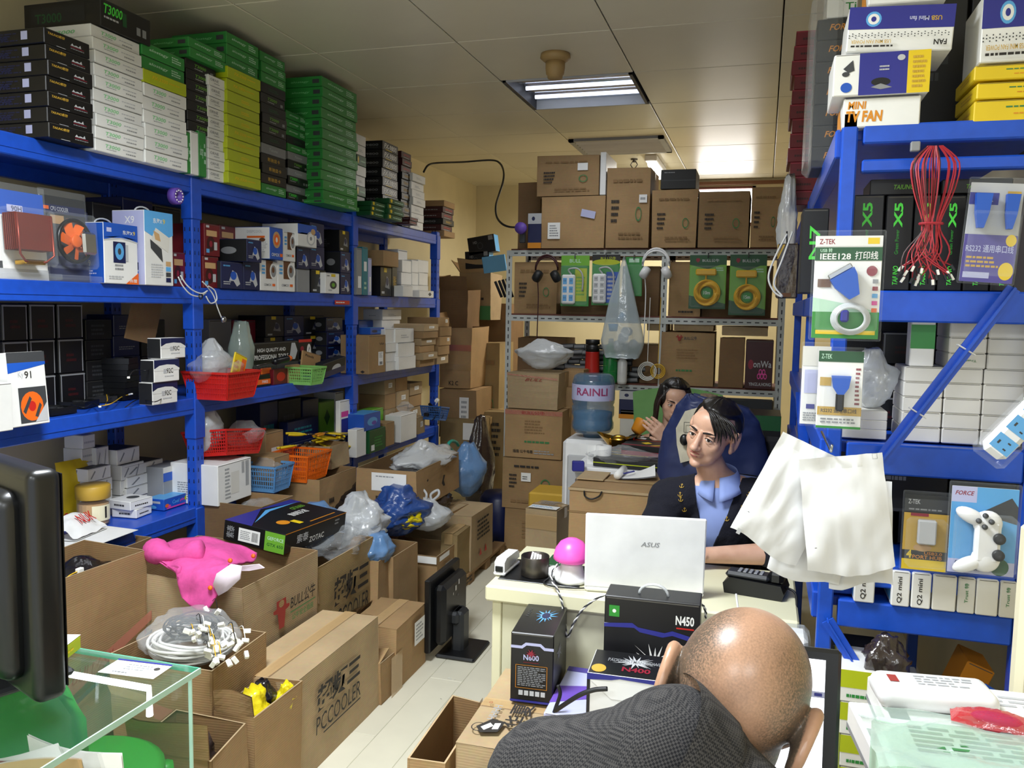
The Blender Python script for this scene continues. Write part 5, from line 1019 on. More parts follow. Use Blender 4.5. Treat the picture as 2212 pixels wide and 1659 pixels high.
pa = PX(1020, 1230, X=-1.57); t = thing('pallet', 'low wooden pallet under the pale carton', 'pallet', (-1.79, pa.y+.3, 0), PI/2)
for k in range(5): m = MB(); m.cbox(-.36, .36, -.22+k*.1, -.14+k*.1, .05, .068, .002, 'cardin'); m.build('board', t)
for k in (-1, 0, 1): m = MB(); m.cbox(k*.3-.04, k*.3+.04, -.22, .22, 0, .05, .002, 'cardin'); m.build('runner', t)
evga = {'f': [('q', [(.18, .66), (.2, .7), (.22, .66), (.2, .62)], 'ink'), ('g', .5, .72, .7, .8, 1, 'cardin'), ('q', [(.52, .4), (.56, .6), (.6, .58), (.57, .45), (.6, .3), (.56, .3)], 'ink')], 'l': [('p', .28, .45, .85, .9, 'paper'), ('g', .35, .78, .7, .84, 1, 'printgrey'), t_('EVGA', .35, .22, .72, .32, 'ink'), ('p', .4, .0, .75, .12, 'tape')]}
zr_ = .40
t = fbox('red printed open carton under the bag filled one', 962, 1011, 1102, -1.70, .45, .0, 'card', (None, None, None, None), {'f': [('q', [(.05, .95), (.6, .8), (.6, .6), (.1, .75)], 'inkred'), ('g', .55, .5, .95, .75, 3, 'inkred'), ('g', .2, .3, .9, .45, 2, 'ink')], 'l': [t_('BULL', .6, .75, .9, .85, 'inkred'), ('p', .05, .5, .8, .6, 'tapered')]}, wear=.008, y_add=(.12, 0))
carton('brown carton with white label, filled with clear bags', (-1.93, PX(955, 1030, X=-1.72).y+.03, .505), (.66, .36, .22), PI/2, 'card', (None, None, None, None), None, evga, gc, .006)
y_ = PX(950, 1000, X=-1.8).y
bag('crumpled clear bag filling the labelled carton', (-1.9, y_-.02, .60), .17, .34, .22, 'milkfilm', 71, .0, crump=.3, n=36)
m = MB(); m.tube(smoothpts([PX(x, y, X=-1.95) for x, y in ((978, 975), (968, 962), (975, 953), (985, 955), (990, 962))], 5), .011, 8, 'wiregreen'); tag(m.build('teal_hose', None, True), 'teal plastic hose loop poking out beside the bag', 'hose')
bag('knotted bag of dark parts in the red printed carton', (-1.84, PX(945, 1100, X=-1.8).y, .36), .12, .22, .19, 'brownfilm', 72, .3, crump=.25)
# loose bags on the carton row
g_ = 'bags heaped on the cartons'
def pbag(label, px, py, Z, X, rx, ry, rz, mat, seed, **k):
    p = PX(px, py, X=X); return bag(label, (X, p.y, Z), rx, ry, rz, mat, seed, group=g_, **k)
pbag('large white carrier bag bulging beside the graphics box', 775, 1150, .40, -1.85, .14, .16, .29, 'milkfilm', 81, neck=.3, crump=.3, n=36)
pbag('dark blue bag slumped between white bags', 860, 1140, .38, -1.84, .17, .22, .26, 'navyfilm', 82, neck=.35, crump=.3, n=36); pbag('white carrier bag with a loop handle on the cartons', 925, 1180, .38, -1.72, .13, .15, .17, 'milkfilm', 83, neck=.25, crump=.2, ears=1)
pbag('clear bag of blue goods beyond the labelled carton', 1008, 1070, .40, -1.78, .13, .18, .34, 'bluefilm', 84, neck=.3, crump=.14); pbag('yellow and white wrapper in the creased carton', 880, 1172, .42, -1.78, .1, .12, .1, 'yellowfilm', 85, neck=.6, crump=.3)
pbag('small blue bag low beside the lettered carton', 815, 1180, .36, -1.72, .08, .12, .16, 'bluefilm', 86, neck=.5); pbag('pale clear bag lying over the creased carton edge', 738, 1175, .47, -1.8, .12, .22, .13, 'clearfilm', 87, neck=.0, crump=.35, n=36)
pbag('black glossy bag under the lowest shelf', 795, 1070, .30, -2.1, .2, .25, .32, 'blackfilm', 88, neck=.3, crump=.25); pbag('clear crumpled bag behind the graphics box', 680, 1090, .42, -2.05, .16, .2, .22, 'bluefilm', 89, neck=.3, crump=.3); pbag('dark grey bag hanging behind the blue goods', 1035, 1050, .0, -2.0, .12, .16, .8, 'brownfilm', 90, neck=.3)
# graphics card retail box lying on the heap
S('zotac', 'black', [t_('索泰', .18, .3, .36, .75, 'lgrey'), t_('ZOTAC', .38, .12, .62, .4, 'white'), ('g', .8, .5, .88, .85, 2, 'grey'), ('p', 0, .96, 1, 1, 'amber')], l=[('p', .25, .15, .6, .8, 'paper'), ('g', .28, .25, .44, .7, 5, 'grey'), ('b', .47, .25, .57, .7, 'ink'), ('p', .68, .0, 1, .95, 'grass'), t_('GEFORCE', .72, .55, .98, .72, 'mint'), t_('GTX 650', .72, .25, .98, .4, 'dgreen'), t_('索泰', .05, .2, .18, .8, 'grey', 90)],
  t=[('q', [(.0, .55), (.5, .98), (1, .8), (1, 1), (0, 1)], 'indigo'), ('q', [(.1, .62), (.5, .9), (.95, .84), (.5, .82)], 'sky'), ('o', .28, .35, .07, .09, 'amber'), t_('索泰毁灭者', .52, .42, .78, .56, 'white'), ('p', .48, .1, .9, .12, 'amber'), ('p', .35, .15, .42, .32, 'yellow'), t_('GTX650', .7, .62, .9, .72, 'grass')])
p = PX(640, 1150, X=-1.92); prod('graphics_card_box', 'black retail box with green corner lying on the cartons', 'box', (-1.96, PX(645, 1130, X=-1.9).y, .60), (.47, .30, .085), PI/2-.05, 'zotac', None, (.1, .03))
fbox('open brown carton with packing under the lowest shelf', 690, 770, 1022, -2.22, .35, .16, 'card', (None, None, None, None), {'f': [('g', .2, .5, .35, .8, 3, 'ink')]}); fbox('brown carton with a torn lid under the shelf near the first post', 565, 632, 1082, -2.15, .35, .1, 'carddark', (None, None, None, None))
bag('crinkled clear wrap on the torn carton', (-2.3, PX(600, 1070, X=-2.2).y, .52), .12, .16, .14, 'clearfilm', 92, .4, crump=.3)
# small cartons at the aisle edge
fbox('small brown carton with white label and taped top, aisle edge', 858, 921, 1330, -1.40, .22, 0, 'card', None, {'f': [('p', .5, .5, .85, .88, 'paper'), ('g', .55, .55, .8, .84, 5, 'printgrey')]}, wear=.006)
fbox('low brown carton with yellow tape and open slit lid', 823, 876, 1412, -1.41, .2, 0, 'card', (None, None, -60, -70), {'f': [('p', .3, 0, .75, 1, 'tape')]}, wear=.007)
fbox('torn brown carton wedged behind the low one', 822, 856, 1345, -1.52, .14, 0, 'cardolive', (None, None, -20, 20), wear=.01)
# black monitor standing on the floor
mo = thing('monitor', 'black flat monitor standing on the floor, back to the aisle', 'monitor', (-1.30, 3.56, 0), PI/2)
m = MB(); m.cbox(-.19, .19, .075, .105, .045, .385, .006, 'blackplastic'); m.build('panel', mo)
m = MB(); m.cbox(-.15, .15, .02, .08, .07, .35, .02, 'blackplastic'); m.build('back_shell', mo)
m = MB(); m.box(-.175, .175, .1052, .106, .06, .37, 'blackgloss'); m.build('screen', mo)
m = MB(); m.cbox(-.045, .045, -.03, .03, .0, .2, .012, 'darkplastic'); m.cbox(-.06, .06, -.01, .05, .14, .2, .012, 'darkplastic'); m.build('neck', mo)
m = MB(); m.cbox(-.12, .12, -.11, .08, 0, .018, .008, 'blackplastic'); m.build('foot', mo)
m = MB(); put(m, lambda u, v, e: V(-.05+u, .0195-e, .22+v), [('p', .5, .75, .6, .95, 'paper'), ('p', .2, .6, .32, .8, 'paper'), ('p', .0, .5, .05, .6, 'paper'), t_('hp', .4, .3, .55, .42, 'grey')], .14, .12); m.build('sticker', mo)
# litter on the floor
for i, (x, y, n) in enumerate(((975, 1467, 'shiny clear scrap lying on the pale floor'), (953, 1510, 'tiny dark scrap on the pale floor'), (1010, 1352, 'small black chip on the floor near the monitor'))):
    p = PX(x, y, Z=.002); m = MB(); s_ = (.04, .008, .008)[i]; m.grid(lambda u, v: V((u-.5)*s_, (v-.5)*s_*.35, .004*math.sin(u*7)), 6, 2, ('clearfilm', 'ink', 'ink')[i]); tag(m.build('scrap', None, False, p, .3*i), n, 'scrap')
# ------------------------------------------------------------------ rear rack and the back of the shop
gb = 'cartons on the rear grey rack'
def cb(label, px0, px1, pyt, Y, d, z0, mat='carddark', open_=None, ops=None, wear=.005, h=None, group=gb, pyb=None, tape=True, rot=0):
    """carton whose front faces the camera on the plane Y"""
    a = PX(px0, pyt, Y=Y); b = PX(px1, pyt, Y=Y); hh = h or (a.z+b.z)/2-z0
    return carton(label, ((a.x+b.x)/2, Y+d/2, z0), (b.x-a.x, d, hh), rot, mat, open_, None, ops, group, wear, tape)
def fb(label, px0, px1, pyt, Y, d, z0, style, name='product_box', group=None, turn=0, tilt=None, h=None, cat='box'):
    a = PX(px0, pyt, Y=Y); b = PX(px1, pyt, Y=Y)
    return prod(name, label, cat, ((a.x+b.x)/2, Y+d/2, z0), (b.x-a.x, d, h or (a.z+b.z)/2-z0), turn, style, group, tilt)
G0 = GL[0]+.013; G1 = GL[1]+.013; G2 = GL[2]+.013; YF = 5.77
marks = [('g', .15, .8, .85, .87, 1, 'cardin'), ('g', .12, .3, .3, .62, 4, 'ink'), ('r', .75, .42, .07, .09, .8, 'inkgreen'), ('g', .3, .1, .85, .2, 2, 'cardin')]
cb('brown carton with two stickers, bottom left of the top row', 1172, 1308, 425, YF, .45, G0, 'card', None, {'f': [('p', .1, .18, .3, .5, 'paper'), ('g', .13, .22, .27, .46, 5, 'grey'), ('q', [(.62, .62), (.64, .76), (.86, .7), (.84, .56)], 'lilac')]})
z1 = PX(1240, 425, Y=YF).z+.008
cb('brown carton with white side on top of the sticker carton', 1160, 1296, 336, YF, .42, z1, 'card', None, {'f': marks+[('p', .66, .62, .82, .8, 'paper')]}); m = MB(); a = PX(1296, 340, Y=YF+.0); m.cbox(a.x+.004, a.x+.045, YF, YF+.42, z1, z1+.29, .003, 'white'); tag(m.build('foam_sheet'), 'white foam sheet against the upper carton side', 'foam')
cb('dark brown carton at the left end of the top row', 1120, 1168, 395, YF+.2, .25, G0, 'carddark'); S('bwy', 'navy', [('p', 0, .7, 1, 1, 'lgrey'), ('o', .4, .85, .12, .06, 'navy'), ('p', 0, 0, 1, .16, 'amber')]); fb('blue white and yellow box by the purple lens', 1141, 1170, 461, YF, .1, G0, 'bwy')
for a, b_, y, n in ((1312, 1406, 362, 'tall brown carton with a small white label, top row'), (1410, 1508, 410, 'brown carton under the black box, top row'), (1512, 1620, 412, 'brown carton with red flecks, top row'), (1624, 1690, 405, 'last brown carton of the top row near the blue rack')):
    cb(n, a, b_, y, YF, .45, G0, 'card', None, {'f': marks+([('p', .76, .56, .94, .66, 'paper'), ('g', .79, .58, .9, .64, 1, 'grey')] if a == 1312 else [])})
z2 = PX(1450, 410, Y=YF).z+.008; S('blk', 'soot', [('p', .0, .42, 1, .46, 'dgrey'), ('g', .1, .8, .5, .9, 1, 'grey')]); fb('black box on top of the middle cartons', 1428, 1504, 366, YF+.02, .3, z2, 'blk')
p = PX(1126, 493, Y=5.72); t = thing('web_camera', 'round purple lens hung at the rear rack corner', 'lens', p); m = MB(); m.lathe([(.04, .03), (.042, 0), (.034, -.012), (.03, -.008), (.012, -.006), (0, -.006)], 20, 'violet', Matrix.Rotation(PI/2, 4, 'X')); m.build('housing', t, True); m = MB(); m.ball((0, -.0, 0), .018, mat='pink', n=10); m.build('lens', t, True); m = MB(); m.cbox(-.02, .02, .02, .05, -.1, .02, .004, 'dgrey'); m.build('clip', t)
# shelf 1.56: cartons behind, packs hanging from the rail in front
cb('brown carton on the middle grey shelf behind the dark headphones', 1112, 1205, 566, YF+.06, .35, G1, 'card', None, {'f': marks}); cb('brown carton behind the first yellow cable pack', 1450, 1515, 566, YF+.06, .35, G1, 'card', None, {'f': bull(.7, .7, .95, .95)+[('g', .3, .05, .8, .12, 1, 'ink')]})
cb('dark carton behind the clear hanging bag', 1345, 1425, 575, YF+.1, .3, G1, 'carddark'); cb('dark carton behind the socket packs', 1212, 1335, 640, YF+.1, .3, G1, 'carddark'); cb('dark carton behind the second cable pack', 1520, 1670, 575, YF+.12, .3, G1, 'carddark')
HY = 5.73
def hangpack(label, px0, px1, pyt, pyb, ops, build, mat='green', group='hanging packs on the rear rack'):
    a = PX(px0, pyt, Y=HY); b = PX(px1, pyb, Y=HY); w, h = b.x-a.x, a.z-b.z
    t = thing('hanging_pack', label, 'blister pack', ((a.x+b.x)/2, HY, b.z), 0, group)
    c = MB(); c.cbox(-w/2, w/2, 0, .003, 0, h, .001, mat); cd = c.build('backing_card', t); q = MB(); put(q, lambda u, v, e: V(-w/2+u, -e, v), ops, w, h); q.build('print', cd)
    s = MB(); s.cbox(-w*.47, w*.47, -.05, -.001, h*.03, h*.8, .012, 'blister'); s.build('clear_shell', t, True)
    k = MB(); k.tube([(0, .03, h+.012), (0, -.01, h+.012), (0, -.02, h-.02)], .004, 5, 'dgrey'); k.build('hook', t)
    build(t, w, h); return t
def strip_(n, mat='whiteplastic', off=-.2, bl='sky'):
    def f(t, w, h):
        x = w*off; m = MB(); m.cbox(x-w*.24, x+w*.24, -.04, -.006, h*.04, h*.62, .01, mat); m.build('power_strip', t, True)
        q = MB()
        for i in range(n):
            for s in (-1, 1): put(q, lambda u, v, e: V(x+s*w*.11-w*.07+u, -.0405-e, h*(.1+i*.5/n)+v), [('p', 0, 0, 1, 1, bl), ('p', .25, .4, .35, .7, 'ink'), ('p', .6, .4, .7, .7, 'ink')], w*.14, h*.36/n)
        q.build('sockets', t)
        m = MB(); m.tube(smoothpts([V(x+.02, -.02, h*.62), V(x+.0, -.03, h*.72), V(x+.06, -.03, h*.74), V(w*.3, -.03, h*.6), V(w*.3, -.03, h*.3)], 5), .006, 6, 'lgrey'); m.build('cord', t, True)
    return f
hangpack('green pack with a white power strip of blue sockets', 1213, 1271, 552, 662, [('p', 0, .8, 1, 1, 'grass'), ('p', .5, .1, .92, .75, 'lime'), ('g', .55, .2, .9, .6, 6, 'grass'), t_('BULL', .3, .86, .7, .93, 'mint')], strip_(3))
hangpack('green and blue pack with a long white power strip', 1280, 1337, 550, 660, [('p', 0, .86, 1, 1, 'black'), t_('BULL公牛', .3, .89, .85, .96, 'lime'), ('o', .5, .85, .5, .06, 'lime'), ('p', .52, .05, .96, .66, 'blue'), ('g', .56, .1, .92, .6, 6, 'lgrey')], strip_(4, bl='lgrey'))
def coil(n_):
    def f(t, w, h):
        c = V(-.02*0, -.025, h*.3)
        for i in range(6):
            m = MB(); r = w*(.2+.028*i); m.tube([c+V(r*math.cos(k*PI/16), .01*math.sin(k*.5+i), r*math.sin(k*PI/16)) for k in range(32)], w*.03, 6, 'coilyellow', closed=True); m.build('turn', t, True)
        m = MB(); m.cbox(-w*.32, w*.24, -.04, -.008, h*.62, h*.74, .008, 'coilyellow'); m.build('plug', t, True); m = MB(); m.tube([V(-w*.04, -.02, h*.64), V(-w*.04, -.02, h*.5)], .006, 6, 'coilyellow'); m.build('lead', t)
        q = MB(); put(q, lambda u, v, e: V(u, -.042-e, c.z+v), [('o', 0, 0, w*.13, w*.13, 'leafgreen'), t_(n_, -w*.085, -w*.05, w*.085, w*.05, 'white')], 1, 1); q.build('badge', t)
    return f
cops = [('p', 0, .82, 1, 1, 'dgreen'), ('q', [(0, .82), (.5, .74), (1, .86), (1, .9), (0, .9)], 'dgreen'), ('q', [(.16, .9), (.22, .86), (.28, .9), (.26, .94), (.18, .94)], 'wine'), t_('BULL公牛', .34, .87, .8, .93, 'lgrey'), ('g', .72, .7, .92, .78, 2, 'mint'), ('q', [(0, 0), (1, 0), (1, .1), (0, .25)], 'dgreen')]
hangpack('green pack with a coiled yellow ten metre cable', 1491, 1566, 551, 668, cops, coil('10m'), 'grass'); hangpack('green pack with a coiled yellow fifteen metre cable', 1578, 1652, 550, 682, cops, coil('15m'), 'grass')
hangpack('dim green pack behind the clear hanging bag', 1352, 1386, 555, 640, [('p', .2, .86, .8, .96, 'mint')], lambda t, w, h: None)
def headphones(label, px, py, band, cup, s=1.0, mic=False):
    p = PX(px, py, Y=HY-.03); t = thing('headphones', label, 'headphones', p, 0, 'headphones on the rear rack'); r = .085*s
    for dz, nm in ((0, 'headband'), (-.014*s, 'inner_band')):
        m = MB(); m.tube([V(r*math.cos(a*PI/14), 0, r*1.15*math.sin(a*PI/14)+dz) for a in range(15)], .007*s, 7, band); m.build(nm, t, True)
    for sg in (-1, 1):
        m = MB(); T = Matrix.Translation((sg*r*.85, -.0, -.055*s)) @ Matrix.Rotation(sg*(PI/2-.5), 4, 'Y'); m.lathe([(.015, -.03), (.038, -.028), (.044, -.01), (.044, .005), (.036, .022), (.0, .026)], 20, cup, T); m.build('ear_cup', t, True)
    m = MB(); m.tube(smoothpts([V(-r*.8, 0, -.09*s), V(-r*.7, 0, -.2), V(-r*.7, -.01, -.4), V(-r*.75, 0, -.55)], 5), .004, 5, band); m.build('cord', t, True); return t
headphones('dark red headphones hanging on the rear rack', 1181, 580, 'maroon', 'soot', .95); headphones('white headphones hanging in front of the rack post', 1417, 570, 'whiteplastic', 'whiteplastic', 1.05)
# clear carrier bag hanging from the rail
a = PX(1348, 556, Y=HY-.06); t = thing('hanging_bag', 'clear bag of white cups hanging from the rear rack', 'bag', (a.x, a.y, a.z)); H = .68; m = MB(); rings = []
for i in range(19):
    v = i/18; rad = .006+.165*v**.9*(1-.35*max(0, v-.85)/.15); rings.append([V(math.cos(k*2*PI/26)*rad*(1+.12*math.sin(k*5+v*3)*(1-v*.4)), math.sin(k*2*PI/26)*rad*.45*(1+.1*math.sin(k*4)), -v*H-.03*noise.noise(V(k*.4, v*3, 0))) for k in range(26)])
m.rings(rings, 'clearhang', flip=True); m.build('film', t, True)
for k, (x, z) in enumerate(((-.06, -.5), (.0, -.56), (.05, -.5), (.02, -.42), (-.02, -.62), (.08, -.58))):
    m = MB(); T = Matrix.Translation((x, 0, z)) @ Euler((k, k*.7, 0)).to_matrix().to_4x4(); m.lathe([(.0, 0), (.028, 0), (.036, .05), (.033, .05), (.026, .004)], 14, 'whiteplastic' if k % 3 else 'sky', T, cap=False); m.build('cup', t, True)
# shelf 1.09
rr = random.Random(11); gad = 'grey adapters piled on the rear shelf'
pm = MB(); pm.cbox(-.05, .05, -.025, .025, 0, .036, .004, 'dgrey'); pm.box(-.045, .045, -.0255, -.024, .012, .03, 'grey'); pme = pm.mesh('power_adapter')
n = 0
for row in range(7):
    for k in range(7-row//3):
        x = -1.42+k*.092+rr.uniform(-.01, .01)+row*.012; o = link('power_adapter', pme, None, (x, 5.86+rr.uniform(-.04, .04), G2+.002+row*.037), (0, rr.uniform(-.08, .08), rr.uniform(-.3, .3)))
        tag(o, 'grey slab adapter in row %s, place %s of the adapter pile' % (ORD[row].replace('bottom', 'one'), ('one', 'two', 'three', 'four', 'five', 'six', 'seven')[k]), 'adapter', gad); n += 1
cb('dark brown carton on the lower grey shelf behind the clear bag', 1120, 1222, 730, 5.9, .3, G2, 'carddark', (None, None, None, None)); cb('brown carton with red bull mark on the lower grey shelf', 1429, 1543, 718, YF+.02, .35, G2, 'card', None, {'f': bull(.28, .84, .42, .95)+[t_('BULL公牛', .44, .86, .68, .93, 'dgrey'), ('g', .3, .5, .7, .7, 4, 'cardin'), ('g', .3, .25, .75, .32, 1, 'inkgreen')]})
cb('narrow brown carton beside the red bull one', 1556, 1609, 731, YF+.02, .35, G2, 'carddark'); cb('dark carton behind the woman head', 1335, 1425, 745, YF+.1, .3, G2, 'carddark')
S('yings', 'maroon', [t_('YINGS.A.HONG', .15, .06, .95, .13, 'lgrey'), ('r', .5, .26, .06, .06, .6, 'pink'), ('r', .62, .26, .06, .06, .6, 'pink'), ('r', .74, .26, .06, .06, .6, 'pink'), ('r', .56, .35, .06, .06, .6, 'pink'), ('r', .68, .35, .06, .06, .6, 'pink'), t_('BonWa', .15, .44, .95, .58, 'lgrey'), ('o', .2, .5, .1, .1, 'wine')]); fb('dark red box with ring pattern on the lower grey shelf', 1612, 1672, 735, YF, .25, G2, 'yings')
for a, b_, y, z_, n in ((1398, 1442, 697, .37, 'flat pale card lying above the cartons left'), (1455, 1542, 699, .375, 'flat brown box above the bull carton'), (1560, 1660, 703, .35, 'folded brown card above the narrow carton')): cb(n, a, b_, y, YF+.05, .3, G2+z_, 'cardpale', None, None, h=.06)
def bottle(name, label, px, py, z, Y, prof, mat, capm, capprof, cat='bottle'):
    p = PX(px, py, Y=Y); t = thing(name, label, cat, (p.x, Y, z)); m = MB(); m.lathe(prof, 20, mat); m.build('body', t, True); m = MB(); m.lathe(capprof, 18, capm); m.build('cap', t, True); return t
bottle('thermos', 'red thermos with a black cap on the rear shelf', 1279, 800, G2, 5.72, [(.045, 0), (.05, .01), (.052, .08), (.048, .21), (.05, .215)], 'red', 'black', [(.048, .215), (.048, .26), (.03, .262), (.05, .27), (.05, .30), (0, .30)]); bottle('green_bottle', 'green plastic bottle behind the red thermos', 1318, 800, G2, 5.73, [(.045, 0), (.05, .02), (.05, .2), (.03, .26), (.016, .28)], 'greenglass', 'white', [(.017, .28), (.017, .31), (0, .31)]); bottle('white_bottle', 'white plastic bottle beside the green one', 1344, 805, G2, 5.72, [(.03, 0), (.034, .02), (.034, .15), (.012, .19)], 'whiteplastic', 'cream', [(.013, .19), (.008, .23), (0, .23)])
for i, (x, mt, n) in enumerate(((1398, 'wirewhite', 'coil of white cable hanging by the post'), (1421, 'wireyellow', 'coil of yellow cable hanging by the post'))):
    p = PX(x, 802, Y=5.7); t = thing('cable_coil', n, 'cable coil', p)
    for k in range(3): m = MB(); r = .062-.01*k-.014*i; m.tube([V(r*math.cos(a*PI/12), .006*k, r*math.sin(a*PI/12)) for a in range(24)], .004, 5, mt, closed=True); m.build('turn', t, True)
    m = MB(); m.tube([V(0, 0, .06), V(.005, 0, .5)], .003, 5, mt); m.build('lead', t)
# below the lower shelf
for a, b_, y, z, s, n in ((1338, 1378, 845, .86, 'bwy', 'violet and white box under the lower grey shelf'), (1340, 1385, 885, .315, 'plainoff', 'white tray box under the violet one')): fb(n, a, b_, y, 5.7, .2, z, s)
m = MB(); a, b = PX(1560, 860, Y=5.6), PX(1668, 935, Y=5.6); m.cbox(a.x, b.x, 5.6, 5.66, .32, a.z, .01, 'darkplastic'); tag(m.build('printer_case'), 'dark machine case under the rear shelf behind the coat', 'machine')
S('xbox', 'black', [('p', 0, .93, 1, 1, 'dgreen'), t_('10', .5, .72, .8, .78, 'ngreen'), ('g', .2, .84, .9, .9, 2, 'green'), ('p', .0, .1, .4, .3, 'soot')])
fb('black box with neon green print behind the right rack', 1612, 1688, 898, 4.4, .3, .0, 'xbox')
# ---- cartons in the far left corner
gf = 'cartons in the far corner'
cb('large taped carton in the far corner with two tape bands', 952, 1020, 708, 6.35, .4, .95, 'card', (None, None, None, 25), {'f': [('p', 0, .62, 1, .72, 'tapered'), ('p', .2, .3, 1, .4, 'tape'), t_('K2 C', .3, .05, .6, .12, 'ink')]}, .01, None, gf)
cb('open dark carton on top of the far stack', 950, 1010, 625, 6.6, .3, 1.35, 'carddark', (20, None, None, 10), None, .012, None, gf); cb('tall brown carton behind the far stack', 1028, 1078, 742, 6.7, .4, .35, 'cardolive', None, {'f': marks}, .006, None, gf)
cb('brown carton with white label in the middle of the far stack', 950, 1030, 842, 6.3, .4, .55, 'card', None, {'f': [('p', .55, .2, .8, .85, 'paper'), ('g', .6, .3, .78, .8, 5, 'printgrey')]}, .006, None, gf, tape=False); cb('brown carton at the foot of the far stack', 952, 1042, 905, 6.25, .42, .12, 'cardolive', None, {'f': [('p', .55, .72, .85, .95, 'paper')]}, .006, None, gf)
cb('brown carton leaning right of the far stack', 1042, 1092, 890, 6.5, .3, .0, 'cardolive', None, {'f': [('g', .2, .5, .8, .9, 6, 'ink')]}, .006, None, gf); cb('deep brown carton high in the far corner', 1010, 1100, 655, 7.3, .5, .9, 'carddark', None, None, .008, None, gf)
cb('open brown carton with green base holding black boxes', 992, 1062, 590, 7.0, .3, 1.5, 'cardpale', (40, None, None, 40), {'f': [('p', 0, 0, 1, .3, 'inkgreen'), ('g', .2, .4, .8, .5, 1, 'ink')]}, .01, None, gf)
S('cambox', 'black', [t_('HD', .2, .6, .35, .75, 'grey'), ('p', .78, .7, .95, .95, 'grey'), ('r', .45, .45, .1, .2, .8, 'dgrey')]); STY['cambox']['r'] = 'sky'
z_ = PX(1040, 580, Y=6.95).z
for i, (a, b_, y, dz, tl, n) in enumerate(((1006, 1058, 545, 0, -.06, 'lower black box with blue end in the corner carton'), (1014, 1072, 512, .13, -.16, 'upper black box with blue end, tilted, in the corner'))): fb(n, a, b_, y, 6.93, .12, z_+dz, 'cambox', tilt=(0, tl), h=.15)
m = MB(); m.cbox(-.1, .1, -.02, .02, -.07, .07, .004, 'sky'); c = PX(1068, 570, Y=6.9); tag(m.build('blue_box', None, False, c, (.1, -.15, .2)), 'bright blue box end beside the black camera boxes', 'box')
for i in range(4):
    a, b = PX(1070+i*8, 608-i*2, Y=6.3), PX(1084+i*8, 642, Y=6.3); m = MB(); m.tube([a, b], .012, 6, 'blackplastic'); tag(m.build('black_tube'), 'black tube in the corner bundle, %s from the left' % ('first', 'second', 'third', 'fourth')[i], 'tube', 'black tubes in the corner')
# ---- carton column in front of the rear rack
gk = 'carton column beside the water dispenser'
ops_b = {'f': [('p', 0, .9, 1, .99, 'tapered'), t_('BULL公牛', .3, .91, .7, .98, 'inkred'), ('g', .35, .5, .7, .8, 5, 'cardin'), ('g', .35, .3, .8, .38, 1, 'inkgreen'), t_('插座·公牛电器', .15, .1, .5, .17, 'ink'), ('g', .52, .08, .9, .18, 2, 'printgrey')]}
cb('lowest carton of the column by the water dispenser', 1090, 1222, 1097, 5.2, .36, 0, 'card', None, {'f': bull(.45, .85, .55, .98)+[('g', .3, .3, .7, .7, 5, 'cardin')]}, .006, None, gk)
cb('second carton of the column, with green ring mark and label', 1086, 1217, 991, 5.19, .36, .292, 'card', None, {'f': [('p', .32, .55, .48, .72, 'paper'), ('g', .34, .58, .44, .66, 2, 'ink'), ('r', .72, .5, .08, .12, .8, 'inkgreen'), ('g', .12, .4, .25, .7, 4, 'ink'), ('g', .2, .8, .7, .88, 1, 'ink'), ('g', .15, .1, .8, .2, 1, 'cardin')]}, .006, None, gk)
cb('third carton of the column, with red tape and bull mark', 1092, 1216, 886, 5.2, .36, .632, 'card', None, ops_b, .006, None, gk); cb('top carton of the column, under the clear bag', 1098, 1206, 808, 5.22, .36, .952, 'cardpale', None, {'f': [('q', [(0, 1), (1, .9), (1, .84), (0, .96)], 'tapered'), t_('BULL', .35, .8, .7, .88, 'inkred', 0, 0, .4)]}, .01, None, gk)
bag('large clear bag on the top carton of the column', (-1.40, 5.38, 1.205), .2, .15, .2, 'milkfilm', 101, .2, crump=.2, n=34)
cb('brown carton with a scribble beside the column', 1212, 1250, 835, 5.45, .3, .5, 'card', None, {'f': [('q', [(.3, .5), (.5, .7), (.55, .65), (.4, .4)], 'ink')]}, .006, None, gk); cb('small brown carton above the scribbled one', 1215, 1262, 800, 5.5, .25, .99, 'card', None, None, .006, None, gk)
c = PX(1187, 1092, Z=.52); t = carton('narrow upright carton with white shipping label on top', (c.x, c.y, 0), (.18, .24, .52), -.1, 'cardpale', None, None, {'t': [('p', .05, .0, .95, .3, 'paper'), ('g', .1, .1, .9, .24, 2, 'sky'), ('g', .2, .4, .8, .8, 4, 'grey')], 'f': [('p', .0, .8, 1, .95, 'tape')]}, gk, .005)
m = MB(); a = PX(1205, 1060, Y=4.9); m.cbox(a.x-.16, a.x+.12, 4.8, 5.05, 0, a.z, .01, 'gold'); tag(m.build('wooden_stool'), 'low wooden stool top behind the upright carton', 'stool')
m = MB(); m.lathe([(.12, 0), (.13, .02), (.13, .3), (.1, .34)], 18, 'navy'); c = PX(1076, 1180, Z=0); tag(m.build('water_tub', None, True, (c.x-.05, c.y+.15, 0)), 'dark blue tub between carton column and pallet', 'tub')
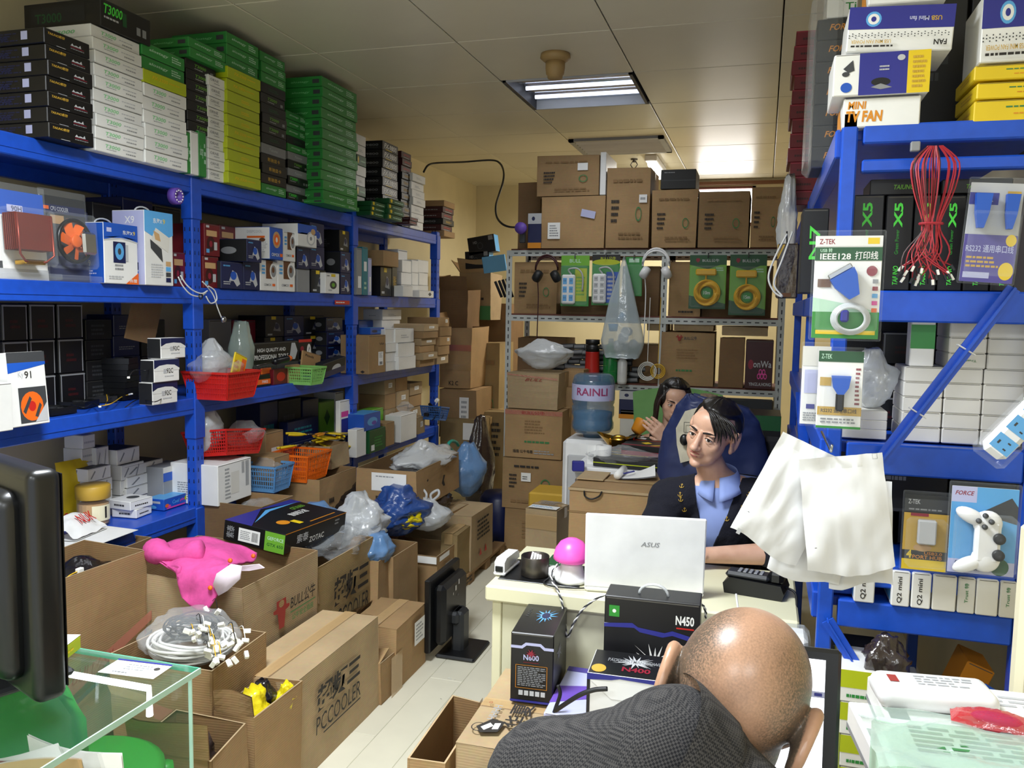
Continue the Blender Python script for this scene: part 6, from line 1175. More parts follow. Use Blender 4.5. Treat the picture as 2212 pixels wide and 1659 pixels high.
# ---- water dispenser with bottle
t = thing('water_dispenser', 'white water dispenser with a big blue bottle on top', 'water dispenser', (-.905, 4.62, 0))
m = MB(); m.cbox(-.14, .14, -.14, .14, 0, .885, .02, 'whiteplastic'); m.build('body', t, True); m = MB(); m.cbox(-.11, .11, -.15, -.13, .5, .8, .008, 'lgrey'); m.build('front_panel', t)
m = MB(); prof = [(.05, .885), (.055, .905), (.1, .915), (.118, .94), (.118, .97), (.112, .985), (.112, 1.0), (.12, 1.015), (.12, 1.06), (.113, 1.07), (.12, 1.085), (.12, 1.2), (.108, 1.235), (.09, 1.245), (0, 1.245)]; m.lathe(prof, 32, 'bottlewater'); bt = m.build('bottle', t, True)
m = MB(); m.lathe([(.121, 1.10), (.1215, 1.105), (.1215, 1.185), (.121, 1.19)], 32, 'lilac', cap=False); m.build('bottle_label', bt, True); m = MB(); put(m, lambda u, v, e: V(.1225*math.cos(-2.4+u*1.9), .1225*math.sin(-2.4+u*1.9), 1.1+v*.085), [t_('RAINLI', .1, .35, .9, .85, 'bottleband', 0, .02), ('p', 0, .0, 1, .1, 'red'), ('p', 0, .92, 1, .97, 'wine')], 1, 1); m.build('print', bt)
m = MB(); m.lathe([(.1, .93), (.11, .95), (.108, 1.03), (0, 1.03)], 24, 'basketblue'); m.build('water', bt, True)
# ------------------------------------------------------------------ desk and what stands on and before it
dk = thing('office_desk', 'cream laminate desk in front of the seated man', 'desk', (0, 0, 0))
m = MB(); m.cbox(-.79, .13, 2.38, 2.84, .70, .75, .006, 'desk'); m.build('desk_top', dk)
m = MB(); m.cbox(-.775, -.745, 2.41, 2.82, .0, .70, .003, 'desk'); m.build('side_panel', dk)
m = MB(); m.cbox(.085, .115, 2.41, 2.82, .0, .70, .003, 'desk'); m.build('side_panel', dk)
m = MB(); m.cbox(-.744, .085, 2.415, 2.435, .06, .70, .002, 'deskfront'); m.build('front_panel', dk)
# laptop, back of its lid to the camera
a, b = PX(1262, 1268, Z=.765), PX(1520, 1285, Z=.765); yaw = math.atan2(b.y-a.y, b.x-a.x); W = (b-a).length
lp = thing('laptop', 'white laptop open on the desk, lid back to the camera', 'laptop', (a+b)/2-V(0, 0, .014), yaw)
m = MB(); m.cbox(-W/2, W/2, .0, .24, .0, .022, .008, 'whiteplastic'); m.build('base', lp, True); m = MB(); m.box(-W*.45, W*.45, .02, .14, .0222, .024, 'darkplastic'); m.build('keyboard', lp)
Tl = Matrix.Translation((0, .006, .016)) @ Matrix.Rotation(math.radians(5), 4, 'X')
m = MB(); m.cbox(-W/2, W/2, -.006, .004, 0, .232, .004, 'whiteplastic', Tl); ld = m.build('lid', lp); bv = ld.modifiers.new('b', 'BEVEL'); bv.width = .003; bv.segments = 2
m = MB(); m.box(-W*.47, W*.47, .0042, .005, .012, .222, 'blackgloss', Tl); m.build('screen', ld)
m = MB(); put(m, lambda u, v, e: Tl @ V(-.012+u, -.0062-e, .138+v), [t_('ASUS', 0, 0, 1, 1, 'grey', 0, .01, .25)], .056, .0145); m.build('logo', ld)
# mat, stapler, ashtray, mushroom lamp, phone
m = MB(); a = PX(1075, 1250, Z=.752); m.cbox(a.x, a.x+.26, a.y, a.y+.22, .7505, .753, .001, 'blackplastic'); tag(m.build('desk_mat'), 'thin black mat under stapler and ashtray', 'mat')
m = MB(); m.cbox(-.66, -.55, 2.60, 2.72, .7535, .765, .002, 'dgreen'); tag(m.build('circuit_card'), 'green patterned card lying behind the ashtray', 'card')
p = PX(1095, 1228, Z=.756); st = thing('stapler', 'white and black stapler at the desk corner', 'stapler', (p.x, p.y, .754), -.05)
m = MB(); m.cbox(-.02, .02, -.075, .075, 0, .012, .004, 'whiteplastic'); m.build('base', st); m = MB(); m.prism([(-.07, .012), (-.07, .042), (-.05, .052), (.06, .05), (.075, .03), (.075, .022), (-.05, .014)], -.017, .017, 'whiteplastic', Matrix.Rotation(PI/2, 4, 'Z')); m.build('arm', st); m = MB(); m.box(-.012, .012, -.0765, -.07, .014, .03, 'black'); m.build('mouth', st)
p = PX(1148, 1250, Z=.754); t = thing('ashtray', 'rusty round metal tin with cigarette ends on the desk', 'ashtray', (p.x, p.y+.042, .754))
m = MB(); m.lathe([(.044, 0), (.0455, .003), (.0455, .062), (.044, .064), (.042, .062), (.042, .008), (0, .008)], 32, 'darksteel'); m.build('tin', t, True)
for i in range(4): m = MB(); m.tube([V(.012*i-.02, .0, .02), V(.01*i-.012, .02-.008*i, .068)], .0038, 8, 'paper'); m.build('cigarette', t, True)
p = PX(1228, 1262, Z=.754); t = thing('mushroom_lamp', 'pink mushroom lamp with white stem beside the laptop', 'lamp', (p.x+.0, p.y+.035, .754))
m = MB(); m.lathe([(.048, 0), (.052, .008), (.05, .014), (.043, .02), (.034, .05), (.03, .07)], 28, 'whiteplastic'); m.build('stem', t, True)
m = MB(); m.lathe([(.0, .065), (.05, .066), (.057, .072), (.056, .085), (.05, .105), (.036, .125), (.018, .135), (.0, .137)], 32, 'lampcap'); m.build('cap', t, True)
m = MB(); m.lathe([(.02, 0), (.022, .01), (.02, .03), (.0, .034)], 16, 'whiteplastic'); tag(m.build('plug_adapter', None, True, (p.x-.06, p.y+.06, .754)), 'small white adapter beside the pink lamp', 'adapter')
cable('black lead curled round the pink lamp', [V(p.x-.07, p.y+.03, .757), V(p.x-.075, p.y-.02, .757), V(p.x-.04, p.y-.045, .757), V(p.x+.02, p.y-.04, .757), V(p.x+.07, p.y-.02, .757)], .0025, 'wireblack', 'lamp_cord')
def twist(label, pts):
    P = smoothpts([Vector(q) for q in pts], 12); t = thing('twisted_cord', label, 'cord', (0, 0, 0))
    for ph, mt in ((0, 'wirewhite'), (PI, 'dgrey')):
        m = MB(); m.tube([q+V(.0022*math.cos(i*.9+ph), .0022*math.sin(i*.9+ph), 0) for i, q in enumerate(P)], .0024, 5, mt); m.build('strand', t, True)
twist('white and grey twisted cord hanging over the desk front', [PX(x, y, Y=yy) for x, y, yy in ((1208, 1215, 2.46), (1190, 1245, 2.41), (1205, 1275, 2.365), (1215, 1305, 2.36), (1220, 1345, 2.36), (1226, 1376, 2.36), (1240, 1345, 2.36), (1265, 1310, 2.35), (1310, 1284, 2.32), (1370, 1280, 2.30), (1430, 1285, 2.30), (1490, 1292, 2.33), (1520, 1310, 2.36), (1525, 1335, 2.36))])
p = PX(1632, 1285, Z=.752); ph = thing('desk_phone', 'black cordless phone with handset lying on the desk corner', 'phone', (p.x, p.y+.03, .7505), -.18)
m = MB(); m.prism([(-.085, 0), (-.09, .03), (-.07, .05), (.08, .045), (.09, .02), (.085, 0)], -.05, .06, 'blackplastic'); m.build('base', ph)
m = MB(); m.cbox(-.085, .045, -.045, .015, .046, .066, .008, 'darkplastic'); m.build('handset', ph, True)
for i in range(5): m = MB(); m.cbox(-.05+i*.016, -.04+i*.016, -.035, .005, .066, .069, .001, 'grey'); m.build('key', ph)
m = MB(); m.cbox(.04, .085, -.04, .03, .04, .085, .012, 'blackplastic'); m.build('cradle', ph, True); m = MB(); m.tube(smoothpts([V(.085, 0, .03), V(.12, -.02, .02), V(.13, -.08, -.03), V(.12, -.1, -.1)], 5), .0035, 6, 'wireblack'); m.build('cord', ph, True)
m = MB(); m.tube([PX(1590, 1283, Y=2.42), PX(1598, 1345, Y=2.36)], .003, 6, 'wirewhite'); tag(m.build('white_lead', None, True), 'short white lead hanging under the phone', 'cord')
# parcel wrapped in film and red tape at the desk end
t = thing('parcel', 'white parcel in clear wrap and red lettered tape at the desk end', 'parcel', (.075, 2.33, .44)); m = MB(); m.cbox(-.06, .075, -.05, .04, 0, .30, .012, 'white'); m.build('body', t)
m = MB(); put(m, lambda u, v, e: V(-.06+u, -.051-e, v), [('p', .35, 0, .7, 1, 'tapered'), t_('RONG', .4, .1, .66, .9, 'red', 90, .02)], .135, .30); m.build('tape', t)
m = MB(); m.cbox(-.065, .08, -.053, .045, -.003, .31, .014, 'clearfilm'); m.build('film', t, True)
m = MB(); m.cbox(0.0, .14, 2.30, 2.375, 0, .438, .004, 'carddark'); tag(m.build('carton_block'), 'dark carton carrying the wrapped parcel', 'carton')
# cartons before the desk
burst = lambda cx, cy, r, asp, mat, n=22, sd=3: (lambda rr: [('q', [(cx+(r if k % 2 == 0 else r*.35)*rr.uniform(.6, 1)*math.cos(k*2*PI/n)*1.0, cy+(r if k % 2 == 0 else r*.35)*asp*rr.uniform(.5, .8)*math.sin(k*2*PI/n)) for k in range(n)], mat)])(random.Random(sd))
hx = carton('brown carton with upside down black Chinese lettering on top', (-.40, 2.14, 0), (.62, .46, .5), .03, 'cardpale', None, None, {'t': [t_('华夏', .15, .2, .25, .5, 'ink', 90), t_('HHHH', .075, .26, .11, .44, 'printgrey', 90), ('r', .05, .46, .008, .012, .7, 'inkred'), ('r', .06, .16, .03, .05, .85, 'ink'), ('q', [(.05, .16), (.1, .27), (.16, .25), (.15, .13), (.08, .1)], 'ink'), ('q', [(.07, .16), (.1, .22), (.12, .19), (.09, .13)], 'paper'), ('q', [(.12, .22), (.145, .23), (.145, .16), (.12, .15)], 'paper')], 'f': [('g', .1, .85, .6, .9, 1, 'ink'), ('p', .0, .3, .05, .8, 'tape')]}, None, .008)
carton('narrow open brown carton beside the lettered one', (-.775, 2.04, 0), (.10, .36, .46), .02, 'card', (None, None, None, None), None, {'f': [('p', .35, .1, .8, .5, 'paper'), ('b', .45, .15, .7, .3, 'ink'), ('q', [(.3, .72), (.45, .8), (.6, .72)], 'cardin')]}, None, .005)
plate = [('q', [(0, .82), (.25, .82), (.35, .87), (.7, .87), (.8, .82), (1, .82), (1, .78), (.78, .78), (.68, .83), (.37, .83), (.27, .78), (0, .78)], 'lilac')]
S('n600', 'black', plate+[t_('N600', .3, .62, .66, .7, 'lilac', 0, .02), ('p', .3, .585, .66, .595, 'dred'), ('p', .12, .22, .86, .225, 'amber'), ('p', .12, .545, .86, .55, 'amber'), ('p', .12, .22, .13, .55, 'amber'), ('p', .85, .22, .86, .55, 'amber'), ('g', .17, .25, .82, .53, 11, 'grey'), ('p', 0, .02, 1, .05, 'indigo')]+[('p', .2+i*.13, .12, .3+i*.13, .19, 'lgrey') for i in range(5)]+burst(.48, .72, .2, .5, 'wine', 18, 8),
  t=burst(.6, .62, .34, 1.1, 'sky', 26, 5)+burst(.6, .62, .2, 1.0, 'lgrey', 20, 9)+[('o', .6, .62, .1, .1, 'navy'), t_('PADO', .12, .55, .2, .85, 'dgrey', 90)], r=burst(.4, .6, .25, 1.0, 'grey', 18, 4))
p = PX(1085, 1518, Z=.51); q = PX(1178, 1528, Z=.51)
prod('power_supply_box', 'black power supply box standing on the lettered carton', 'box', ((p.x+q.x)/2+.012, p.y+.125, .514), (q.x-p.x, .23, .2), .07, 'n600', 'black power supply boxes')
S('violet', 'lilac', t=[('q', [(0, .2), (.4, .5), (1, .35), (1, .6), (.5, .75), (0, .55)], 'violet'), ('p', .6, .82, .95, .95, 'white'), ('q', [(.3, .2), (.7, .1), (.8, .3), (.5, .35)], 'white'), ('p', 0, .9, .5, 1, 'purple')], f=[('g', .1, .3, .9, .7, 3, 'violet')])
prod('violet_box', 'pale violet printed box under the black boxes', 'box', (-.30, 2.19, .512), (.42, .30, .035), 0, 'violet')
S('n450', 'black', [('p', 0, .70, .22, .705, 'lilac')]+[('q', [(0, .70), (.3, .73), (.36, .69), (.64, .66), (.72, .69), (.86, .66), (1, .63), (1, .58), (.86, .61), (.72, .64), (.62, .61), (.38, .64), (.32, .68), (0, .66)], 'indigo'), t_('N450', .75, .76, .94, .86, 'white', 0, .03), ('p', .76, .72, .94, .735, 'red'), ('p', .05, .78, .16, .9, 'leafgreen'), ('o', .105, .84, .02, .02, 'white')]
  + burst(.55, .32, .38, .75, 'white', 40, 12)+burst(.55, .32, .2, .5, 'white', 24, 2)+[t_('PADO  BATMAN  POWER N450', .17, .27, .84, .35, 'grey', 0, .02), t_('PADO', .67, .5, .8, .56, 'dgrey')])
a, b = PX(1306, 1292, Y=2.24), PX(1512, 1318, Y=2.24)
o = prod('power_supply_box', 'black power supply box with white burst print, against the desk', 'box', ((a.x+b.x)/2, 2.29, .549), (b.x-a.x, .10, .265), .03, 'n450', 'black power supply boxes'); h = MB(); h.tube([V(-.04*math.cos(i*PI/10), -.01, .265+.03*math.sin(i*PI/10)) for i in range(11)], .004, 6, 'milkfilm'); h.build('handle', o, True)
S('n400', 'white', [('p', 0, 0, .04, 1, 'black'), ('p', .96, 0, 1, 1, 'black'), ('q', [(0, 1), (0, .86), (.3, .9), (.4, .94), (1, .9), (1, 1)], 'indigo'), ('q', [(.04, .86), (.3, .5), (.9, .5), (.96, .86)], 'paper'), ('g', .3, .2, .8, .3, 1, 'lgrey')], t=burst(.55, .6, .36, 1.1, 'lgrey', 36, 6)+[t_('PADO  BATMAN  POWER', .2, .55, .9, .68, 'grey'), t_('N400', .4, .2, .75, .38, 'wine', 0, .03), ('o', .12, .22, .09, .16, 'gold')], top='black')
STY['n400']['l'] = 'black'; STY['n400']['r'] = 'black'
a, b = PX(1266, 1452, Y=2.04), PX(1444, 1474, Y=2.04); prod('power_supply_box', 'black and white power supply box lying in front of the upright one', 'box', ((a.x+b.x)/2, 2.12, .549), (b.x-a.x, .155, .125), .04, 'n400', 'black power supply boxes')
bag('clear bag lying against the power supply boxes', (-.26, 1.96, .512), .08, .06, .11, 'milkfilm', 111, .4, crump=.25)
cable('thick black cable curling out on the violet box', [PX(x, y, Y=yy) for x, y, yy in ((1200, 1535, 2.02), (1225, 1518, 2.0), (1255, 1500, 1.99), (1285, 1490, 1.99), (1312, 1488, 1.99))], .006, 'wireblack', 'power_cable', n=8)
cable('black cable dropping behind the upright box', [PX(x, y, Y=2.05) for x, y in ((1205, 1480), (1210, 1500), (1200, 1530), (1195, 1545))], .005, 'wireblack', 'power_cable', n=8)
# big carton behind the laptop with goods on it, small table behind
a, b = PX(1229, 1052, Y=3.7), PX(1470, 1062, Y=3.7)
carton('large brown carton behind the laptop with a plastic handle', ((a.x+b.x)/2, 3.88, 0), (b.x-a.x, .36, .79), 0, 'card', None, None, {'f': [('g', .0, .56, .12, .7, 3, 'inkgreen'), ('p', .0, .985, 1, 1, 'cardpale'), ('p', 0, .86, 1, .865, 'cardin')]}, None, .007)
cable('dark cord handle on the large brown carton', [PX(x, y, Y=3.68) for x, y in ((1262, 1060), (1264, 1072), (1278, 1078), (1294, 1072), (1300, 1062))], .004, 'wireblack', 'cord_handle')
t = thing('side_table', 'small white side table behind the large carton', 'table', (-.60, 4.33, 0)); m = MB(); m.cbox(-.3, .36, -.24, .24, .78, .81, .004, 'whiteplastic'); m.build('table_top', t)
for sx in (-.27, .33):
    for sy in (-.2, .2): m = MB(); m.box(sx-.02, sx+.02, sy-.02, sy+.02, 0, .78, 'lgrey'); m.build('leg', t)
Z0 = .812; gtb = 'goods on the side table'
S('gpu2', 'soot', t=[('p', .0, .8, 1, .84, 'yellow'), ('p', .1, .5, .6, .55, 'yellow'), ('g', .2, .2, .8, .4, 2, 'dgrey')], f=[('p', 0, .4, 1, .5, 'lime')]); S('gpu3', 'black', t=[('p', .1, .7, .3, .8, 'paper'), ('p', .1, .55, .8, .58, 'red'), ('q', [(.3, .3), (.4, .42), (.5, .3), (.4, .2)], 'yellow'), ('q', [(.5, .1), (.95, .4), (.95, .34), (.55, .06)], 'yellow'), ('p', 0, 0, 1, .08, 'wine')], f=[('p', 0, 0, 1, .5, 'wine')])
p = PX(1345, 1000, Z=.83); prod('graphics_card_box', 'flat black box with a lime line on the side table', 'box', (-.58, 4.24, Z0), (.42, .26, .045), -.1, 'gpu2', gtb); prod('graphics_card_box', 'black and red box with yellow streaks on the side table', 'box', (-.52, 4.36, Z0+.047), (.30, .2, .06), -.15, 'gpu3', gtb, (.1, 0))
bag('clear film bag over the flat box on the side table', (-.66, 4.2, Z0), .19, .12, .1, 'clearfilm', 121, .2, crump=.3)
p = PX(1295, 1008, Z=.795); t = thing('paper_roll', 'white receipt paper roll standing on the large carton', 'paper roll', (p.x+.02, p.y+.0, .797)); m = MB(); m.lathe([(.04, 0), (.04, .11), (.008, .112), (.008, .05)], 24, 'paper'); m.build('roll', t, True); m = MB(); m.grid(lambda u, v: V(-.04-.04*u, -.012-.02*u, .11*v), 3, 2, 'paper'); m.build('loose_end', t, True)
p = PX(1330, 1035, Z=.797); t = thing('notepad', 'open white notepad with rolled cover on the large carton', 'notepad', (p.x+.03, p.y+.05, .797), .15); m = MB(); m.grid(lambda u, v: V(-.02+.17*u, -.05+.13*v, .006+.05*u*u*(.4+.6*v)), 8, 4, 'paper'); m.grid(lambda u, v: V(-.02+.17*u, -.05+.13*v, .002+.046*u*u*(.4+.6*v)), 8, 4, 'lgrey', flip=True); m.build('pages', t, True); m = MB(); m.tube([(-.03, -.06, .02), (-.0, .08, .028)], .018, 14, 'paper'); m.build('rolled_cover', t, True); m = MB(); m.bar((.0, -.02, .024), (.05, .02, .03), .01, .004, 'indigo'); m.build('pen', t)
m = MB(); a = PX(1245, 1035, Z=.797); m.cbox(a.x, a.x+.13, a.y, a.y+.2, .797, .803, .001, 'cardpale'); tag(m.build('card_sheet'), 'loose tan card sheet on the large carton', 'card')
m = MB(); m.cbox(-.03, .03, -.02, .02, 0, .05, .004, 'indigo'); c = PX(1244, 1020, Z=.80); tag(m.build('tissue_pack', None, False, (c.x, c.y+.05, .797), .3), 'small blue and white tissue pack at the carton edge', 'pack')
# gold ingot ornament on the water dispenser ledge, feeding bottle parts
c = PX(1299, 955, Z=.85); t = thing('gold_ingot', 'gold boat shaped ingot ornament on little legs', 'ornament', (-.72, 4.42, .812))
def ing(u, v):
    a = u*2*PI; k = .04+.07*v; e = .03*math.cos(a)**2*v; return V(math.cos(a)*k*1.1, math.sin(a)*k*.62, .05+.055*v+e)
m = MB(); m.grid(ing, 32, 8, 'brass'); m.lathe([(0, .05), (.042, .05)], 24, 'brass', cap=False, sy=.6); m.build('bowl', t, True); m = MB(); m.ball((0, 0, .09), .055, .034, .035, 'brass', 20); m.build('dome', t, True)
for s in (-1, 1): m = MB(); m.tube(smoothpts([V(s*.085, 0, 0), V(s*.07, -.005, .025), V(s*.05, 0, .055)], 4), .011, 8, 'brass'); m.build('foot', t, True)
m = MB(); m.cbox(-.1, .1, -.04, .04, 0, .012, .005, 'brass'); m.build('plinth', t, True); m = MB(); m.ball((0, -.04, .025), .02, .01, .012, 'brass', 12); m.build('crest', t, True)
c = PX(1340, 945, Z=.85); t = thing('bottle_teat', 'clear bottle cap dome with orange base on the side table', 'bottle cap', (-.60, 4.46, .86)); m = MB(); m.lathe([(.032, 0), (.032, .012), (.028, .014)], 20, 'amber'); m.build('ring', t, True); m = MB(); m.lathe([(.028, .014), (.028, .04), (.02, .065), (0, .072)], 20, 'milkfilm'); m.build('dome', t, True)
m = MB(); T = Matrix.Rotation(-.7, 4, 'X') @ Matrix.Rotation(.5, 4, 'Y'); m.lathe([(.03, 0), (.045, .06), (.047, .065), (.044, .07), (.0, .068)], 18, 'amber', T); tag(m.build('paper_cup', None, True, (-.66, 4.62, .93)), 'amber cup leaning behind the gold ornament', 'cup')
# green chair back, blue coat
t = thing('office_chair', 'pale green padded chair behind the woman', 'chair', (-.47, 5.0, 0)); m = MB()
m.grid(lambda u, v: V((u-.5)*.52*(1-.08*(1-v)), .06*(2*u-1)**2*-1+.03*math.sin(v*PI), .62+.5*v+.03*math.sin(u*PI)*v), 14, 10, 'greenchair'); m.grid(lambda u, v: V((u-.5)*.52*(1-.08*(1-v)), .05-.06*(2*u-1)**2+.03*math.sin(v*PI), .62+.5*v+.03*math.sin(u*PI)*v), 14, 10, 'greenchair', flip=True)
o = m.build('backrest', t, True); m = MB(); m.cbox(-.25, .25, -.45, .05, .44, .52, .03, 'greenchair'); m.build('seat', t, True); m = MB(); m.lathe([(.25, 0), (.26, .03), (.04, .06), (.035, .44)], 16, 'darkplastic'); m.build('base', t)
# ------------------------------------------------------------------ right rack contents
gR = 'boxes on top of the right rack'
def rb(label, px0, px1, pyt, z0, style, Y=2.2, d=.2, group=gR, name='product_box', turn=0, tilt=None, h=None): return fb(label, px0, px1, pyt, Y, d, z0, style, name, group, turn, tilt, h)
R0 = 2.047
S('tvfan', 'white', [t_('MINI', .06, .62, .3, .88, 'amber', 0, .03, .1), t_('TV FAN', .04, .18, .52, .56, 'amber', 0, .04, .1)], l=[('q', [(0, 0), (.8, 0), (.4, .9), (0, 1)], 'amber')], top='indigo')
S('fanside', 'white', [('p', .27, 0, .77, 1, 'indigo'), ('p', .77, 0, 1, 1, 'yellow'), ('q', [(.1, .65), (.2, .85), (.22, .6), (.16, .55)], 'dgrey'), ('o', .13, .52, .04, .06, 'dgrey'), ('o', .14, .2, .06, .12, 'blue'), ('o', .5, .3, .1, .1, 'black'), ('q', [(.4, .18), (.5, .26), (.62, .16), (.5, .12)], 'grey'), ('o', .7, .85, .04, .07, 'lgrey'), ('g', .82, .1, .96, .9, 7, 'gold'), ('g', .48, .55, .58, .7, 2, 'lgrey')])
dots = [('o', .02+i*.031, .36+.04*(i % 2)-.05*j, .007, .012, 'dgrey') for i in range(31) for j in range(2)]
S('usbfan', 'white', [('p', 0, .5, 1, 1, 'indigo'), ('o', .24, .72, .075, .17, 'sky'), ('o', .24, .72, .055, .12, 'white'), ('o', .24, .72, .025, .06, 'indigo'), t_('USB', .78, .66, .88, .76, 'gold', 180, .02), t_('Mini fan', .58, .66, .76, .76, 'lilac', 180, .02)]+dots+[t_('USB MINI FAN POWER', .04, .16, .42, .24, 'gold', 180), ('g', .04, .06, .44, .14, 1, 'ink'), t_('FAN', .82, .1, .94, .22, 'ink', 180, .03)])
S('ybox', 'yellow', [('g', .4, .6, .9, .75, 1, 'inkgreen'), ('g', .5, .3, .9, .42, 1, 'amber')], l=[('g', .3, .3, .8, .7, 2, 'gold')]); S('force', 'black', [t_('FORCE', .3, .45, .95, .75, 'amber', 0, .02, .3)], l=[('g', .2, .3, .8, .6, 2, 'dgrey')])
rb('white mini fan box with orange lettering at the post', 1823, 1990, 209, R0+.002, 'tvfan', d=.16); z1 = PX(1900, 209, Y=2.2).z+.003
rb('blue white and yellow fan box lying on the lettered one', 1803, 2012, 113, z1, 'fanside', Y=2.19, d=.18); z2 = PX(1900, 113, Y=2.19).z+.003
rb('white and blue fan box stacked upside down above', 1832, 2062, 12, z2, 'usbfan', Y=2.2, d=.18, tilt=(0, .045)); z3 = PX(1940, 0, Y=2.2).z; rb('topmost fan box cut by the picture edge', 1880, 2050, -70, z3-.0, 'tvfan', Y=2.22, d=.16)
rb('yellow box, bottom of the right hand yellow stack', 2105, 2280, 215, R0+.002, 'ybox', d=.2); zz = PX(2150, 215, Y=2.2).z+.002; rb('yellow box, middle of the right hand yellow stack', 2108, 2285, 176, zz, 'ybox', d=.2, turn=.03); zz = PX(2150, 176, Y=2.2).z+.004; rb('yellow box, top of the right hand yellow stack', 2106, 2280, 138, zz, 'ybox', d=.2)
zz = PX(2150, 138, Y=2.2).z+.004; rb('blue and white fan box above the yellow stack', 2126, 2360, -20, zz, 'usbfan', d=.18)
a = PX(1757, 320, Y=2.9); S('wstack', 'white', [t_('Ti', .6, .3, .95, .6, 'green')])
x0, x1 = PX(1757, 250, Y=2.75).x, PX(1845, 250, Y=2.75).x
for i in range(7):
    prod('product_box', 'black box with amber lettering, %s of the film wrapped stack' % nth(i, 7), 'box', ((x0+x1)/2, 2.86, R0+i*.063), (x1-x0, .2, .062), 0, 'force', gR)
for i in range(3): prod('product_box', 'white box with green letters, %s above the black stack' % nth(i, 3), 'box', ((x0+x1)/2+.01, 2.86, R0+.4425+i*.07), (x1-x0-.03, .2, .069), 0, 'wstack', gR)
m = MB(); m.cbox(x0-.02, x0+.07, 2.72, 2.97, R0, R0+.5, .015, 'clearfilm'); tag(m.build('wrap_film', None, True), 'clear wrap round the black lettered stack', 'film')
S('rbox', 'dred', [('p', .0, .9, 1, 1, 'wine'), ('g', .2, .3, .7, .6, 1, 'maroon')], l=[('p', 0, .92, 1, 1, 'tan')])
for i in range(12):
    a = PX(1703, 110+i*25, Y=3.7)
    prod('product_box', 'dark red box, %s of the red stack on the rack' % nth(i, 12), 'box', (.13+.006*((i*7) % 3), 3.8, R0-.0+i*.058), (.13, .25, .057), 0, 'rbox', gR)
ls_ = [(.245, 3.78, 'lime', 'slim yellow box stack'),]
for i in range(6): prod('product_box', 'slim yellow box, %s beside the red stack' % nth(i, 6), 'box', (.215, 3.68, R0+i*.058), (.03, .2, .057), 0, 'tlime', gR)
bag('white film bag hanging off the red stack', (.075, 3.62, R0-.33), .045, .04, .42, 'milkfilm', 131, .5, crump=.3)
cable('white cable loop hanging at the rack corner', [PX(x, y, Y=3.3) for x, y in ((1700, 505), (1672, 560), (1660, 600), (1672, 630), (1690, 640), (1672, 612), (1690, 560), (1712, 500))], .004, 'wirewhite', 'white_cable')
a, b = PX(1680, 526, Y=3.4), PX(1722, 645, Y=3.4); m = MB(); w_, h_ = b.x-a.x, a.z-b.z; t = thing('hanging_pouch', 'dark film pouch with yellow black stripes at the rack corner', 'pouch', ((a.x+b.x)/2, 3.4, b.z)); m.cbox(-w_/2, w_/2, 0, .02, 0, h_, .006, 'brownfilm'); m.build('pouch', t); m = MB(); put(m, lambda u, v, e: V(-w_/2+u, -.001-e, v), [('q', [(0, .8), (.1, .98), (.2, .98), (0, .74)], 'gold'), ('q', [(.0, .88), (.06, .98), (0, .98)], 'gold'), ('q', [(.25, .98), (.35, .98), (.05, .72), (.0, .72)], 'gold'), ('p', .2, .03, .7, .1, 'brown')], w_, h_); m.build('print', t)
# shelf 1.66: black boxes with green lettering
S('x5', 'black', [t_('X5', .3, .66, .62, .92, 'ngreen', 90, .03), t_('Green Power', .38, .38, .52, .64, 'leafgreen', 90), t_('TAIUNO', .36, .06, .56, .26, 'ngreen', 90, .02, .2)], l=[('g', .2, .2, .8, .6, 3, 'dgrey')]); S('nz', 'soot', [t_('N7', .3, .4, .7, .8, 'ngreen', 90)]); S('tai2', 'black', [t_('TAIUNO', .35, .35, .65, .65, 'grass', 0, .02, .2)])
R1 = 1.662; g1 = 'black boxes with green lettering'
for i, (a, b_) in enumerate(((1846, 1912), (1916, 1976), (1979, 2034), (2037, 2090), (2093, 2150), (2153, 2205))): rb('black box with upright green lettering, %s along the shelf' % ('first', 'second', 'third', 'fourth', 'fifth', 'sixth')[i], a, b_, 421, R1, 'x5', Y=2.26, d=.18, group=g1)
zt = PX(1950, 421, Y=2.26).z+.001; rb('black box lying across the upright green lettered ones', 1880, 2030, 386, zt, 'tai2', Y=2.27, d=.15, group=g1); rb('black box lying at the far right across upright ones', 2035, 2190, 386, zt, 'tai2', Y=2.27, d=.15, group=g1); rb('small black box with green sign behind the post', 1735, 1792, 450, R1, 'nz', Y=2.62, d=.15, group=g1)
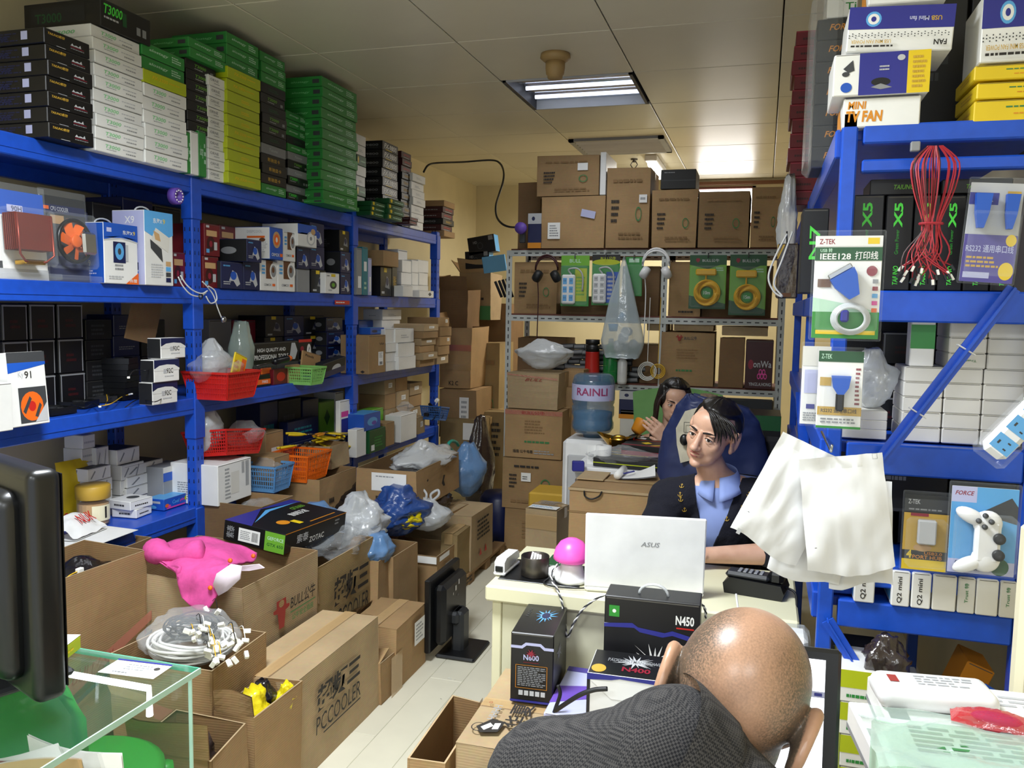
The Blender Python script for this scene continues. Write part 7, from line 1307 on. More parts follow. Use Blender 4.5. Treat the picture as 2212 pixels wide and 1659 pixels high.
# blister packs on the rack end
def rpack(label, px0, px1, pyt, pyb, Y, ops, build, mat='paper', turn=0, roll=0, dp=.035, cat='blister pack'):
    a = PX(px0, pyt, Y=Y); b = PX(px1, pyb, Y=Y); w, h = b.x-a.x, a.z-b.z
    t = thing('blister_pack', label, cat, ((a.x+b.x)/2, Y, b.z), (0, roll, turn), 'blister packs on the right rack')
    c = MB(); c.cbox(-w*.46, w*.46, 0, .002, h*.02, h*.95, .0008, mat); cd = c.build('backing_card', t); q = MB(); put(q, lambda u, v, e: V(-w*.46+u, -e, h*.02+v), ops, w*.92, h*.93); q.build('print', cd)
    s = MB(); s.cbox(-w/2, w/2, -.004, .005, 0, h, .003, 'blister'); s.cbox(-w*.42, w*.42, -dp, -.002, h*.08, h*.68, .008, 'blister'); s.build('clear_shell', t, True)
    build(t, w, h); return t
def parallel(t, w, h):
    m = MB(); T = Matrix.Translation((.0, -.016, h*.5)) @ Matrix.Rotation(-.55, 4, 'Y'); m.prism([(-.026, .03), (.032, .03), (.03, .012), (.012, -.03), (-.012, -.03), (-.026, .008)], -.01, .01, 'blue', T); m.cbox(-.026, .03, -.008, .008, .03, .042, .002, 'steel', T); m.build('plug', t)
    for k in range(4): m = MB(); r = .04-.003*k; m.tube([V(.01+r*math.cos(a*PI/14), -.012-.003*k, h*.2+r*.85*math.sin(a*PI/14)) for a in range(28)], .0035, 6, 'milkfilm', closed=True); m.build('turn', t, True)
    m = MB(); m.cbox(-.012, .006, -.026, -.008, h*.17, h*.28, .004, 'indigo'); m.build('usb_plug', t)
pz = [('p', 0, .9, 1, 1, 'white'), t_('Z-TEK', .06, .92, .3, .97, 'wine', 0, .02), ('p', .78, .92, .95, .98, 'yellow'), ('p', 0, .76, 1, .89, 'dgreen'), t_('USB 转', .08, .84, .26, .88, 'mint'), t_('IEEE128', .08, .77, .54, .83, 'white', 0, .02), t_('打印线', .6, .77, .94, .85, 'white'), ('p', 0, .0, 1, .26, 'leafgreen'), ('q', [(0, .26), (0, .4), (.5, .34), (1, .26)], 'mint'), ('p', .06, .5, .26, .58, 'brown'), ('o', .86, .66, .08, .05, 'wine'), ('p', .06, .04, .95, .08, 'yellow')]+[('p', .88, .26+i*.07, .96, .3+i*.07, ('orange', 'pink', 'sky', 'wine', 'grey')[i]) for i in range(5)]
rpack('large cable pack with a blue printer plug, hung on the post', 1757, 1902, 498, 738, 2.06, pz, parallel)
def serial(t, w, h):
    m = MB(); m.prism([(-.02, h*.66), (.022, h*.66), (.018, h*.52), (.008, h*.44), (-.006, h*.44), (-.016, h*.52)], -.024, -.006, 'blue'); m.build('plug', t); m = MB(); m.cbox(-.009, .009, -.024, -.006, h*.24, h*.46, .004, 'blackplastic'); m.build('body', t)
ps = [('p', 0, .86, 1, 1, 'dgreen'), t_('Z-TEK', .06, .9, .3, .96, 'mint'), ('p', .05, .55, .3, .66, 'gold'), ('g', .84, .3, .95, .8, 9, 'wine'), ('p', .02, .17, 1, .28, 'gold'), t_('RS232 通用串口线', .1, .2, .9, .26, 'ink'), ('g', .1, .06, .9, .14, 2, 'grey'), ('p', 0, 0, 1, .03, 'leafgreen')]
rpack('smaller pack with a blue and black serial plug', 1766, 1862, 748, 932, 2.07, ps, serial); rpack('pale pack behind the serial plug pack', 1733, 1790, 738, 922, 2.11, [('p', 0, .75, 1, 1, 'offwhite'), ('p', .1, .4, .9, .7, 'lilac'), ('p', .2, .2, .5, .26, 'indigo'), ('g', .1, .04, .8, .16, 4, 'grey')], lambda t, w, h: None)
def duo(t, w, h):
    for x, s in ((-.028, .75), (.03, .6)): m = MB(); m.prism([(x-.022*s, h*.84), (x+.022*s, h*.84), (x+.018*s, h*.66), (x+.008*s, h*.52), (x-.008*s, h*.52), (x-.018*s, h*.66)], -.024, -.006, 'blue'); m.build('plug', t)
rpack('purple serial cable pack hanging tilted at the far right', 2080, 2190, 385, 615, 2.12, [('p', 0, .78, .55, .9, 'indigo'), t_('Z-TEK', .1, .81, .45, .87, 'lgrey', 0, .02), ('p', .7, .8, .95, .92, 'gold'), ('p', 0, .0, 1, .48, 'purple'), t_('RS232 通用串口线', .05, .3, .95, .38, 'lilac'), ('g', .08, .14, .7, .27, 3, 'gold'), ('o', .85, .12, .14, .09, 'yellow'), ('o', .88, .43, .1, .06, 'yellow'), ('p', .05, .04, .55, .1, 'lilac')], duo, 'lgrey', roll=.06)
# bundle of red wires
a = PX(2020, 315, Y=2.12); t = thing('wire_bundle', 'bundle of thin red wires with white plugs hanging from the rack', 'wire bundle', a); rr = random.Random(9)
for i in range(26):
    s = rr.uniform(-1, 1); x1 = s*.05; x2 = s*.022; m = MB(); dz = rr.uniform(-.02, .02); e = V(rr.uniform(-.06, .05), rr.uniform(-.02, .02), -.285+dz)
    m.tube(smoothpts([V(x1*.3, .0, .0), V(x1*1.0, -.01, -.04), V(x1*.85, -.012+rr.uniform(-.01, .01), -.1), V(x2, -.01, -.16), V(x2*.9, -.01, -.19), V(x2*1.6+e.x*.4, -.01, -.24), e], 4), .0016, 4, 'wirered' if i % 5 else 'maroon'); m.build('wire', t)
    m = MB(); m.bar(e, e+V(e.x*.15, 0, -.012), .008, .005, 'connector' if i % 2 else 'blackplastic'); m.build('plug', t)
m = MB(); m.tube([V(.024*math.cos(k*PI/6), -.01+.012*math.sin(k*PI/6), -.175) for k in range(12)], .003, 5, 'wirered', closed=True); m.build('tie', t); m = MB(); m.cbox(-.05, -.03, .0, .015, -.01, .012, .002, 'grey'); m.build('clip', t)
# shelf 1.285: white boxes
R2 = 1.287; gw2 = 'white carton boxes on the right rack'; S('trust', 'offwhite', [t_('Trust 特', .3, .4, .75, .6, 'inkgreen', 180)]); S('wplain', 'offwhite', [])
cols = [(1947, 2034), (2036, 2118), (2120, 2210)]
for ci, (a, b_) in enumerate(cols):
    x0, x1 = PX(a, 900, Y=2.27).x, PX(b_, 900, Y=2.27).x; n = (5, 8, 9)[ci]
    for i in range(n):
        prod('white_box', 'off white box, %s of the %s column on the right rack' % (nth(i, n), ('first', 'second', 'third')[ci]), 'box', ((x0+x1)/2+(.0 if i < 5 else .004), 2.27+.08, R2+i*.0375), (x1-x0-.001, .16, .037), 0, 'trust' if ci == 1 and i in (5, 6) else 'wplain', gw2)
x0, x1 = PX(1967, 760, Y=2.26).x, PX(2020, 760, Y=2.26).x; S('tin', 'white', [('p', 0, .3, 1, .7, 'green')], r=[('p', 0, .3, 1, .7, 'green')]); STY['tin']['f'] = 'white'
prod('white_box', 'upright white box with a green band on the box stack', 'box', ((x0+x1)/2, 2.3, R2+5*.0375+.001), (x1-x0, .06, .148), 0, 'tin', gw2)
for i in range(3): x0, x1 = PX(1811, 940, Y=2.27).x, PX(1915, 940, Y=2.27).x; prod('white_box', 'white flat box, %s of the small pile by the post' % nth(i, 3), 'box', ((x0+x1)/2, 2.33, R2+i*.024), (x1-x0, .12, .0235), 0, 'wplain', gw2)
c = PX(1890, 900, Y=2.27); bag('clear bag of white parts slumped beside the box stack', (c.x-.005, 2.33, R2+.075), .06, .05, .15, 'milkfilm', 141, .4, crump=.25)
for i in range(3): rb('dark box with thin outlines behind the white stack, %s' % ('low', 'middle', 'high')[i], 1870+i*20, 1960+i*20, 870-i*90, R2+i*.09, 'darkframe', Y=2.5, d=.1, group=gw2, h=.088)
# power strip hanging in front
t = thing('power_strip', 'white power strip with blue sockets hanging at the right edge', 'power strip', PX(2150, 970, Y=1.95), (0, .66, 0)); m = MB(); m.cbox(-.027, .027, -.018, .018, -.015, .26, .012, 'whiteplastic'); m.build('case', t, True)
q = MB()
for i in range(5): put(q, lambda u, v, e: V(-.022+u, -.0185-e, .0+i*.047+v), [('p', 0, 0, 1, 1, 'sky'), ('p', .2, .35, .3, .6, 'ink'), ('p', .6, .2, .75, .3, 'ink'), ('p', .6, .65, .75, .75, 'ink')], .044, .034)
q.build('sockets', t); m = MB(); m.cbox(-.036, .036, -.022, .022, -.03, .28, .01, 'blister'); m.build('film', t, True)
# shelf .985: gamepad and hub packs
R3 = .987
def hub(t, w, h): m = MB(); m.cbox(-w*.18, w*.2, -.02, -.004, h*.36, h*.66, .003, 'lgrey'); m.build('hub', t)
rpack('yellow and black four port hub pack on the lower shelf', 1952, 2046, 1058, 1240, 2.16, [('p', 0, .78, 1, .95, 'dgrey'), t_('Z-TEK', .08, .88, .35, .94, 'lgrey'), ('g', .1, .79, .9, .83, 1, 'grey'), ('p', 0, .26, 1, .76, 'gold'), ('p', 0, .14, 1, .26, 'soot'), t_('4', .1, .15, .22, .26, 'yellow', 0, .04), t_('USB2.0', .5, .21, .9, .25, 'amber'), t_('PORT HUB', .24, .15, .9, .2, 'amber'), ('p', 0, 0, 1, .14, 'yellow'), ('o', .45, .3, .2, .05, 'tan'), ('p', .15, .72, .55, .76, 'wine')], hub, 'soot')
def pad(t, w, h):
    m = MB(); c = V(0, -.02, h*.4)
    for s in (-1, 1):
        m.ball(c+V(.004, 0, s*.042), .031, .014, .03, 'whiteplastic', 22); T = Matrix.Translation(c+V(-.03, 0, s*.056)) @ Matrix.Rotation(s*.45, 4, 'Y'); m.ball((0, 0, 0), .036, .014, .017, 'whiteplastic', 20, T)
    m.cbox(c.x-.022, c.x+.032, c.y-.013, c.y+.011, c.z-.05, c.z+.05, .008, 'whiteplastic'); m.build('gamepad', t, True)
    for e in (V(.026, -.012, .012), V(.026, -.012, -.026)): m = MB(); m.lathe([(.0125, 0), (.0125, .01), (.01, .012), (0, .01)], 18, 'darkplastic', Matrix.Translation(c+e) @ Matrix.Rotation(PI/2, 4, 'X')); m.build('thumbstick', t, True)
    for k in range(4): m = MB(); m.lathe([(.006, 0), (.006, .006), (0, .007)], 10, 'dgrey', Matrix.Translation(c+V(-.005+.013*math.cos(k*PI/2), -.014, .05+.013*math.sin(k*PI/2))) @ Matrix.Rotation(PI/2, 4, 'X')); m.build('button', t, True)
rpack('clear pack with a white game controller on the lower shelf', 2052, 2195, 1038, 1252, 2.13, [('p', 0, 0, 1, 1, 'sky'), ('p', 0, .82, .38, 1, 'lilac'), t_('FORCE', .05, .9, .34, .95, 'wine', 0, .02, .3), ('q', [(.42, .7), (.9, .9), (1, .8), (1, .6)], 'dgrey'), ('p', .0, .0, 1, .16, 'lilac'), t_('BREAK', .1, .1, .4, .14, 'navy', 0, .02, .2), t_('THROUGH', .1, .04, .5, .09, 'navy', 0, .02, .2), ('o', .78, .1, .14, .1, 'dgreen')], pad, dp=.05)
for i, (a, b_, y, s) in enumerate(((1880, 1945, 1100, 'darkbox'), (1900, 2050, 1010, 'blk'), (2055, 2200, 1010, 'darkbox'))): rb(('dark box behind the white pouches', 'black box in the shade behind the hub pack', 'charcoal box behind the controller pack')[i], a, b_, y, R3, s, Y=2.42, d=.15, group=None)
# shelf .885: row of white boxes
R4 = .887; S('q2', 'white', [t_('Q2 mini', .3, .1, .6, .85, 'ink', 90, .015)], l=[('p', .2, .1, .9, .9, 'sky')]); S('trustw', 'offwhite', [t_('Trust 特', .35, .3, .6, .85, 'inkgreen', 90)])
for i, (a, b_, s, n) in enumerate(((1846, 1890, 'q2', 'white box with tall black lettering, nearest the post'), (1926, 1966, 'q2', 'white box with tall black lettering, second of three'), (1969, 2011, 'q2', 'white box with tall black lettering, third of three'), (2014, 2066, 'wplain', 'plain white box beside the lettered ones'), (2069, 2106, 'trustw', 'white box with green script, before the open ended one'), (2108, 2156, 'wplain', 'plain white box between two green script ones'), (2159, 2195, 'trustw', 'white box with green script at the rack end'))): rb(n, a, b_, 1262+i*8, R4, s, Y=2.19, d=.16, group='white boxes in the bottom row', h=.088)
S('bluefilmbox', 'blue', [('p', .1, .1, .6, .6, 'sky')]); rb('blue film wrapped box tucked beside the post', 1797, 1842, 1250, R4, 'bluefilmbox', Y=2.24, d=.14, group=None, h=.085)
# white zip pouches hanging in front of the rack
def pouch(label, c, w, h, roll, seed, txt=False, top_card=True):
    t = thing('zip_pouch', label, 'pouch', c, (0, roll, .1), 'white pouches hanging on the right rack'); m = MB()
    f = lambda u, v, s: V((u-.5)*w*(1+.06*(1-v)), s*(.012*math.sin(u*PI)**.5*math.sin(min(1, v*1.15)*PI)**.5)+.009*noise.noise(V(u*3, v*3, seed))+.006*noise.noise(V(u*8, v*5, seed+4)), (v-1)*h+.01*math.sin(u*5+seed)*(1-v))
    m.grid(lambda u, v: f(u, v, -1), 16, 20, 'pouchwhite'); m.grid(lambda u, v: f(u, v, .6), 16, 20, 'pouchwhite', flip=True); m.build('pouch', t, True)
    q = MB(); ops = [('o', .5, .955, .09, .012, 'dgrey')]+([t_('For iPad', .12, .93, .36, .955, 'grey'), ('g', .12, .82, .45, .9, 3, 'lgrey'), ('p', .35, .1, .72, .3, 'lgrey')] if txt else []); put(q, lambda u, v, e: V((u-.5)*w, -.016-e, (v-1)*h), ops, w, h); q.build('print', t); return t
pmat('pouchwhite', 'f2f3f4', .38, var=.02)
pouch('white zip pouch with small print, hanging aslant', PX(1742, 965, Y=1.93)+V(.02, 0, .0), .155, .255, .42, 1, True); pouch('plain white zip pouch hanging in front of the others', PX(1815, 985, Y=1.90)+V(0, 0, .0), .17, .255, -.14, 2)
pouch('pale pouch peeking out below the white ones', PX(1800, 1020, Y=1.97), .15, .255, .22, 3); pouch('greyish pouch at the back of the hanging bunch', PX(1860, 1040, Y=1.99), .13, .24, -.05, 4)
m = MB(); c = PX(1790, 985, Y=1.95); m.tube([c+V(0, .25, .02), c+V(0, -.06, .02), c+V(0, -.07, .035)], .003, 6, 'steel'); tag(m.build('peg_hook', None, True), 'steel peg hook carrying the white pouches', 'hook')
# under the rack shelf
c = PX(1925, 1400, Y=2.1); bag('crinkled brown film bag hanging under the lowest shelf', (c.x, 2.15, .70), .055, .05, .125, 'brownfilm', 151, .4, crump=.35)
gl = 'boxes below the right rack'; S('limew', 'white', [('p', 0, .45, 1, 1, 'lime'), ('g', .2, .1, .8, .3, 1, 'green')], l=[('p', 0, 0, 1, 1, 'lime')]); S('greyw', 'lgrey', [('g', .2, .3, .8, .8, 3, 'grey')])
for i in range(4): rb('white and lime box, %s of the low stack by the post' % nth(i, 4), 1818, 1896, 1600-i*65, .42+i*.082, 'limew', Y=2.1, d=.16, group=gl, h=.08)
rb('pale grey box standing behind the lime stack', 1880, 1995, 1475, .42, 'greyw', Y=2.24, d=.12, group=gl); S('ybr', 'amber', []); rb('amber box in the shade under the shelf', 2032, 2095, 1425, .55, 'ybr', Y=2.3, d=.12, group=gl, tilt=(0, .35)); S('bw', 'blue', [('p', 0, 0, 1, .3, 'white'), ('g', .3, .5, .9, .8, 2, 'sky')]); rb('blue and white box leaning under the shelf', 2096, 2190, 1420, .60, 'bw', Y=2.1, d=.1, group=gl, tilt=(0, .5), h=.11)
rb('dark green box beneath the brown film bag', 1800, 1900, 1400, .66, 'tdark', Y=2.28, d=.1, group=gl); m = MB(); m.cbox(.17, .62, 2.08, 2.5, .395, .415, .003, 'rackblue'); m.build('shelf_board', rightrack)

S('darkbacking', 'soot', [('g', .2, .4, .8, .6, 2, 'dgrey')])  # dark backing boxes added for the blackness behind the rack goods
for i, (x0_, x1_, h_) in enumerate(((.30, .48, .42), (.49, .72, .5))): prod('product_box', ('added dark backing box behind the mini fan boxes', 'added dark backing box behind the yellow boxes')[i], 'box', ((x0_+x1_)/2, 2.62, R0+.002), (x1_-x0_, .2, h_), 0, 'darkbacking', gR)
for i, (zz_, h_) in enumerate(((1.288, .33), (.99, .26), (.887, .085))): prod('product_box', ('added dark backing box deep behind the off white boxes', 'added dark backing box deep behind the controller pack', 'added dark backing box deep behind the bottom row')[i], 'box', (.46, 2.72, zz_), (.5, .1, h_), 0, 'darkbacking', gR)
m = MB(); m.tube([PX(1700, 500, Y=3.42), PX(1700, 528, Y=3.4)], .003, 5, 'wireblack'); tag(m.build('hanging_string'), 'black string carrying the striped pouch', 'string')
# ------------------------------------------------------------------ foreground: glass counter, monitor, counter goods at right
gc_ = thing('glass_counter', 'glass display counter with a green lined base', 'display counter', (0, 0, 0))
GXR, GYB, GZ = -.94, 1.22, .95
m = MB(); m.box(-2.3, GXR, .25, GYB, GZ-.009, GZ, 'glass'); m.build('top_pane', gc_)
m = MB(); e = .0075
m.box(GXR-.001, GXR+.0015, .25, GYB+.0015, GZ-.010, GZ+.0005, 'glassedgelit'); m.box(-2.3, GXR, GYB-.001, GYB+.0015, GZ-.010, GZ+.0005, 'glassedge'); m.build('polished_edge', gc_)
m = MB(); m.box(GXR-.014, GXR-.008, .27, GYB-.012, .42, GZ-.010, 'glass'); m.build('side_pane', gc_)
m = MB(); m.box(-2.28, GXR-.014, GYB-.018, GYB-.012, .42, GZ-.010, 'glass'); m.build('back_pane', gc_)
m = MB(); m.box(GXR-.0145, GXR-.0075, GYB-.014, GYB-.0115, .42, GZ-.011, 'glassedgelit'); m.build('pane_edge', gc_)
m = MB(); m.cbox(-2.28, GXR-.01, .27, GYB-.01, 0, .42, .004, 'lgrey'); m.build('base_cabinet', gc_)
m = MB(); m.cbox(-2.26, GXR-.03, .29, GYB-.04, .421, .43, .002, 'leafgreen'); m.build('green_lining', gc_)
m = MB(); a, b = PX(60, 1440, Z=.925), PX(322, 1487, Z=.925); m.tube([a, b, b+V(0, 0, -.05)], .006, 8, 'glowbar'); pmat('glowbar', 'f4fbff', .4, emit=3.5); m.mats = ['glowbar']; m.build('glow_bar', gc_, True)  # glowing white bar under the top pane, bent down at its end
m = MB(); m.grid(lambda u, v: V(-1.75+.72*u, .45+.62*v, .62+.06*math.sin(u*3)+.05*v), 10, 8, 'leafgreen'); tag(m.build('green_sheet', None, True), 'glossy green sheet curved inside the glass counter', 'sheet')
# things on and in the counter
a = PX(218, 1456, Z=.952); b = PX(350, 1446, Z=.952); m = MB(); T = Matrix.Translation((a+b)/2+V(0, .01, .001)) @ Matrix.Rotation(.08, 4, 'Z'); m.cbox(-.055, .055, -.028, .028, -.0005, .0005, .0002, 'paper', T); o = tag(m.build('price_card'), 'white printed card lying on the glass counter top', 'card')
q = MB(); put(q, lambda u, v, e_: T @ V(-.055+u, -.028+v, .0006+e_), [('g', .3, .35, .8, .8, 3, 'printgrey'), ('p', 0, .92, 1, 1, 'indigo'), ('g', .2, .1, .5, .22, 1, 'grey'), ('o', .85, .6, .05, .1, 'ink')], .11, .056); q.build('print', o)
S('limepack', 'lime', [('g', .3, .2, .8, .6, 1, 'yellow')], r=[('g', .3, .3, .8, .6, 1, 'yellow')], t=[('p', 0, .3, 1, 1, 'white'), ('p', .3, .5, .8, .8, 'navy')])
prod('lime_pack', 'lime and white flat pack lying on the counter glass', 'box', (-1.24, 1.14, GZ+.001), (.12, .13, .026), .3, 'limepack')
for i, (x, y, r, c1) in enumerate(((-1.06, .99, .3, 'paper'), (-1.03, .96, .45, 'tan'), (-1.02, 1.03, .15, 'paper'), (-1.09, .93, .6, 'wine'))):
    m = MB(); m.grid(lambda u, v: V((u-.5)*.16, .012*math.sin(u*PI)*(1 if i % 2 else -1), .16*v), 6, 3, c1); m.grid(lambda u, v: V((u-.5)*.16, .003+.012*math.sin(u*PI)*(1 if i % 2 else -1), .16*v), 6, 3, 'paper', flip=True)
    tag(m.build('brochure', None, True, (x, y, .76), (.25, .15*i-.2, r)), ('white brochure fanned behind the counter glass', 'tan and red brochure in the counter fan', 'second white brochure near the glass corner', 'dark red brochure at the back of the fan')[i], 'brochure', 'brochures fanned in the glass counter')
m = MB(); m.cbox(-1.35, -.99, .86, 1.1, .715, .733, .003, 'glass'); m.build('shelf_pane', gc_)
# green plastic chair behind the counter
t = thing('plastic_chair', 'green plastic chair with rounded back behind the counter', 'chair', (-1.56, 1.38, 0), .05)
m = MB(); m.grid(lambda u, v: V((u-.5)*.46*(1-.35*max(0, v-.75)*4*abs(2*u-1)**2), .04*(2*u-1)**2*-1-.03*v, .42+.47*(v if abs(2*u-1) < .01 else v*(1-.12*abs(2*u-1)**4))), 18, 12, 'leafgreen'); o = m.build('backrest', t, True); s_ = o.modifiers.new('s', 'SOLIDIFY'); s_.thickness = .02
m = MB(); T = Matrix.Translation((0, .19, .41)); m.lathe([(0, .0), (.18, .0), (.2, .012), (.2, .025), (.18, .035), (0, .03)], 30, 'leafgreen', T); m.build('seat', t, True)
for sx in (-.15, .15):
    for sy in (.04, .32): m = MB(); m.tube([(sx, sy, .42), (sx*1.1, sy+(.03 if sy > .2 else -.03), 0)], [.022, .016], 8, 'leafgreen'); m.build('leg', t, True)
# black monitor on the counter, back to the camera
a = PX(112, 1000, Y=.98); t = thing('monitor', 'large black monitor on the glass counter at the picture edge', 'monitor', (-1.05, .99, GZ), -.38)
def rbox(x0, x1, y0, y1, z0, z1, b, mat, name, par, seg=4):
    m = MB(); m.box(x0, x1, y0, y1, z0, z1, mat); o = m.build(name, par); bv = o.modifiers.new('b', 'BEVEL'); bv.width = b; bv.segments = seg; o.data.polygons.foreach_set('use_smooth', [True]*len(o.data.polygons)); return o
rbox(-.52, .02, -.02, .03, .03, .395, .016, 'blackplastic', 'back_shell', t); rbox(-.50, -.015, -.055, 0, .06, .36, .03, 'blackplastic', 'rear_bulge', t)
m = MB(); m.box(-.51, .01, .031, .033, .045, .385, 'blackgloss'); m.build('screen', t); m = MB(); m.cbox(-.30, -.18, -.04, .02, 0.004, .12, .01, 'darkplastic'); m.build('neck', t); m = MB(); m.cbox(-.36, -.12, -.1, .1, 0.001, .014, .005, 'darkplastic'); m.build('foot', t)
# goods on a low counter at the right edge
t = thing('side_counter', 'low white counter under the router boxes', 'counter', (0, 0, 0)); m = MB(); m.cbox(.20, .85, 1.12, 1.55, .86, .89, .004, 'lgrey'); m.build('counter_top', t); m = MB(); m.cbox(.22, .85, 1.16, 1.52, 0, .86, .004, 'lgrey'); m.build('cabinet', t)
S('traybox', 'white', t=[('g', .1, .7, .9, .9, 3, 'lgrey'), ('p', .02, .3, .1, .6, 'dgrey')], l=[('p', 0, .0, 1, .2, 'grey')]); prod('router_box', 'lower flat white router box on the counter', 'box', (.37, 1.40, .891), (.38, .24, .045), .12, 'traybox', 'white router boxes'); prod('router_box', 'upper flat white router box under the router', 'box', (.385, 1.415, .937), (.36, .23, .04), .06, 'traybox', 'white router boxes')
t = thing('router', 'white rounded router lying on the white boxes', 'router', (.285, 1.43, .978), .12); rbox(-.09, .09, -.04, .045, 0, .038, .018, 'whiteplastic', 'case', t, 5); q = MB(); put(q, lambda u, v, e_: V(-.09+u, -.04+v, .0384+e_), [('p', .12, .35, .2, .65, 'inkred'), ('g', .35, .3, .85, .75, 4, 'lgrey')], .18, .085); q.build('print', t)
t = thing('film_pack', 'green printed pack in wrinkled clear film at the lower right', 'pack', (.335, 1.28, .975), .06); m = MB(); m.cbox(-.15, .22, -.09, .06, -.08, .02, .008, 'mint'); pb = m.build('box', t); q = MB(); put(q, lambda u, v, e_: V(-.15+u, -.09+v, .0205+e_), [('g', .12, .3, .9, .85, 6, 'inkgreen'), ('p', .1, .05, .9, .2, 'mint'), t_('TP', .6, .55, .72, .8, 'inkgreen')], .37, .15); q.build('print', pb); q = MB(); put(q, lambda u, v, e_: V(-.15+u, -.0905-e_, -.08+v), [('p', .1, .2, .9, .7, 'mint'), ('g', .15, .3, .8, .6, 2, 'inkgreen')], .37, .1); q.build('print', pb)
m = MB(); m.grid(lambda u, v: V(-.17+.41*u, -.11+.19*v, .026+.014*noise.noise(V(u*5, v*4, 3))+.02*math.sin(v*PI)*0), 26, 16, 'palefilm'); m.grid(lambda u, v: V(-.17+.41*u, -.11+.008*noise.noise(V(u*7, v*4, 9)), -.08+.106*v), 26, 8, 'palefilm'); m.build('film', t, True)
t = thing('sweets_pack', 'small red and purple sweets pack lying on the film pack', 'sweets', (.355, 1.345, 1.0), -.15); m = MB(); m.grid(lambda u, v: V((u-.5)*.12, (v-.5)*.05, .02*math.sin(u*PI)**.5*math.sin(v*PI)**.5+.003*noise.noise(V(u*9, v*9, 1))), 16, 10, 'redfilm'); m.grid(lambda u, v: V((u-.5)*.12, (v-.5)*.05, -.002), 4, 4, 'redfilm', flip=True); m.build('wrapper', t, True); m = MB(); m.ball((0, 0, .008), .035, .013, .009, 'violet', 12); m.build('sweet', t, True)
a = PX(2200, 1400, Y=1.65); m = MB(); m.cbox(a.x, a.x+.2, 1.65, 1.70, .0, 1.235, .012, 'cream'); t = tag(m.build('computer_tower'), 'pale tall cabinet at the extreme right edge', 'cabinet'); q = MB(); put(q, lambda u, v, e_: V(a.x+u, 1.65-.0005-e_, .4+v), [('p', .05, .5, .3, .56, 'ink'), ('p', .05, .2, .3, .4, 'dgrey'), ('p', .0, .62, 1, .63, 'grey')], .2, .8); q.build('vent_pattern', t)
# bright screen in front of the bowed man
sc = thing('laptop_screen', 'open laptop with a glowing white screen before the bowed man', 'laptop', (.0, 1.26, .80), .04); Ts = Matrix.Rotation(-.12, 4, 'X')
m = MB(); m.cbox(-.085, .135, -.0, .012, .03, .30, .005, 'blackplastic', Ts); m.build('lid', sc); m = MB(); m.box(-.072, .112, -.002, -.0005, .05, .284, 'screen', Ts); s0 = m.build('screen', sc); q = MB(); put(q, lambda u, v, e_: Ts @ V(-.072+u, -.002-e_, .05+v), [('p', .0, .76, 1, .8, 'lilac'), ('p', .55, .77, .62, .79, 'indigo'), ('p', .68, .77, .74, .79, 'indigo'), ('p', .8, .77, .86, .79, 'indigo'), ('p', .92, .77, .98, .79, 'indigo'), ('p', .0, .0, .8, .03, 'lilac')], .184, .234); q.build('screen_print', s0)
m = MB(); m.cbox(-.085, .135, -.22, .0, .0, .02, .005, 'blackplastic'); m.build('base', sc); m = MB(); m.box(-.07, .11, -.12, -.02, .0202, .022, 'darkplastic'); m.build('keyboard', sc)
m = MB(); m.cbox(-.24, .12, 1.0, 1.5, .77, .798, .004, 'kraft'); t = tag(m.build('work_board'), 'narrow board carrying the glowing laptop', 'table'); m = MB(); m.cbox(-.2, .1, 1.1, 1.45, 0, .77, .004, 'carddark'); m.build('support', t)
# ------------------------------------------------------------------ people
def skinmat(key, base, dark, spot=None):
    m, nt, b = nmat(key); N = nt.nodes; L = nt.links; tc = N.new('ShaderNodeTexCoord'); nz = N.new('ShaderNodeTexNoise'); nz.inputs['Scale'].default_value = 22; nz.inputs['Detail'].default_value = 6; L.new(tc.outputs['Object'], nz.inputs['Vector'])
    cr = N.new('ShaderNodeValToRGB'); cr.color_ramp.elements[0].color = lin(dark); cr.color_ramp.elements[1].color = lin(base); cr.color_ramp.elements[0].position = .3; cr.color_ramp.elements[1].position = .62; L.new(nz.outputs['Fac'], cr.inputs[0])
    L.new(cr.outputs[0], b.inputs['Base Color']); b.inputs['Roughness'].default_value = .42; b.inputs['Subsurface Weight'].default_value = .12; b.inputs['Subsurface Radius'].default_value = (.012, .005, .003); b.inputs['Subsurface Scale'].default_value = 1.0
    n2 = N.new('ShaderNodeTexNoise'); n2.inputs['Scale'].default_value = 260; L.new(tc.outputs['Object'], n2.inputs['Vector']); bp = N.new('ShaderNodeBump'); bp.inputs['Strength'].default_value = .08; bp.inputs['Distance'].default_value = .001; L.new(n2.outputs['Fac'], bp.inputs['Height']); L.new(bp.outputs[0], b.inputs['Normal']); MATS[key] = m
skinmat('skin', 'dcb096', 'cfa085'); skinmat('skinf', 'e0b59c', 'd2a388'); skinmat('skinb', 'b98460', 'a57350')
pmat('hair', '15110f', .38, var=.3, scale=60, bump=.6); pmat('hairbrown', '2a1712', .4, var=.3, scale=50, bump=.5); pmat('eyewhite', 'e6e0da', .25); pmat('iris', '1a0f0a', .15); pmat('lip', 'a8625a', .4); pmat('brow', '1d1512', .8)
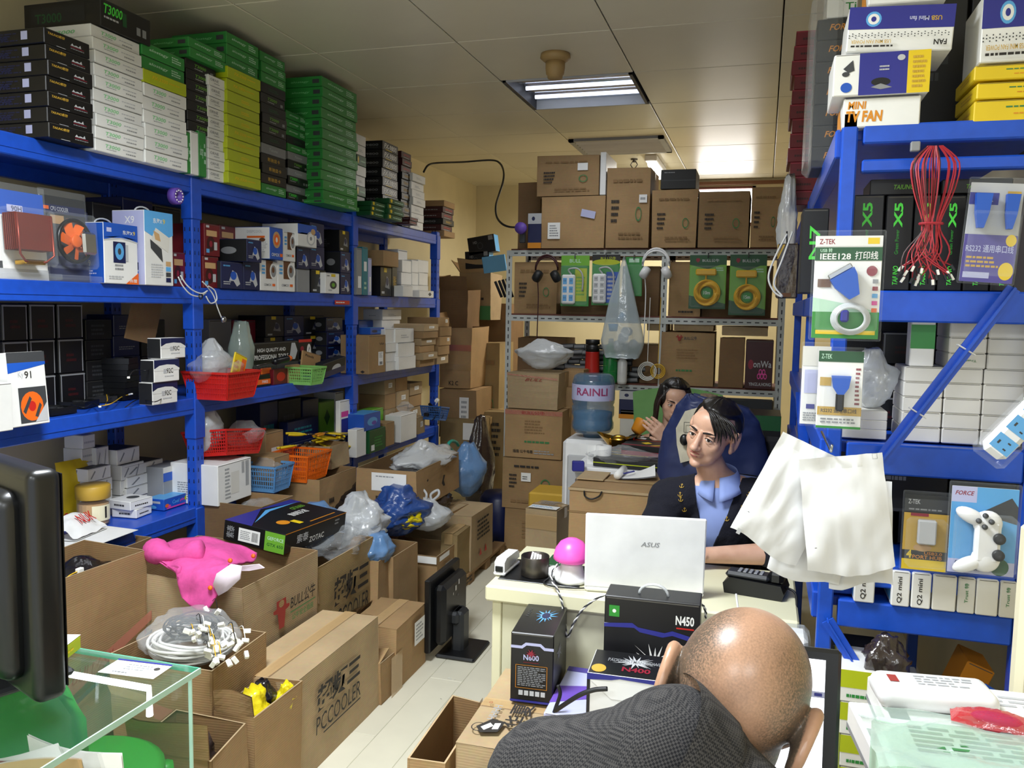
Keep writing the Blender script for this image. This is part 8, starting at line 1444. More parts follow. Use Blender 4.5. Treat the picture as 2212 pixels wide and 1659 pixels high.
# shaved scalp: stubble shadow is the colour of the cropped hair itself, dense at sides and nape, thin on the crown
m, nt, b = nmat('scalp'); N = nt.nodes; L = nt.links; tc = N.new('ShaderNodeTexCoord'); sp = N.new('ShaderNodeSeparateXYZ'); L.new(tc.outputs['Object'], sp.inputs[0])
n1 = N.new('ShaderNodeTexNoise'); n1.inputs['Scale'].default_value = 420; n1.inputs['Detail'].default_value = 2; L.new(tc.outputs['Object'], n1.inputs['Vector']); n2 = N.new('ShaderNodeTexNoise'); n2.inputs['Scale'].default_value = 16; L.new(tc.outputs['Object'], n2.inputs['Vector'])
ab = N.new('ShaderNodeMath'); ab.operation = 'ABSOLUTE'; L.new(sp.outputs[0], ab.inputs[0]); mx = N.new('ShaderNodeMapRange'); mx.inputs[1].default_value = .02; mx.inputs[2].default_value = .075; L.new(ab.outputs[0], mx.inputs[0])
mz0 = N.new('ShaderNodeMapRange'); mz0.inputs[1].default_value = -.085; mz0.inputs[2].default_value = -.06; L.new(sp.outputs[2], mz0.inputs[0]); me_ = N.new('ShaderNodeMapRange'); me_.inputs[1].default_value = .0795; me_.inputs[2].default_value = .0765; L.new(ab.outputs[0], me_.inputs[0]); mz = N.new('ShaderNodeMath'); mz.operation = 'MULTIPLY'; L.new(mz0.outputs[0], mz.inputs[0]); L.new(me_.outputs[0], mz.inputs[1]); ad = N.new('ShaderNodeMath'); ad.operation = 'MULTIPLY_ADD'; L.new(n2.outputs['Fac'], ad.inputs[0]); ad.inputs[1].default_value = .7; L.new(mx.outputs[0], ad.inputs[2])
mu = N.new('ShaderNodeMath'); mu.operation = 'MULTIPLY'; L.new(ad.outputs[0], mu.inputs[0]); L.new(mz.outputs[0], mu.inputs[1]); m3 = N.new('ShaderNodeMath'); m3.operation = 'MULTIPLY'; L.new(mu.outputs[0], m3.inputs[0]); L.new(n1.outputs['Fac'], m3.inputs[1])
mxx = N.new('ShaderNodeMix'); mxx.data_type = 'RGBA'; mxx.inputs[6].default_value = lin('b58d72'); mxx.inputs[7].default_value = lin('4a443a'); mr = N.new('ShaderNodeMapRange'); mr.inputs[1].default_value = .1; mr.inputs[2].default_value = .6; mr.inputs[4].default_value = .9; L.new(m3.outputs[0], mr.inputs[0]); L.new(mr.outputs[0], mxx.inputs[0]); L.new(mxx.outputs[2], b.inputs['Base Color']); b.inputs['Roughness'].default_value = .36; b.inputs['Subsurface Weight'].default_value = .08; b.inputs['Subsurface Radius'].default_value = (.01, .004, .003); b.inputs['Subsurface Scale'].default_value = 1.0; MATS['scalp'] = m
# tweed of small dark checks
m, nt, b = nmat('tweed'); N = nt.nodes; L = nt.links; tc = N.new('ShaderNodeTexCoord'); ck = N.new('ShaderNodeTexChecker'); ck.inputs['Scale'].default_value = 400; ck.inputs[1].default_value = lin('4a4848'); ck.inputs[2].default_value = lin('1b1b1f'); L.new(tc.outputs['Object'], ck.inputs['Vector']); nz = N.new('ShaderNodeTexNoise'); nz.inputs['Scale'].default_value = 90; L.new(tc.outputs['Object'], nz.inputs['Vector']); mx = N.new('ShaderNodeMix'); mx.data_type = 'RGBA'; mx.blend_type = 'MULTIPLY'; mx.inputs[0].default_value = .5; L.new(ck.outputs[0], mx.inputs[6]); L.new(nz.outputs['Fac'], mx.inputs[7]); L.new(mx.outputs[2], b.inputs['Base Color']); b.inputs['Roughness'].default_value = .95; bp = N.new('ShaderNodeBump'); bp.inputs['Strength'].default_value = .35; bp.inputs['Distance'].default_value = .002; L.new(ck.outputs['Fac'], bp.inputs['Height']); L.new(bp.outputs[0], b.inputs['Normal']); MATS['tweed'] = m

class SH:
    """rounded pieces of a figure, melted by blob() into one continuous surface"""
    def __init__(s): s.p = []
    def ball(s, c, rx, ry=None, rz=None, mat=None, n=0, T=None, k=.007):
        T = T or Matrix.Identity(4); s.p.append(('e', np.array(T @ Vector(c)), np.array(T.to_3x3().normalized()), np.array((rx, ry or rx, rz or rx))*T.median_scale, k))
def cap(m, p, q, r0, r1, n=0, k=.016): m.p.append(('c', np.array(p), np.array(q), r0, r1, k if min(r0, r1) > .02 else .004))
def limb(m, pts, rs, n=0):
    for i in range(len(pts)-1): cap(m, pts[i], pts[i+1], rs[i], rs[i+1])
def blob(m, name, mat, voxel, smooth=1, parent=None, noise_amp=0.0, nscale=10, fine=None):
    """distance field of the pieces with soft joins, meshed as one closed surface"""
    lo = np.array([1e9]*3); hi = -lo
    for q in m.p:
        if q[0] == 'e': r = q[3].max(); lo = np.minimum(lo, q[1]-r); hi = np.maximum(hi, q[1]+r)
        else: r = max(q[3], q[4]); lo = np.minimum(lo, np.minimum(q[1], q[2])-r); hi = np.maximum(hi, np.maximum(q[1], q[2])+r)
    ax = []
    for i in range(3):                                  # finer steps where the face and the hands are
        x = lo[i]-3*voxel; A_ = []
        while x < hi[i]+3*voxel:
            A_.append(x); st = voxel
            for c, r, f in fine or ():
                if c[i]-r-f < x < c[i]+r: st = min(st, f)
            x += st
        ax.append(np.array(A_, np.float32))
    n = np.array([len(q) for q in ax]); F = np.full(n, .05, np.float32)
    for q in m.p:
        k = q[-1]; mg = k+3*voxel
        if q[0] == 'e': r = q[3].max(); a0, a1 = q[1]-r-mg, q[1]+r+mg
        else: r = max(q[3], q[4]); a0, a1 = np.minimum(q[1], q[2])-r-mg, np.maximum(q[1], q[2])+r+mg
        i0 = [max(0, int(np.searchsorted(ax[i], a0[i]))-1) for i in range(3)]; i1 = [int(np.searchsorted(ax[i], a1[i]))+1 for i in range(3)]; sl = tuple(slice(i0[i], i1[i]) for i in range(3))
        X, Y_, Z_ = np.meshgrid(*[ax[i][sl[i]] for i in range(3)], indexing='ij', sparse=True)
        if q[0] == 'e':
            D_ = [X-np.float32(q[1][0]), Y_-np.float32(q[1][1]), Z_-np.float32(q[1][2])]; L_ = [sum(np.float32(q[2][j, i])*D_[j] for j in range(3)) for i in range(3)]
            g_ = [np.float32(1/q[3][i]) for i in range(3)]; k0 = np.sqrt(sum((L_[i]*g_[i])**2 for i in range(3))); k1 = np.sqrt(sum((L_[i]*g_[i]*g_[i])**2 for i in range(3))); d = k0*(k0-1)/np.maximum(k1, 1e-9)
        else:
            v = (q[2]-q[1]).astype(np.float32); q = ('c', q[1].astype(np.float32), q[2], np.float32(q[3]), np.float32(q[4])); t = np.clip(((X-q[1][0])*v[0]+(Y_-q[1][1])*v[1]+(Z_-q[1][2])*v[2])/max(v@v, 1e-12), 0, 1)
            d = np.sqrt((X-q[1][0]-t*v[0])**2+(Y_-q[1][1]-t*v[1])**2+(Z_-q[1][2]-t*v[2])**2)-(q[3]+(q[4]-q[3])*t)
        A = F[sl]; h = np.maximum(k-np.abs(A-d), 0)/k; F[sl] = np.minimum(A, d)-h*h*k*.25
    In = F < 0; cn = n-1; cnt = np.zeros(cn, np.int8)
    for i in (0, 1):
        for j in (0, 1):
            for l in (0, 1): cnt += In[i:i+cn[0], j:j+cn[1], l:l+cn[2]]
    act = np.argwhere((cnt > 0) & (cnt < 8)); idx = np.full(cn, -1, np.int32); idx[tuple(act.T)] = np.arange(len(act))
    S_ = np.zeros((len(act), 3)); W_ = np.zeros(len(act))
    for axs in range(3):
        o = [q for q in range(3) if q != axs]
        for u in (0, 1):
            for v in (0, 1):
                c0 = act.copy(); c0[:, o[0]] += u; c0[:, o[1]] += v; c1 = c0.copy(); c1[:, axs] += 1
                f0 = F[tuple(c0.T)]; f1 = F[tuple(c1.T)]; x = (f0 < 0) != (f1 < 0); t = np.where(x, f0/np.where(f0 == f1, 1, f0-f1), 0); P = np.stack([ax[q][c0[:, q]] for q in range(3)], 1); P[:, axs] += t*(ax[axs][c1[:, axs]]-ax[axs][c0[:, axs]])
                S_[x] += P[x]; W_[x] += 1
    Vv = S_/W_[:, None]; Q = []
    for axs in range(3):
        o = [(axs+1) % 3, (axs+2) % 3]; s0 = [slice(None)]*3; s1 = [slice(None)]*3; s0[axs] = slice(0, -1); s1[axs] = slice(1, None)
        ed = np.argwhere(In[tuple(s0)] != In[tuple(s1)]); ins = In[tuple(ed.T)]; qd = []
        for u, v in ((0, 0), (1, 0), (1, 1), (0, 1)): c = ed.copy(); c[:, o[0]] -= 1-u; c[:, o[1]] -= 1-v; qd.append(idx[tuple(c.T)])
        qd = np.stack(qd, 1); qd[~ins] = qd[~ins][:, ::-1]; Q.append(qd)
    Q = np.concatenate(Q); E_ = np.concatenate([Q[:, [0, 1]], Q[:, [1, 2]], Q[:, [2, 3]], Q[:, [3, 0]]])
    for _ in range(smooth):
        acc = np.zeros_like(Vv); dg = np.bincount(E_.ravel(), minlength=len(Vv))
        for c in range(3): acc[:, c] = np.bincount(E_[:, 0], Vv[E_[:, 1], c], len(Vv))+np.bincount(E_[:, 1], Vv[E_[:, 0], c], len(Vv))
        Vv = Vv*.5+.5*acc/np.maximum(dg, 1)[:, None]
    ev = bpy.data.meshes.new(name); ev.vertices.add(len(Vv)); ev.vertices.foreach_set('co', Vv.ravel()); ev.loops.add(Q.size); ev.loops.foreach_set('vertex_index', Q.ravel().astype(np.int32)); ev.polygons.add(len(Q)); ev.polygons.foreach_set('loop_start', np.arange(0, Q.size, 4, dtype=np.int32)); ev.update(calc_edges=True); ev.validate()
    ev.materials.append(M(mat)); ev.polygons.foreach_set('use_smooth', [True]*len(ev.polygons))
    if noise_amp:
        nr = np.zeros(len(Vv)*3, np.float32); ev.vertex_normals.foreach_get('vector', nr); nr = nr.reshape(-1, 3)
        am = np.array([noise.noise(Vector(q)*nscale)+.5*abs(noise.noise(Vector(q)*nscale*2.3))-.2 for q in Vv])*noise_amp
        ev.vertices.foreach_set('co', (Vv+nr*am[:, None]).astype(np.float32).ravel()); ev.update()
    ob = bpy.data.objects.new(name, ev); C.objects.link(ob)
    if parent: ob.parent = parent
    return ob
def head_shapes(m, T, f=1.0, nose=1.0, ears=True, jaw=1.0):
    def ball(c, rx, ry=None, rz=None, n=20): m.ball(c, rx, ry, rz, None, n, T)
    ball((0, .014, .034), .0765, .096, .086, 28); ball((0, -.022, -.022), .066, .068, .085, 24); ball((0, -.034, -.072), .05*jaw, .046, .04); ball((0, -.066, -.099), .022*jaw, .019, .016); ball((0, -.055, .05), .058, .036, .045)
    for s in (-1, 1):
        ball((s*.043, -.054, -.022), .020, .021, .022); ball((s*.034, -.036, -.068), .02*jaw, .028, .026); ball((s*.03, -.079, .021), .022, .012, .0085); ball((s*.0115, -.1, -.036), .0095*nose, .011, .0085)
        if ears:
            for k in range(15):
                a = -1.7+k*.30; ball((s*(.0795+.007*math.sin((a+1.7)*.55)), .022+.021*math.cos(a+.35), -.002+.034*math.sin(a+.35)), .0066, .0085, .0085, 10)
            ball((s*.0775, .02, 0), .0068, .02, .032, 16); ball((s*.081, .011, -.034), .0075, .011, .013, 12)
    for i in range(5): z = .014-.012*i; ball((0, -.088-.0062*i, z), .0085+.0012*i, .012, .011)
    ball((0, -.116, -.032), .0125*nose, .0115, .0105); ball((0, -.080, -.06), .025, .013, .016); ball((0, -.0905, -.0555), .019, .0075, .0052); ball((0, -.0895, -.0665), .016, .008, .006)
def face_parts(par, T, lipmat='lip', gaze=(0, 0), skin='skin', fem=False):
    for s in (-1, 1):
        c = V(s*.0315, -.0795, .0025)
        m = MB(); m.ball(c, .0125, .0115, .0105, 'eyewhite', 16, T); e = m.build('eye', par, True)
        m = MB(); m.ball(c+V(gaze[0], -.0085, gaze[1]), .0066, .0035, .0066, 'iris', 14, T); m.build('iris', e, True)
        m = MB(); m.grid(lambda u, v: T @ (c+V((u-.5)*.031, -.0128+.010*(2*u-1)**2+.002*v, (.0062 if not fem else .006)+.0055*v-.0075*(2*u-1)**2)), 10, 3, skin); m.build('upper_lid', par, True)
        m = MB(); m.grid(lambda u, v: T @ (c+V((u-.5)*.031, -.0124+.010*(2*u-1)**2+.001*v, -.0062-.005*v+.0045*(2*u-1)**2)), 10, 3, skin); m.build('lower_lid', par, True)
        m = MB(); m.tube([T @ (c+V((u/8-.5)*.03, -.0135+.010*(u/4-1)**2, .0065-.0075*(u/4-1)**2)) for u in range(9)], .0011, 5, 'brow'); m.build('lash_line', par, True)
        m = MB(); P = [T @ V(s*(.012+.039*k/8), -.0985+.016*(k/8)**2+.004*(k/8), .0225+.006*math.sin(k/8*2.4)-.003*(k/8)) for k in range(9)]; m.tube(P, [.0016+.0022*math.sin(min(1, .25+k/9)*PI) for k in range(9)], 6, 'brow'); m.build('eyebrow', par, True)
    m = MB(); m.ball((0, -.0930, -.0557), .0185, .006, .0045, lipmat, 16, T); m.ball((0, -.0918, -.0662), .0155, .0065, .0052, lipmat, 16, T); m.build('lips', par, True)
def hair_cap(par, T, mat, mask, thick, name='hair', nu=48, nv=32):
    """scalp hair: an offset of the skull that dives under the skin outside the hairline"""
    def fn(u, v):
        a = u*2*PI; b = v*PI*.78; d = V(math.sin(b)*math.sin(a), -math.sin(b)*math.cos(a), math.cos(b)); c = V(0, .014, .034); k = mask(d); st = .0035*noise.noise(V(a*9, b*2.0, 1))+.002*noise.noise(V(a*26, b*3, 4))
        return T @ (c+V(d.x*(.0765+thick*k+st*k-.022*(1-k)), d.y*(.096+thick*k+st*k-.03*(1-k)), d.z*(.086+thick*k+st*k-.02*(1-k))))
    m = MB(); m.grid(fn, nu, nv, mat); return m.build(name, par, True)
sst = lambda a, b, x: (lambda t: t*t*(3-2*t))(max(0, min(1, (x-a)/(b-a))))
def hand(m, w, d, up, s=1, curl=.35):
    """palm and five fingers at wrist w, pointing along d, back of the hand towards up"""
    d = Vector(d).normalized(); up = Vector(up); sd = d.cross(up).normalized()*s; up = sd.cross(d)*s; w = Vector(w)
    for k in range(4): cap(m, w+sd*(-.028+.019*k)*.8, w+d*.085+sd*(-.03+.02*k), .013, .012, 10)
    for k, L_ in enumerate((.062, .074, .07, .054)):
        b = w+d*.088+sd*(-.031+.0205*k); e1 = b+d*L_*.5-up*L_*.12*curl; e2 = e1+d*L_*.3-up*L_*.35*curl; e3 = e2+d*L_*.18-up*L_*.35*curl
        limb(m, [b, e1, e2, e3], [.0095, .0085, .0078, .0068], 10)
    b = w+d*.02-sd*.026; limb(m, [b, b+d*.03-sd*.022-up*.008, b+d*.058-sd*.028-up*.012], [.013, .0105, .0085], 10)

# ---- seated man in a dark cardigan
hc = PX(1537, 938, Y=3.0)
man = thing('person', 'seated person in dark anchor cardigan and pale blue shirt', 'person', (-.11, 3.10, 0))
man.location = (0, 0, 0)
Th = Matrix.Translation(hc) @ Euler((.03, .27, -.40), 'XYZ').to_matrix().to_4x4()
nk = Th @ V(0, .03, -.10); nb = V(-.135, 3.075, .975); sL, sR = V(.055, 3.12, .935), V(-.305, 3.05, .915); pel = V(-.11, 3.24, .50)
eL, wL = V(.055, 2.86, .80), V(-.16, 2.785, .795); eR, wR = V(-.38, 2.93, .70), V(-.32, 2.74, .785)
m = SH(); head_shapes(m, Th); limb(m, [nk, nb], [.05, .058]); limb(m, [nb, V(-.12, 3.12, .85), V(-.11, 3.2, .68), pel], [.07, .115, .11, .13], 18); limb(m, [nb, sL], [.055, .055]); limb(m, [nb, sR], [.055, .055])
limb(m, [sL, eL, wL], [.052, .038, .026]); limb(m, [sR, eR, wR], [.052, .038, .026]); hand(m, wL, V(-1, -.15, -.1), V(0, 0, 1), 1, .3); hand(m, wR, V(.7, -.3, 0), V(0, 0, 1), -1, .3)
for s in (-1, 1): limb(m, [pel+V(s*.09, -.02, -.03), V(-.11+s*.13, 2.92, .46), V(-.11+s*.13, 3.0, .08), V(-.11+s*.13, 2.9, .05)], [.08, .065, .045, .04])
body = blob(m, 'body', 'skin', .009, 1, man, fine=[(hc, .135, .0034), (wL, .12, .005)])
face_parts(man, Th, gaze=(.002, .001))
def mmask(d):
    front = max(0, -d.y); fr = sst(.50, .66, d.z+.10*d.x) if d.y < 0 else 1.0; side = sst(-.45, -.1, d.z+.35*d.y) if d.y < .3 else sst(-.75, -.5, d.z)
    return max(0, min(1, fr*side if d.y < -.25 else (fr*.0+side if d.y > .05 else side*max(fr, sst(-.25, .0, d.y)))))
hair_cap(man, Th, 'hair', mmask, .016)
for i in range(34):                                    # fringe swept to his left, longer strands over the temple
    a = -.35+i*.034; r0 = V(math.sin(a)*.062+.01, -.055-.02*math.cos(a*1.3), .104-.012*abs(a)); ln = .5+.5*max(0, math.sin(i*.2))
    r1 = r0+V(.035+.01*math.sin(i), -.012, -.012-.01*(i % 3)); r2 = r1+V(.022, .004, -.04*ln); r3 = r2+V(.004, .008, -.035*ln)
    mm = MB(); mm.tube([Th @ q for q in smoothpts([r0, r1, r2, r3], 3)], [.0035]*6+[.0028, .002, .0015, .001], 5, 'hair'); mm.build('hair_strand', man, True)
# clothing
m = SH(); limb(m, [nb+V(0, .01, -.03), V(-.12, 3.12, .85), V(-.11, 3.2, .68), pel], [.088, .13, .125, .14], 20); limb(m, [nb+V(0, .015, -.025), sL], [.074, .066]); limb(m, [nb+V(0, .015, -.025), sR], [.074, .066])
sh = blob(m, 'shirt', 'shirt', .008, 3, man)
m = SH(); limb(m, [nb+V(0, .02, -.03), V(-.12, 3.12, .85), V(-.11, 3.2, .68), pel], [.098, .142, .136, .15], 20); limb(m, [nb+V(0, .02, -.028), sL+V(0, 0, -.002)], [.084, .076]); limb(m, [nb+V(0, .02, -.028), sR+V(0, 0, -.002)], [.084, .076]); limb(m, [sL, eL+V(.01, .06, .0)], [.07, .056]); limb(m, [eL+V(.01, .06, .0), eL+V(0, 0, 0)], [.056, .05]); limb(m, [sR, eR, wR], [.07, .056, .045])
card = blob(m, 'cardigan', 'knit', .007, 3, man, .008, 14)
bm = bmesh.new(); bm.from_mesh(card.data); vx, vz = -.165, .70                 # V neck: opened down the chest
for sg in (-1, 1):
    bmesh.ops.bisect_plane(bm, geom=bm.verts[:]+bm.edges[:]+bm.faces[:], plane_co=(vx, 0, vz), plane_no=(1, 0, -(.10+sg*.27)))
bmesh.ops.bisect_plane(bm, geom=bm.verts[:]+bm.edges[:]+bm.faces[:], plane_co=(0, 0, 1.01), plane_no=(0, 0, 1))
def vneck(c): return c.z > 1.01 or (c.y < 3.12 and c.z > vz and abs(c.x-(vx+(c.z-vz)*.10)) < (c.z-vz)*.27)
rm = [f for f in bm.faces if vneck(f.calc_center_median())]
bmesh.ops.delete(bm, geom=rm, context='FACES'); bm.to_mesh(card.data); bm.free(); sd_ = card.modifiers.new('s', 'SOLIDIFY'); sd_.thickness = .006
# collar
for s in (-1, 1):
    mm = MB(); c = nb+V(0, -.0, .012)
    def cf(u, v): a = -PI/2+s*(.12+u*2.7); r = .064+.030*v; return c+V(math.cos(a)*r*1.0, math.sin(a)*r*1.05, .048-.052*v-(.030*v)*(1-u)**2+.012*u-.02*(1-u))
    mm.grid(cf, 12, 4, 'shirt'); o = mm.build('collar', man, True); q = o.modifiers.new('s', 'SOLIDIFY'); q.thickness = .003
from mathutils.bvhtree import BVHTree
def bvh(o): return BVHTree.FromPolygons([v.co[:] for v in o.data.vertices], [p.vertices[:] for p in o.data.polygons])
tree = bvh(card)
k = 0
for (x, y) in ((1473, 1050), (1470, 1078), (1469, 1068), (1567, 1030), (1583, 1045), (1525, 1090), (1550, 1092), (1575, 1083), (1602, 1097), (1618, 1067), (1607, 1133), (1538, 1148), (1570, 1120), (1478, 1100)):
    d = (FW+RT*((x-CX)/FOC)-UP*((y-CY)/FOC)).normalized(); hit, nrm, _, _ = tree.ray_cast(EYE, d)
    if hit is None: continue
    z = nrm; xx = V(0, 0, 1).cross(z).normalized(); yy = z.cross(xx); T = Matrix((xx, yy, z)).transposed().to_4x4(); T.translation = hit+nrm*.003
    mm = MB(); mm.bar(T @ V(0, -.008, 0), T @ V(0, .009, 0), .0018, .001, 'gold', up=z); mm.bar(T @ V(-.004, .005, 0), T @ V(.004, .005, 0), .0016, .001, 'gold', up=z)
    mm.tube([T @ V(.0075*math.cos(a), -.001+.0075*math.sin(a), 0) for a in [PI+PI*j/8 for j in range(9)]], .001, 4, 'gold'); mm.build('anchor_motif', man); k += 1

# ---- blue padded coat hung behind him
ct = thing('padded_coat', 'dark blue padded coat with pale lining hung behind the seated man', 'coat', (0, 0, 0))
rows = [(852, 1484, 1502), (862, 1476, 1560), (880, 1462, 1618), (905, 1450, 1640), (940, 1434, 1652), (985, 1422, 1662), (1030, 1420, 1668), (1080, 1440, 1672), (1130, 1470, 1675), (1180, 1500, 1675)]
rg = []
for j, (y, xl, xr) in enumerate(rows):
    a, b = PX(xl, y, Y=3.5), PX(xr, y, Y=3.5); c = (a+b)/2; hw = (b.x-a.x)/2; r_ = []
    for k in range(40):
        an = k*2*PI/40; f = 1+.16*noise.noise(V(math.cos(an)*2, math.sin(an)*2, j*.7))+.10*math.sin(an*6+j*.9); r_.append(V(c.x+math.cos(an)*hw*(1+.02*math.sin(j*3+k)), 3.5+math.sin(an)*.085*f*min(1, .3+j*.35), c.z+.006*math.sin(k*1.3)))
    rg.append(r_)
P2 = []
for j in range(len(rg)-1):
    for s_ in range(4): P2.append([rg[j][k].lerp(rg[j+1][k], s_/4)+V(0, -.034*abs(noise.noise(rg[j][k]*13+V(0, 0, s_*.6))), 0) for k in range(40)])
P2.append(rg[-1]); m = MB(); m.rings(P2, 'coat', flip=True); o = m.build('shell', ct, True); fixn(o)
L0 = [(1480, 888), (1508, 880), (1514, 930), (1508, 990), (1470, 1000), (1462, 960), (1460, 925)]; pl = [PX(x, y, Y=3.405) for x, y in L0]
m = MB(); c = sum(pl, Vector())/7
for k in range(7):
    a, b = pl[k], pl[(k+1) % 7]; m.grid(lambda u, v: c.lerp(a.lerp(b, u), v)+V(0, -.014*abs(noise.noise(c.lerp(a.lerp(b, u), v)*26))*(1-v*.7), 0), 5, 6, 'coatlining')
m.build('lining', ct, True); q = MB(); a, b = PX(1478, 912, Y=3.39), PX(1500, 935, Y=3.39)
for p_, p__ in (((a.x, b.z), (b.x, b.z)), ((a.x, a.z), (b.x, a.z)), ((a.x, a.z), (a.x, b.z))): q.bar(V(p_[0], 3.388, p_[1]), V(p__[0], 3.388, p__[1]), .002, .002, 'ink')
q.build('pocket_seam', ct); m = MB(); c = PX(1478, 950, Y=3.38); m.ball(c, .018, .012, .024, 'blackplastic', 14); m.build('toggle', ct, True)
m = SH(); c = PX(1528, 868, Y=3.5); m.ball(c, .06, .05, .034, None, 18); m.ball(c+V(-.03, 0, -.012), .04, .04, .03, None, 14); blob(m, 'fur_trim', 'cap', .006, 3, ct, .01, 60)
t = thing('desk_chair', 'dark chair under the seated man, hidden by the coat', 'chair', (-.1, 3.32, 0)); m = MB(); m.cbox(-.22, .22, -.25, .2, .36, .42, .02, 'blackcloth'); m.build('seat', t); m = MB(); m.cbox(-.2, .2, .19, .23, .5, 1.1, .02, 'blackcloth'); m.build('backrest', t); m = MB(); m.lathe([(.25, 0), (.26, .03), (.04, .06), (.035, .36)], 16, 'darkplastic'); m.build('base', t)

# ---- woman behind the coat
wc = PX(1456, 868, Y=4.6); wo = thing('person', 'person with long dark hair in black top, half hidden behind the coat', 'person', (0, 0, 0))
Tw = Matrix.Translation(wc) @ Euler((.18, .10, .25), 'XYZ').to_matrix().to_4x4() @ Matrix.Scale(.95, 4)
nk = Tw @ V(0, .03, -.10); nb = wc+V(-.02, .05, -.2); sL, sR = nb+V(.17, .02, -.05), nb+V(-.19, .0, -.06); pel = nb+V(-.02, .1, -.42)
eL, wL = sL+V(.04, -.12, -.2), V(-.455, 4.42, .925); eR, wR = sR+V(-.06, -.12, -.2), sR+V(.08, -.3, -.16)
m = SH(); head_shapes(m, Tw, nose=.9, ears=False, jaw=.92); limb(m, [nk, nb], [.043, .048]); limb(m, [nb, nb+V(0, .04, -.15), pel], [.06, .1, .12], 16); limb(m, [nb, sL], [.045, .045]); limb(m, [nb, sR], [.045, .045]); limb(m, [sL, eL, wL], [.042, .034, .024]); limb(m, [sR, eR, wR], [.042, .034, .024]); hand(m, wL, V(-.6, -.2, .55), V(0, -1, .3), 1, .9); hand(m, wR, V(.6, -.5, .2), V(0, 0, 1), -1, .5)
for s in (-1, 1): limb(m, [pel+V(s*.08, -.02, -.02), pel+V(s*.1, -.38, -.03), pel+V(s*.1, -.36, -.42)], [.075, .06, .045])
blob(m, 'body', 'skinf', .009, 1, wo, fine=[(wc, .13, .0042), (wL, .14, .005)]); face_parts(wo, Tw, fem=True, skin='skinf', gaze=(.002, -.003))
def wmask(d): return 1.0 if d.y > -.15 else max(0, min(1, max(sst(.52, .68, d.z), sst(.62, .8, abs(d.x)))))
hair_cap(wo, Tw, 'hair', wmask, .02)
for s in (-1, 1):
    for i in range(16):
        a = i/15; mm = MB(); r0 = V(s*(.02+.055*a), -.03+.085*a, .105-.02*a); P = smoothpts([Tw @ r0, Tw @ V(s*.088, -.045+.09*a, .02), Tw @ V(s*.094, -.05+.09*a, -.08), nb+V(s*(.085+.02*math.sin(i*2)), -.07+.07*a, -.06), nb+V(s*(.08+.03*math.sin(i)), -.10+.06*a, -.2-.03*math.sin(i*3))], 4)
        mm.tube(P, [.0105]*(len(P)-5)+[.009, .007, .005, .003, .0015], 6, 'hairbrown' if i % 3 == 0 else 'hair'); mm.build('hair_lock', wo, True)
m = SH(); limb(m, [nb+V(0, .01, -.05), nb+V(0, .04, -.15), pel], [.085, .118, .135], 18); limb(m, [nb+V(0, .01, -.05), sL], [.06, .058]); limb(m, [nb+V(0, .01, -.05), sR], [.06, .058]); limb(m, [sL, eL, wL.lerp(eL, .12)], [.058, .048, .034]); limb(m, [sR, eR, wR.lerp(eR, .1)], [.058, .048, .034]); blob(m, 'black_top', 'blackcloth', .008, 3, wo, .008, 16)

# ---- man with shaved head in front, seen from behind
hb = PX(1594, 1500, Y=1.0)
d = (hb-EYE).normalized(); e = (RT*.90-UP*.435).normalized(); e = (e-d*e.dot(d)).normalized(); iu = e.cross(d).normalized(); iu = iu if iu.dot(UP) > 0 else -iu
zz = (iu*math.cos(.2)+d*math.sin(.2)).normalized(); xx = -e; yy = zz.cross(xx).normalized(); Tb = Matrix((xx, yy, zz)).transposed().to_4x4(); Tb.translation = hb-zz*.02
bm_ = thing('person', 'bowed person with shaved head in a dark checked jacket, back to camera', 'person', (0, 0, 0))
bm_.matrix_world = Tb; Tbi = Tb.inverted(); I4 = Matrix.Identity(4)
loc_ = lambda p: Tbi @ Vector(p)
nk = V(0, .035, -.095); nb = PX(1448, 1662, Y=.90); sL, sR = PX(1195, 1700, Y=.93), PX(1650, 1840, Y=.86); pel = V(-.10, .62, .58)
m = SH(); head_shapes(m, I4); limb(m, [nk, loc_(nb)], [.054, .062]); limb(m, [loc_(nb+V(0,0,-.02)), loc_(V(-.10, .82, .88)), loc_(V(-.1, .72, .72)), loc_(pel)], [.07, .12, .12, .14], 18); limb(m, [loc_(nb), loc_(sL)], [.06, .055]); limb(m, [loc_(nb), loc_(sR)], [.06, .055])
eL, wL = V(-.29, 1.10, .80), V(-.14, 1.16, .825); eR, wR = V(.10, 1.05, .80), V(.06, 1.14, .84); limb(m, [loc_(sL), loc_(eL), loc_(wL)], [.052, .04, .028]); limb(m, [loc_(sR), loc_(eR), loc_(wR)], [.052, .04, .028])
hand(m, loc_(wL), Tbi.to_3x3() @ V(.6, .3, 0), Tbi.to_3x3() @ V(0, 0, 1), 1, .5); hand(m, loc_(wR), Tbi.to_3x3() @ V(-.4, .3, .1), Tbi.to_3x3() @ V(0, 0, 1), -1, .5)
for s in (-1, 1): limb(m, [loc_(pel+V(s*.09, 0, -.03)), loc_(pel+V(s*.12, .36, -.05)), loc_(pel+V(s*.12, .3, -.52))], [.085, .065, .045])
b0 = blob(m, 'body', 'scalp', .009, 1, bm_, fine=[(V(0, 0, 0), .145, .003)]); face_parts(bm_, I4, skin='skinb')
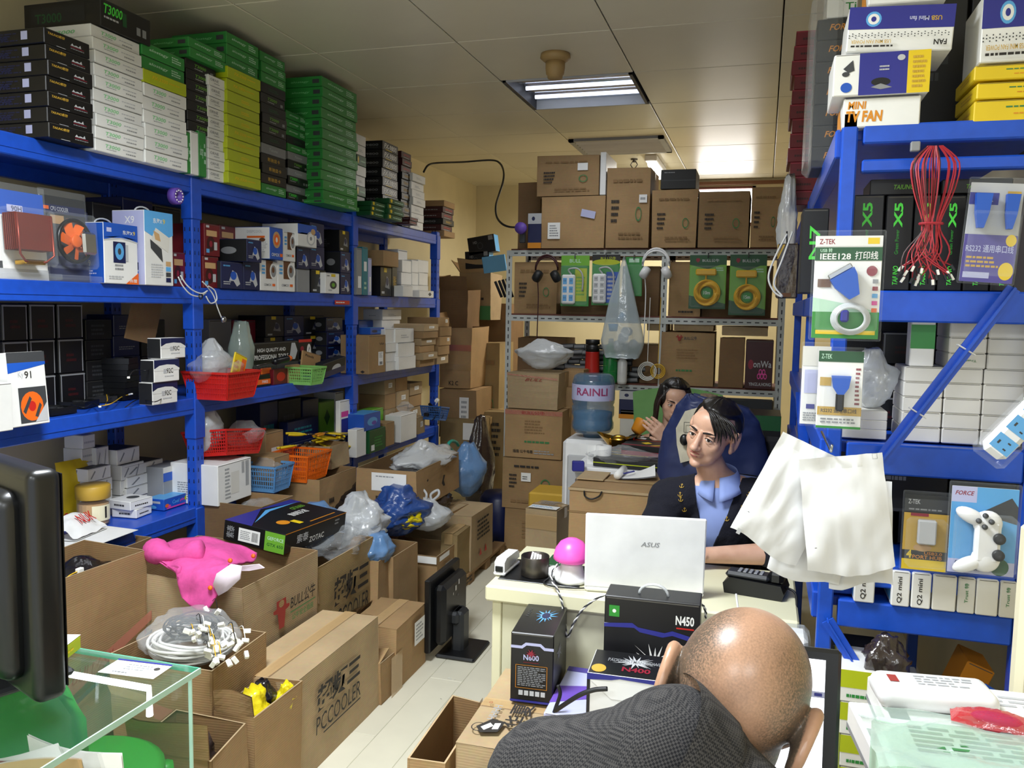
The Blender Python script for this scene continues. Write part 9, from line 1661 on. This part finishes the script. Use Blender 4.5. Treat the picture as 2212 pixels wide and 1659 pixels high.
# glasses temple arms and frame
for s in (-1, 1):
    mm = MB(); mm.tube(smoothpts([V(s*.07, -.10, .004), V(s*.079, -.05, .008), V(s*.083, .0, .012), V(s*.085, .03, .0), V(s*.082, .042, -.025)], 5), .0028, 6, 'blackplastic'); g = mm.build('glasses_arm', bm_, True)
    mm = MB(); mm.tube([V(s*.034+.026*math.cos(k*PI/8), -.104+.004*abs(math.cos(k*PI/8)), .002+.019*math.sin(k*PI/8)) for k in range(16)], .0022, 6, 'blackplastic', closed=True); mm.build('glasses_rim', bm_, True)
# jacket with a raised collar
m = SH(); limb(m, [loc_(nb+V(0, -.0, -.0)), loc_(V(-.10, .82, .88)), loc_(V(-.1, .72, .72)), loc_(pel)], [.086, .155, .15, .165], 22); limb(m, [loc_(nb), loc_(sL)], [.082, .076]); limb(m, [loc_(nb), loc_(sR)], [.082, .076]); limb(m, [loc_(sL), loc_(eL), loc_(wL.lerp(eL, .1))], [.072, .058, .042]); limb(m, [loc_(sR), loc_(eR), loc_(wR.lerp(eR, .1))], [.072, .058, .042])
jk = blob(m, 'jacket', 'tweed', .007, 3, bm_, .009, 11)
ax = (loc_(nb)-nk).normalized(); c0 = nk.lerp(loc_(nb), .78); sx = V(1, 0, 0)-ax*ax.x; sx.normalize(); sy = ax.cross(sx)
PR = [(.070, .012), (.069, -.012), (.071, -.030), (.077, -.037), (.085, -.030), (.094, -.005), (.102, .018), (.104, .030)]
def colr(u, v):
    f = v*(len(PR)-1); i = min(int(f), len(PR)-2); r, z = [PR[i][k]+(PR[i+1][k]-PR[i][k])*(f-i) for k in (0, 1)]; a = u*2*PI
    return c0+(sx*math.cos(a)*1.1+sy*math.sin(a))*(r+.003*math.sin(a*5)*v)+ax*(z+.006*math.sin(a*3)+.004*math.cos(a*2))
m = MB(); m.grid(colr, 54, 21, 'tweed'); m.build('jacket_collar', bm_, True)
m = MB(); m.grid(lambda u, v: c0-ax*(.02-.04*v)+(sx*math.cos(u*2*PI)*1.08+sy*math.sin(u*2*PI))*.066, 30, 3, 'indigo'); m.build('shirt_collar', bm_, True)
t = thing('stool', 'low stool under the bowed person', 'stool', (-.10, .66, 0)); m = MB(); m.lathe([(0, .40), (.17, .40), (.18, .415), (.18, .43), (.16, .44), (0, .44)], 24, 'blackcloth'); m.build('seat', t)
for k in range(4): m = MB(); a = PI/4+k*PI/2; m.tube([(.12*math.cos(a), .12*math.sin(a), .40), (.17*math.cos(a), .17*math.sin(a), 0)], .014, 8, 'steel'); m.build('leg', t)
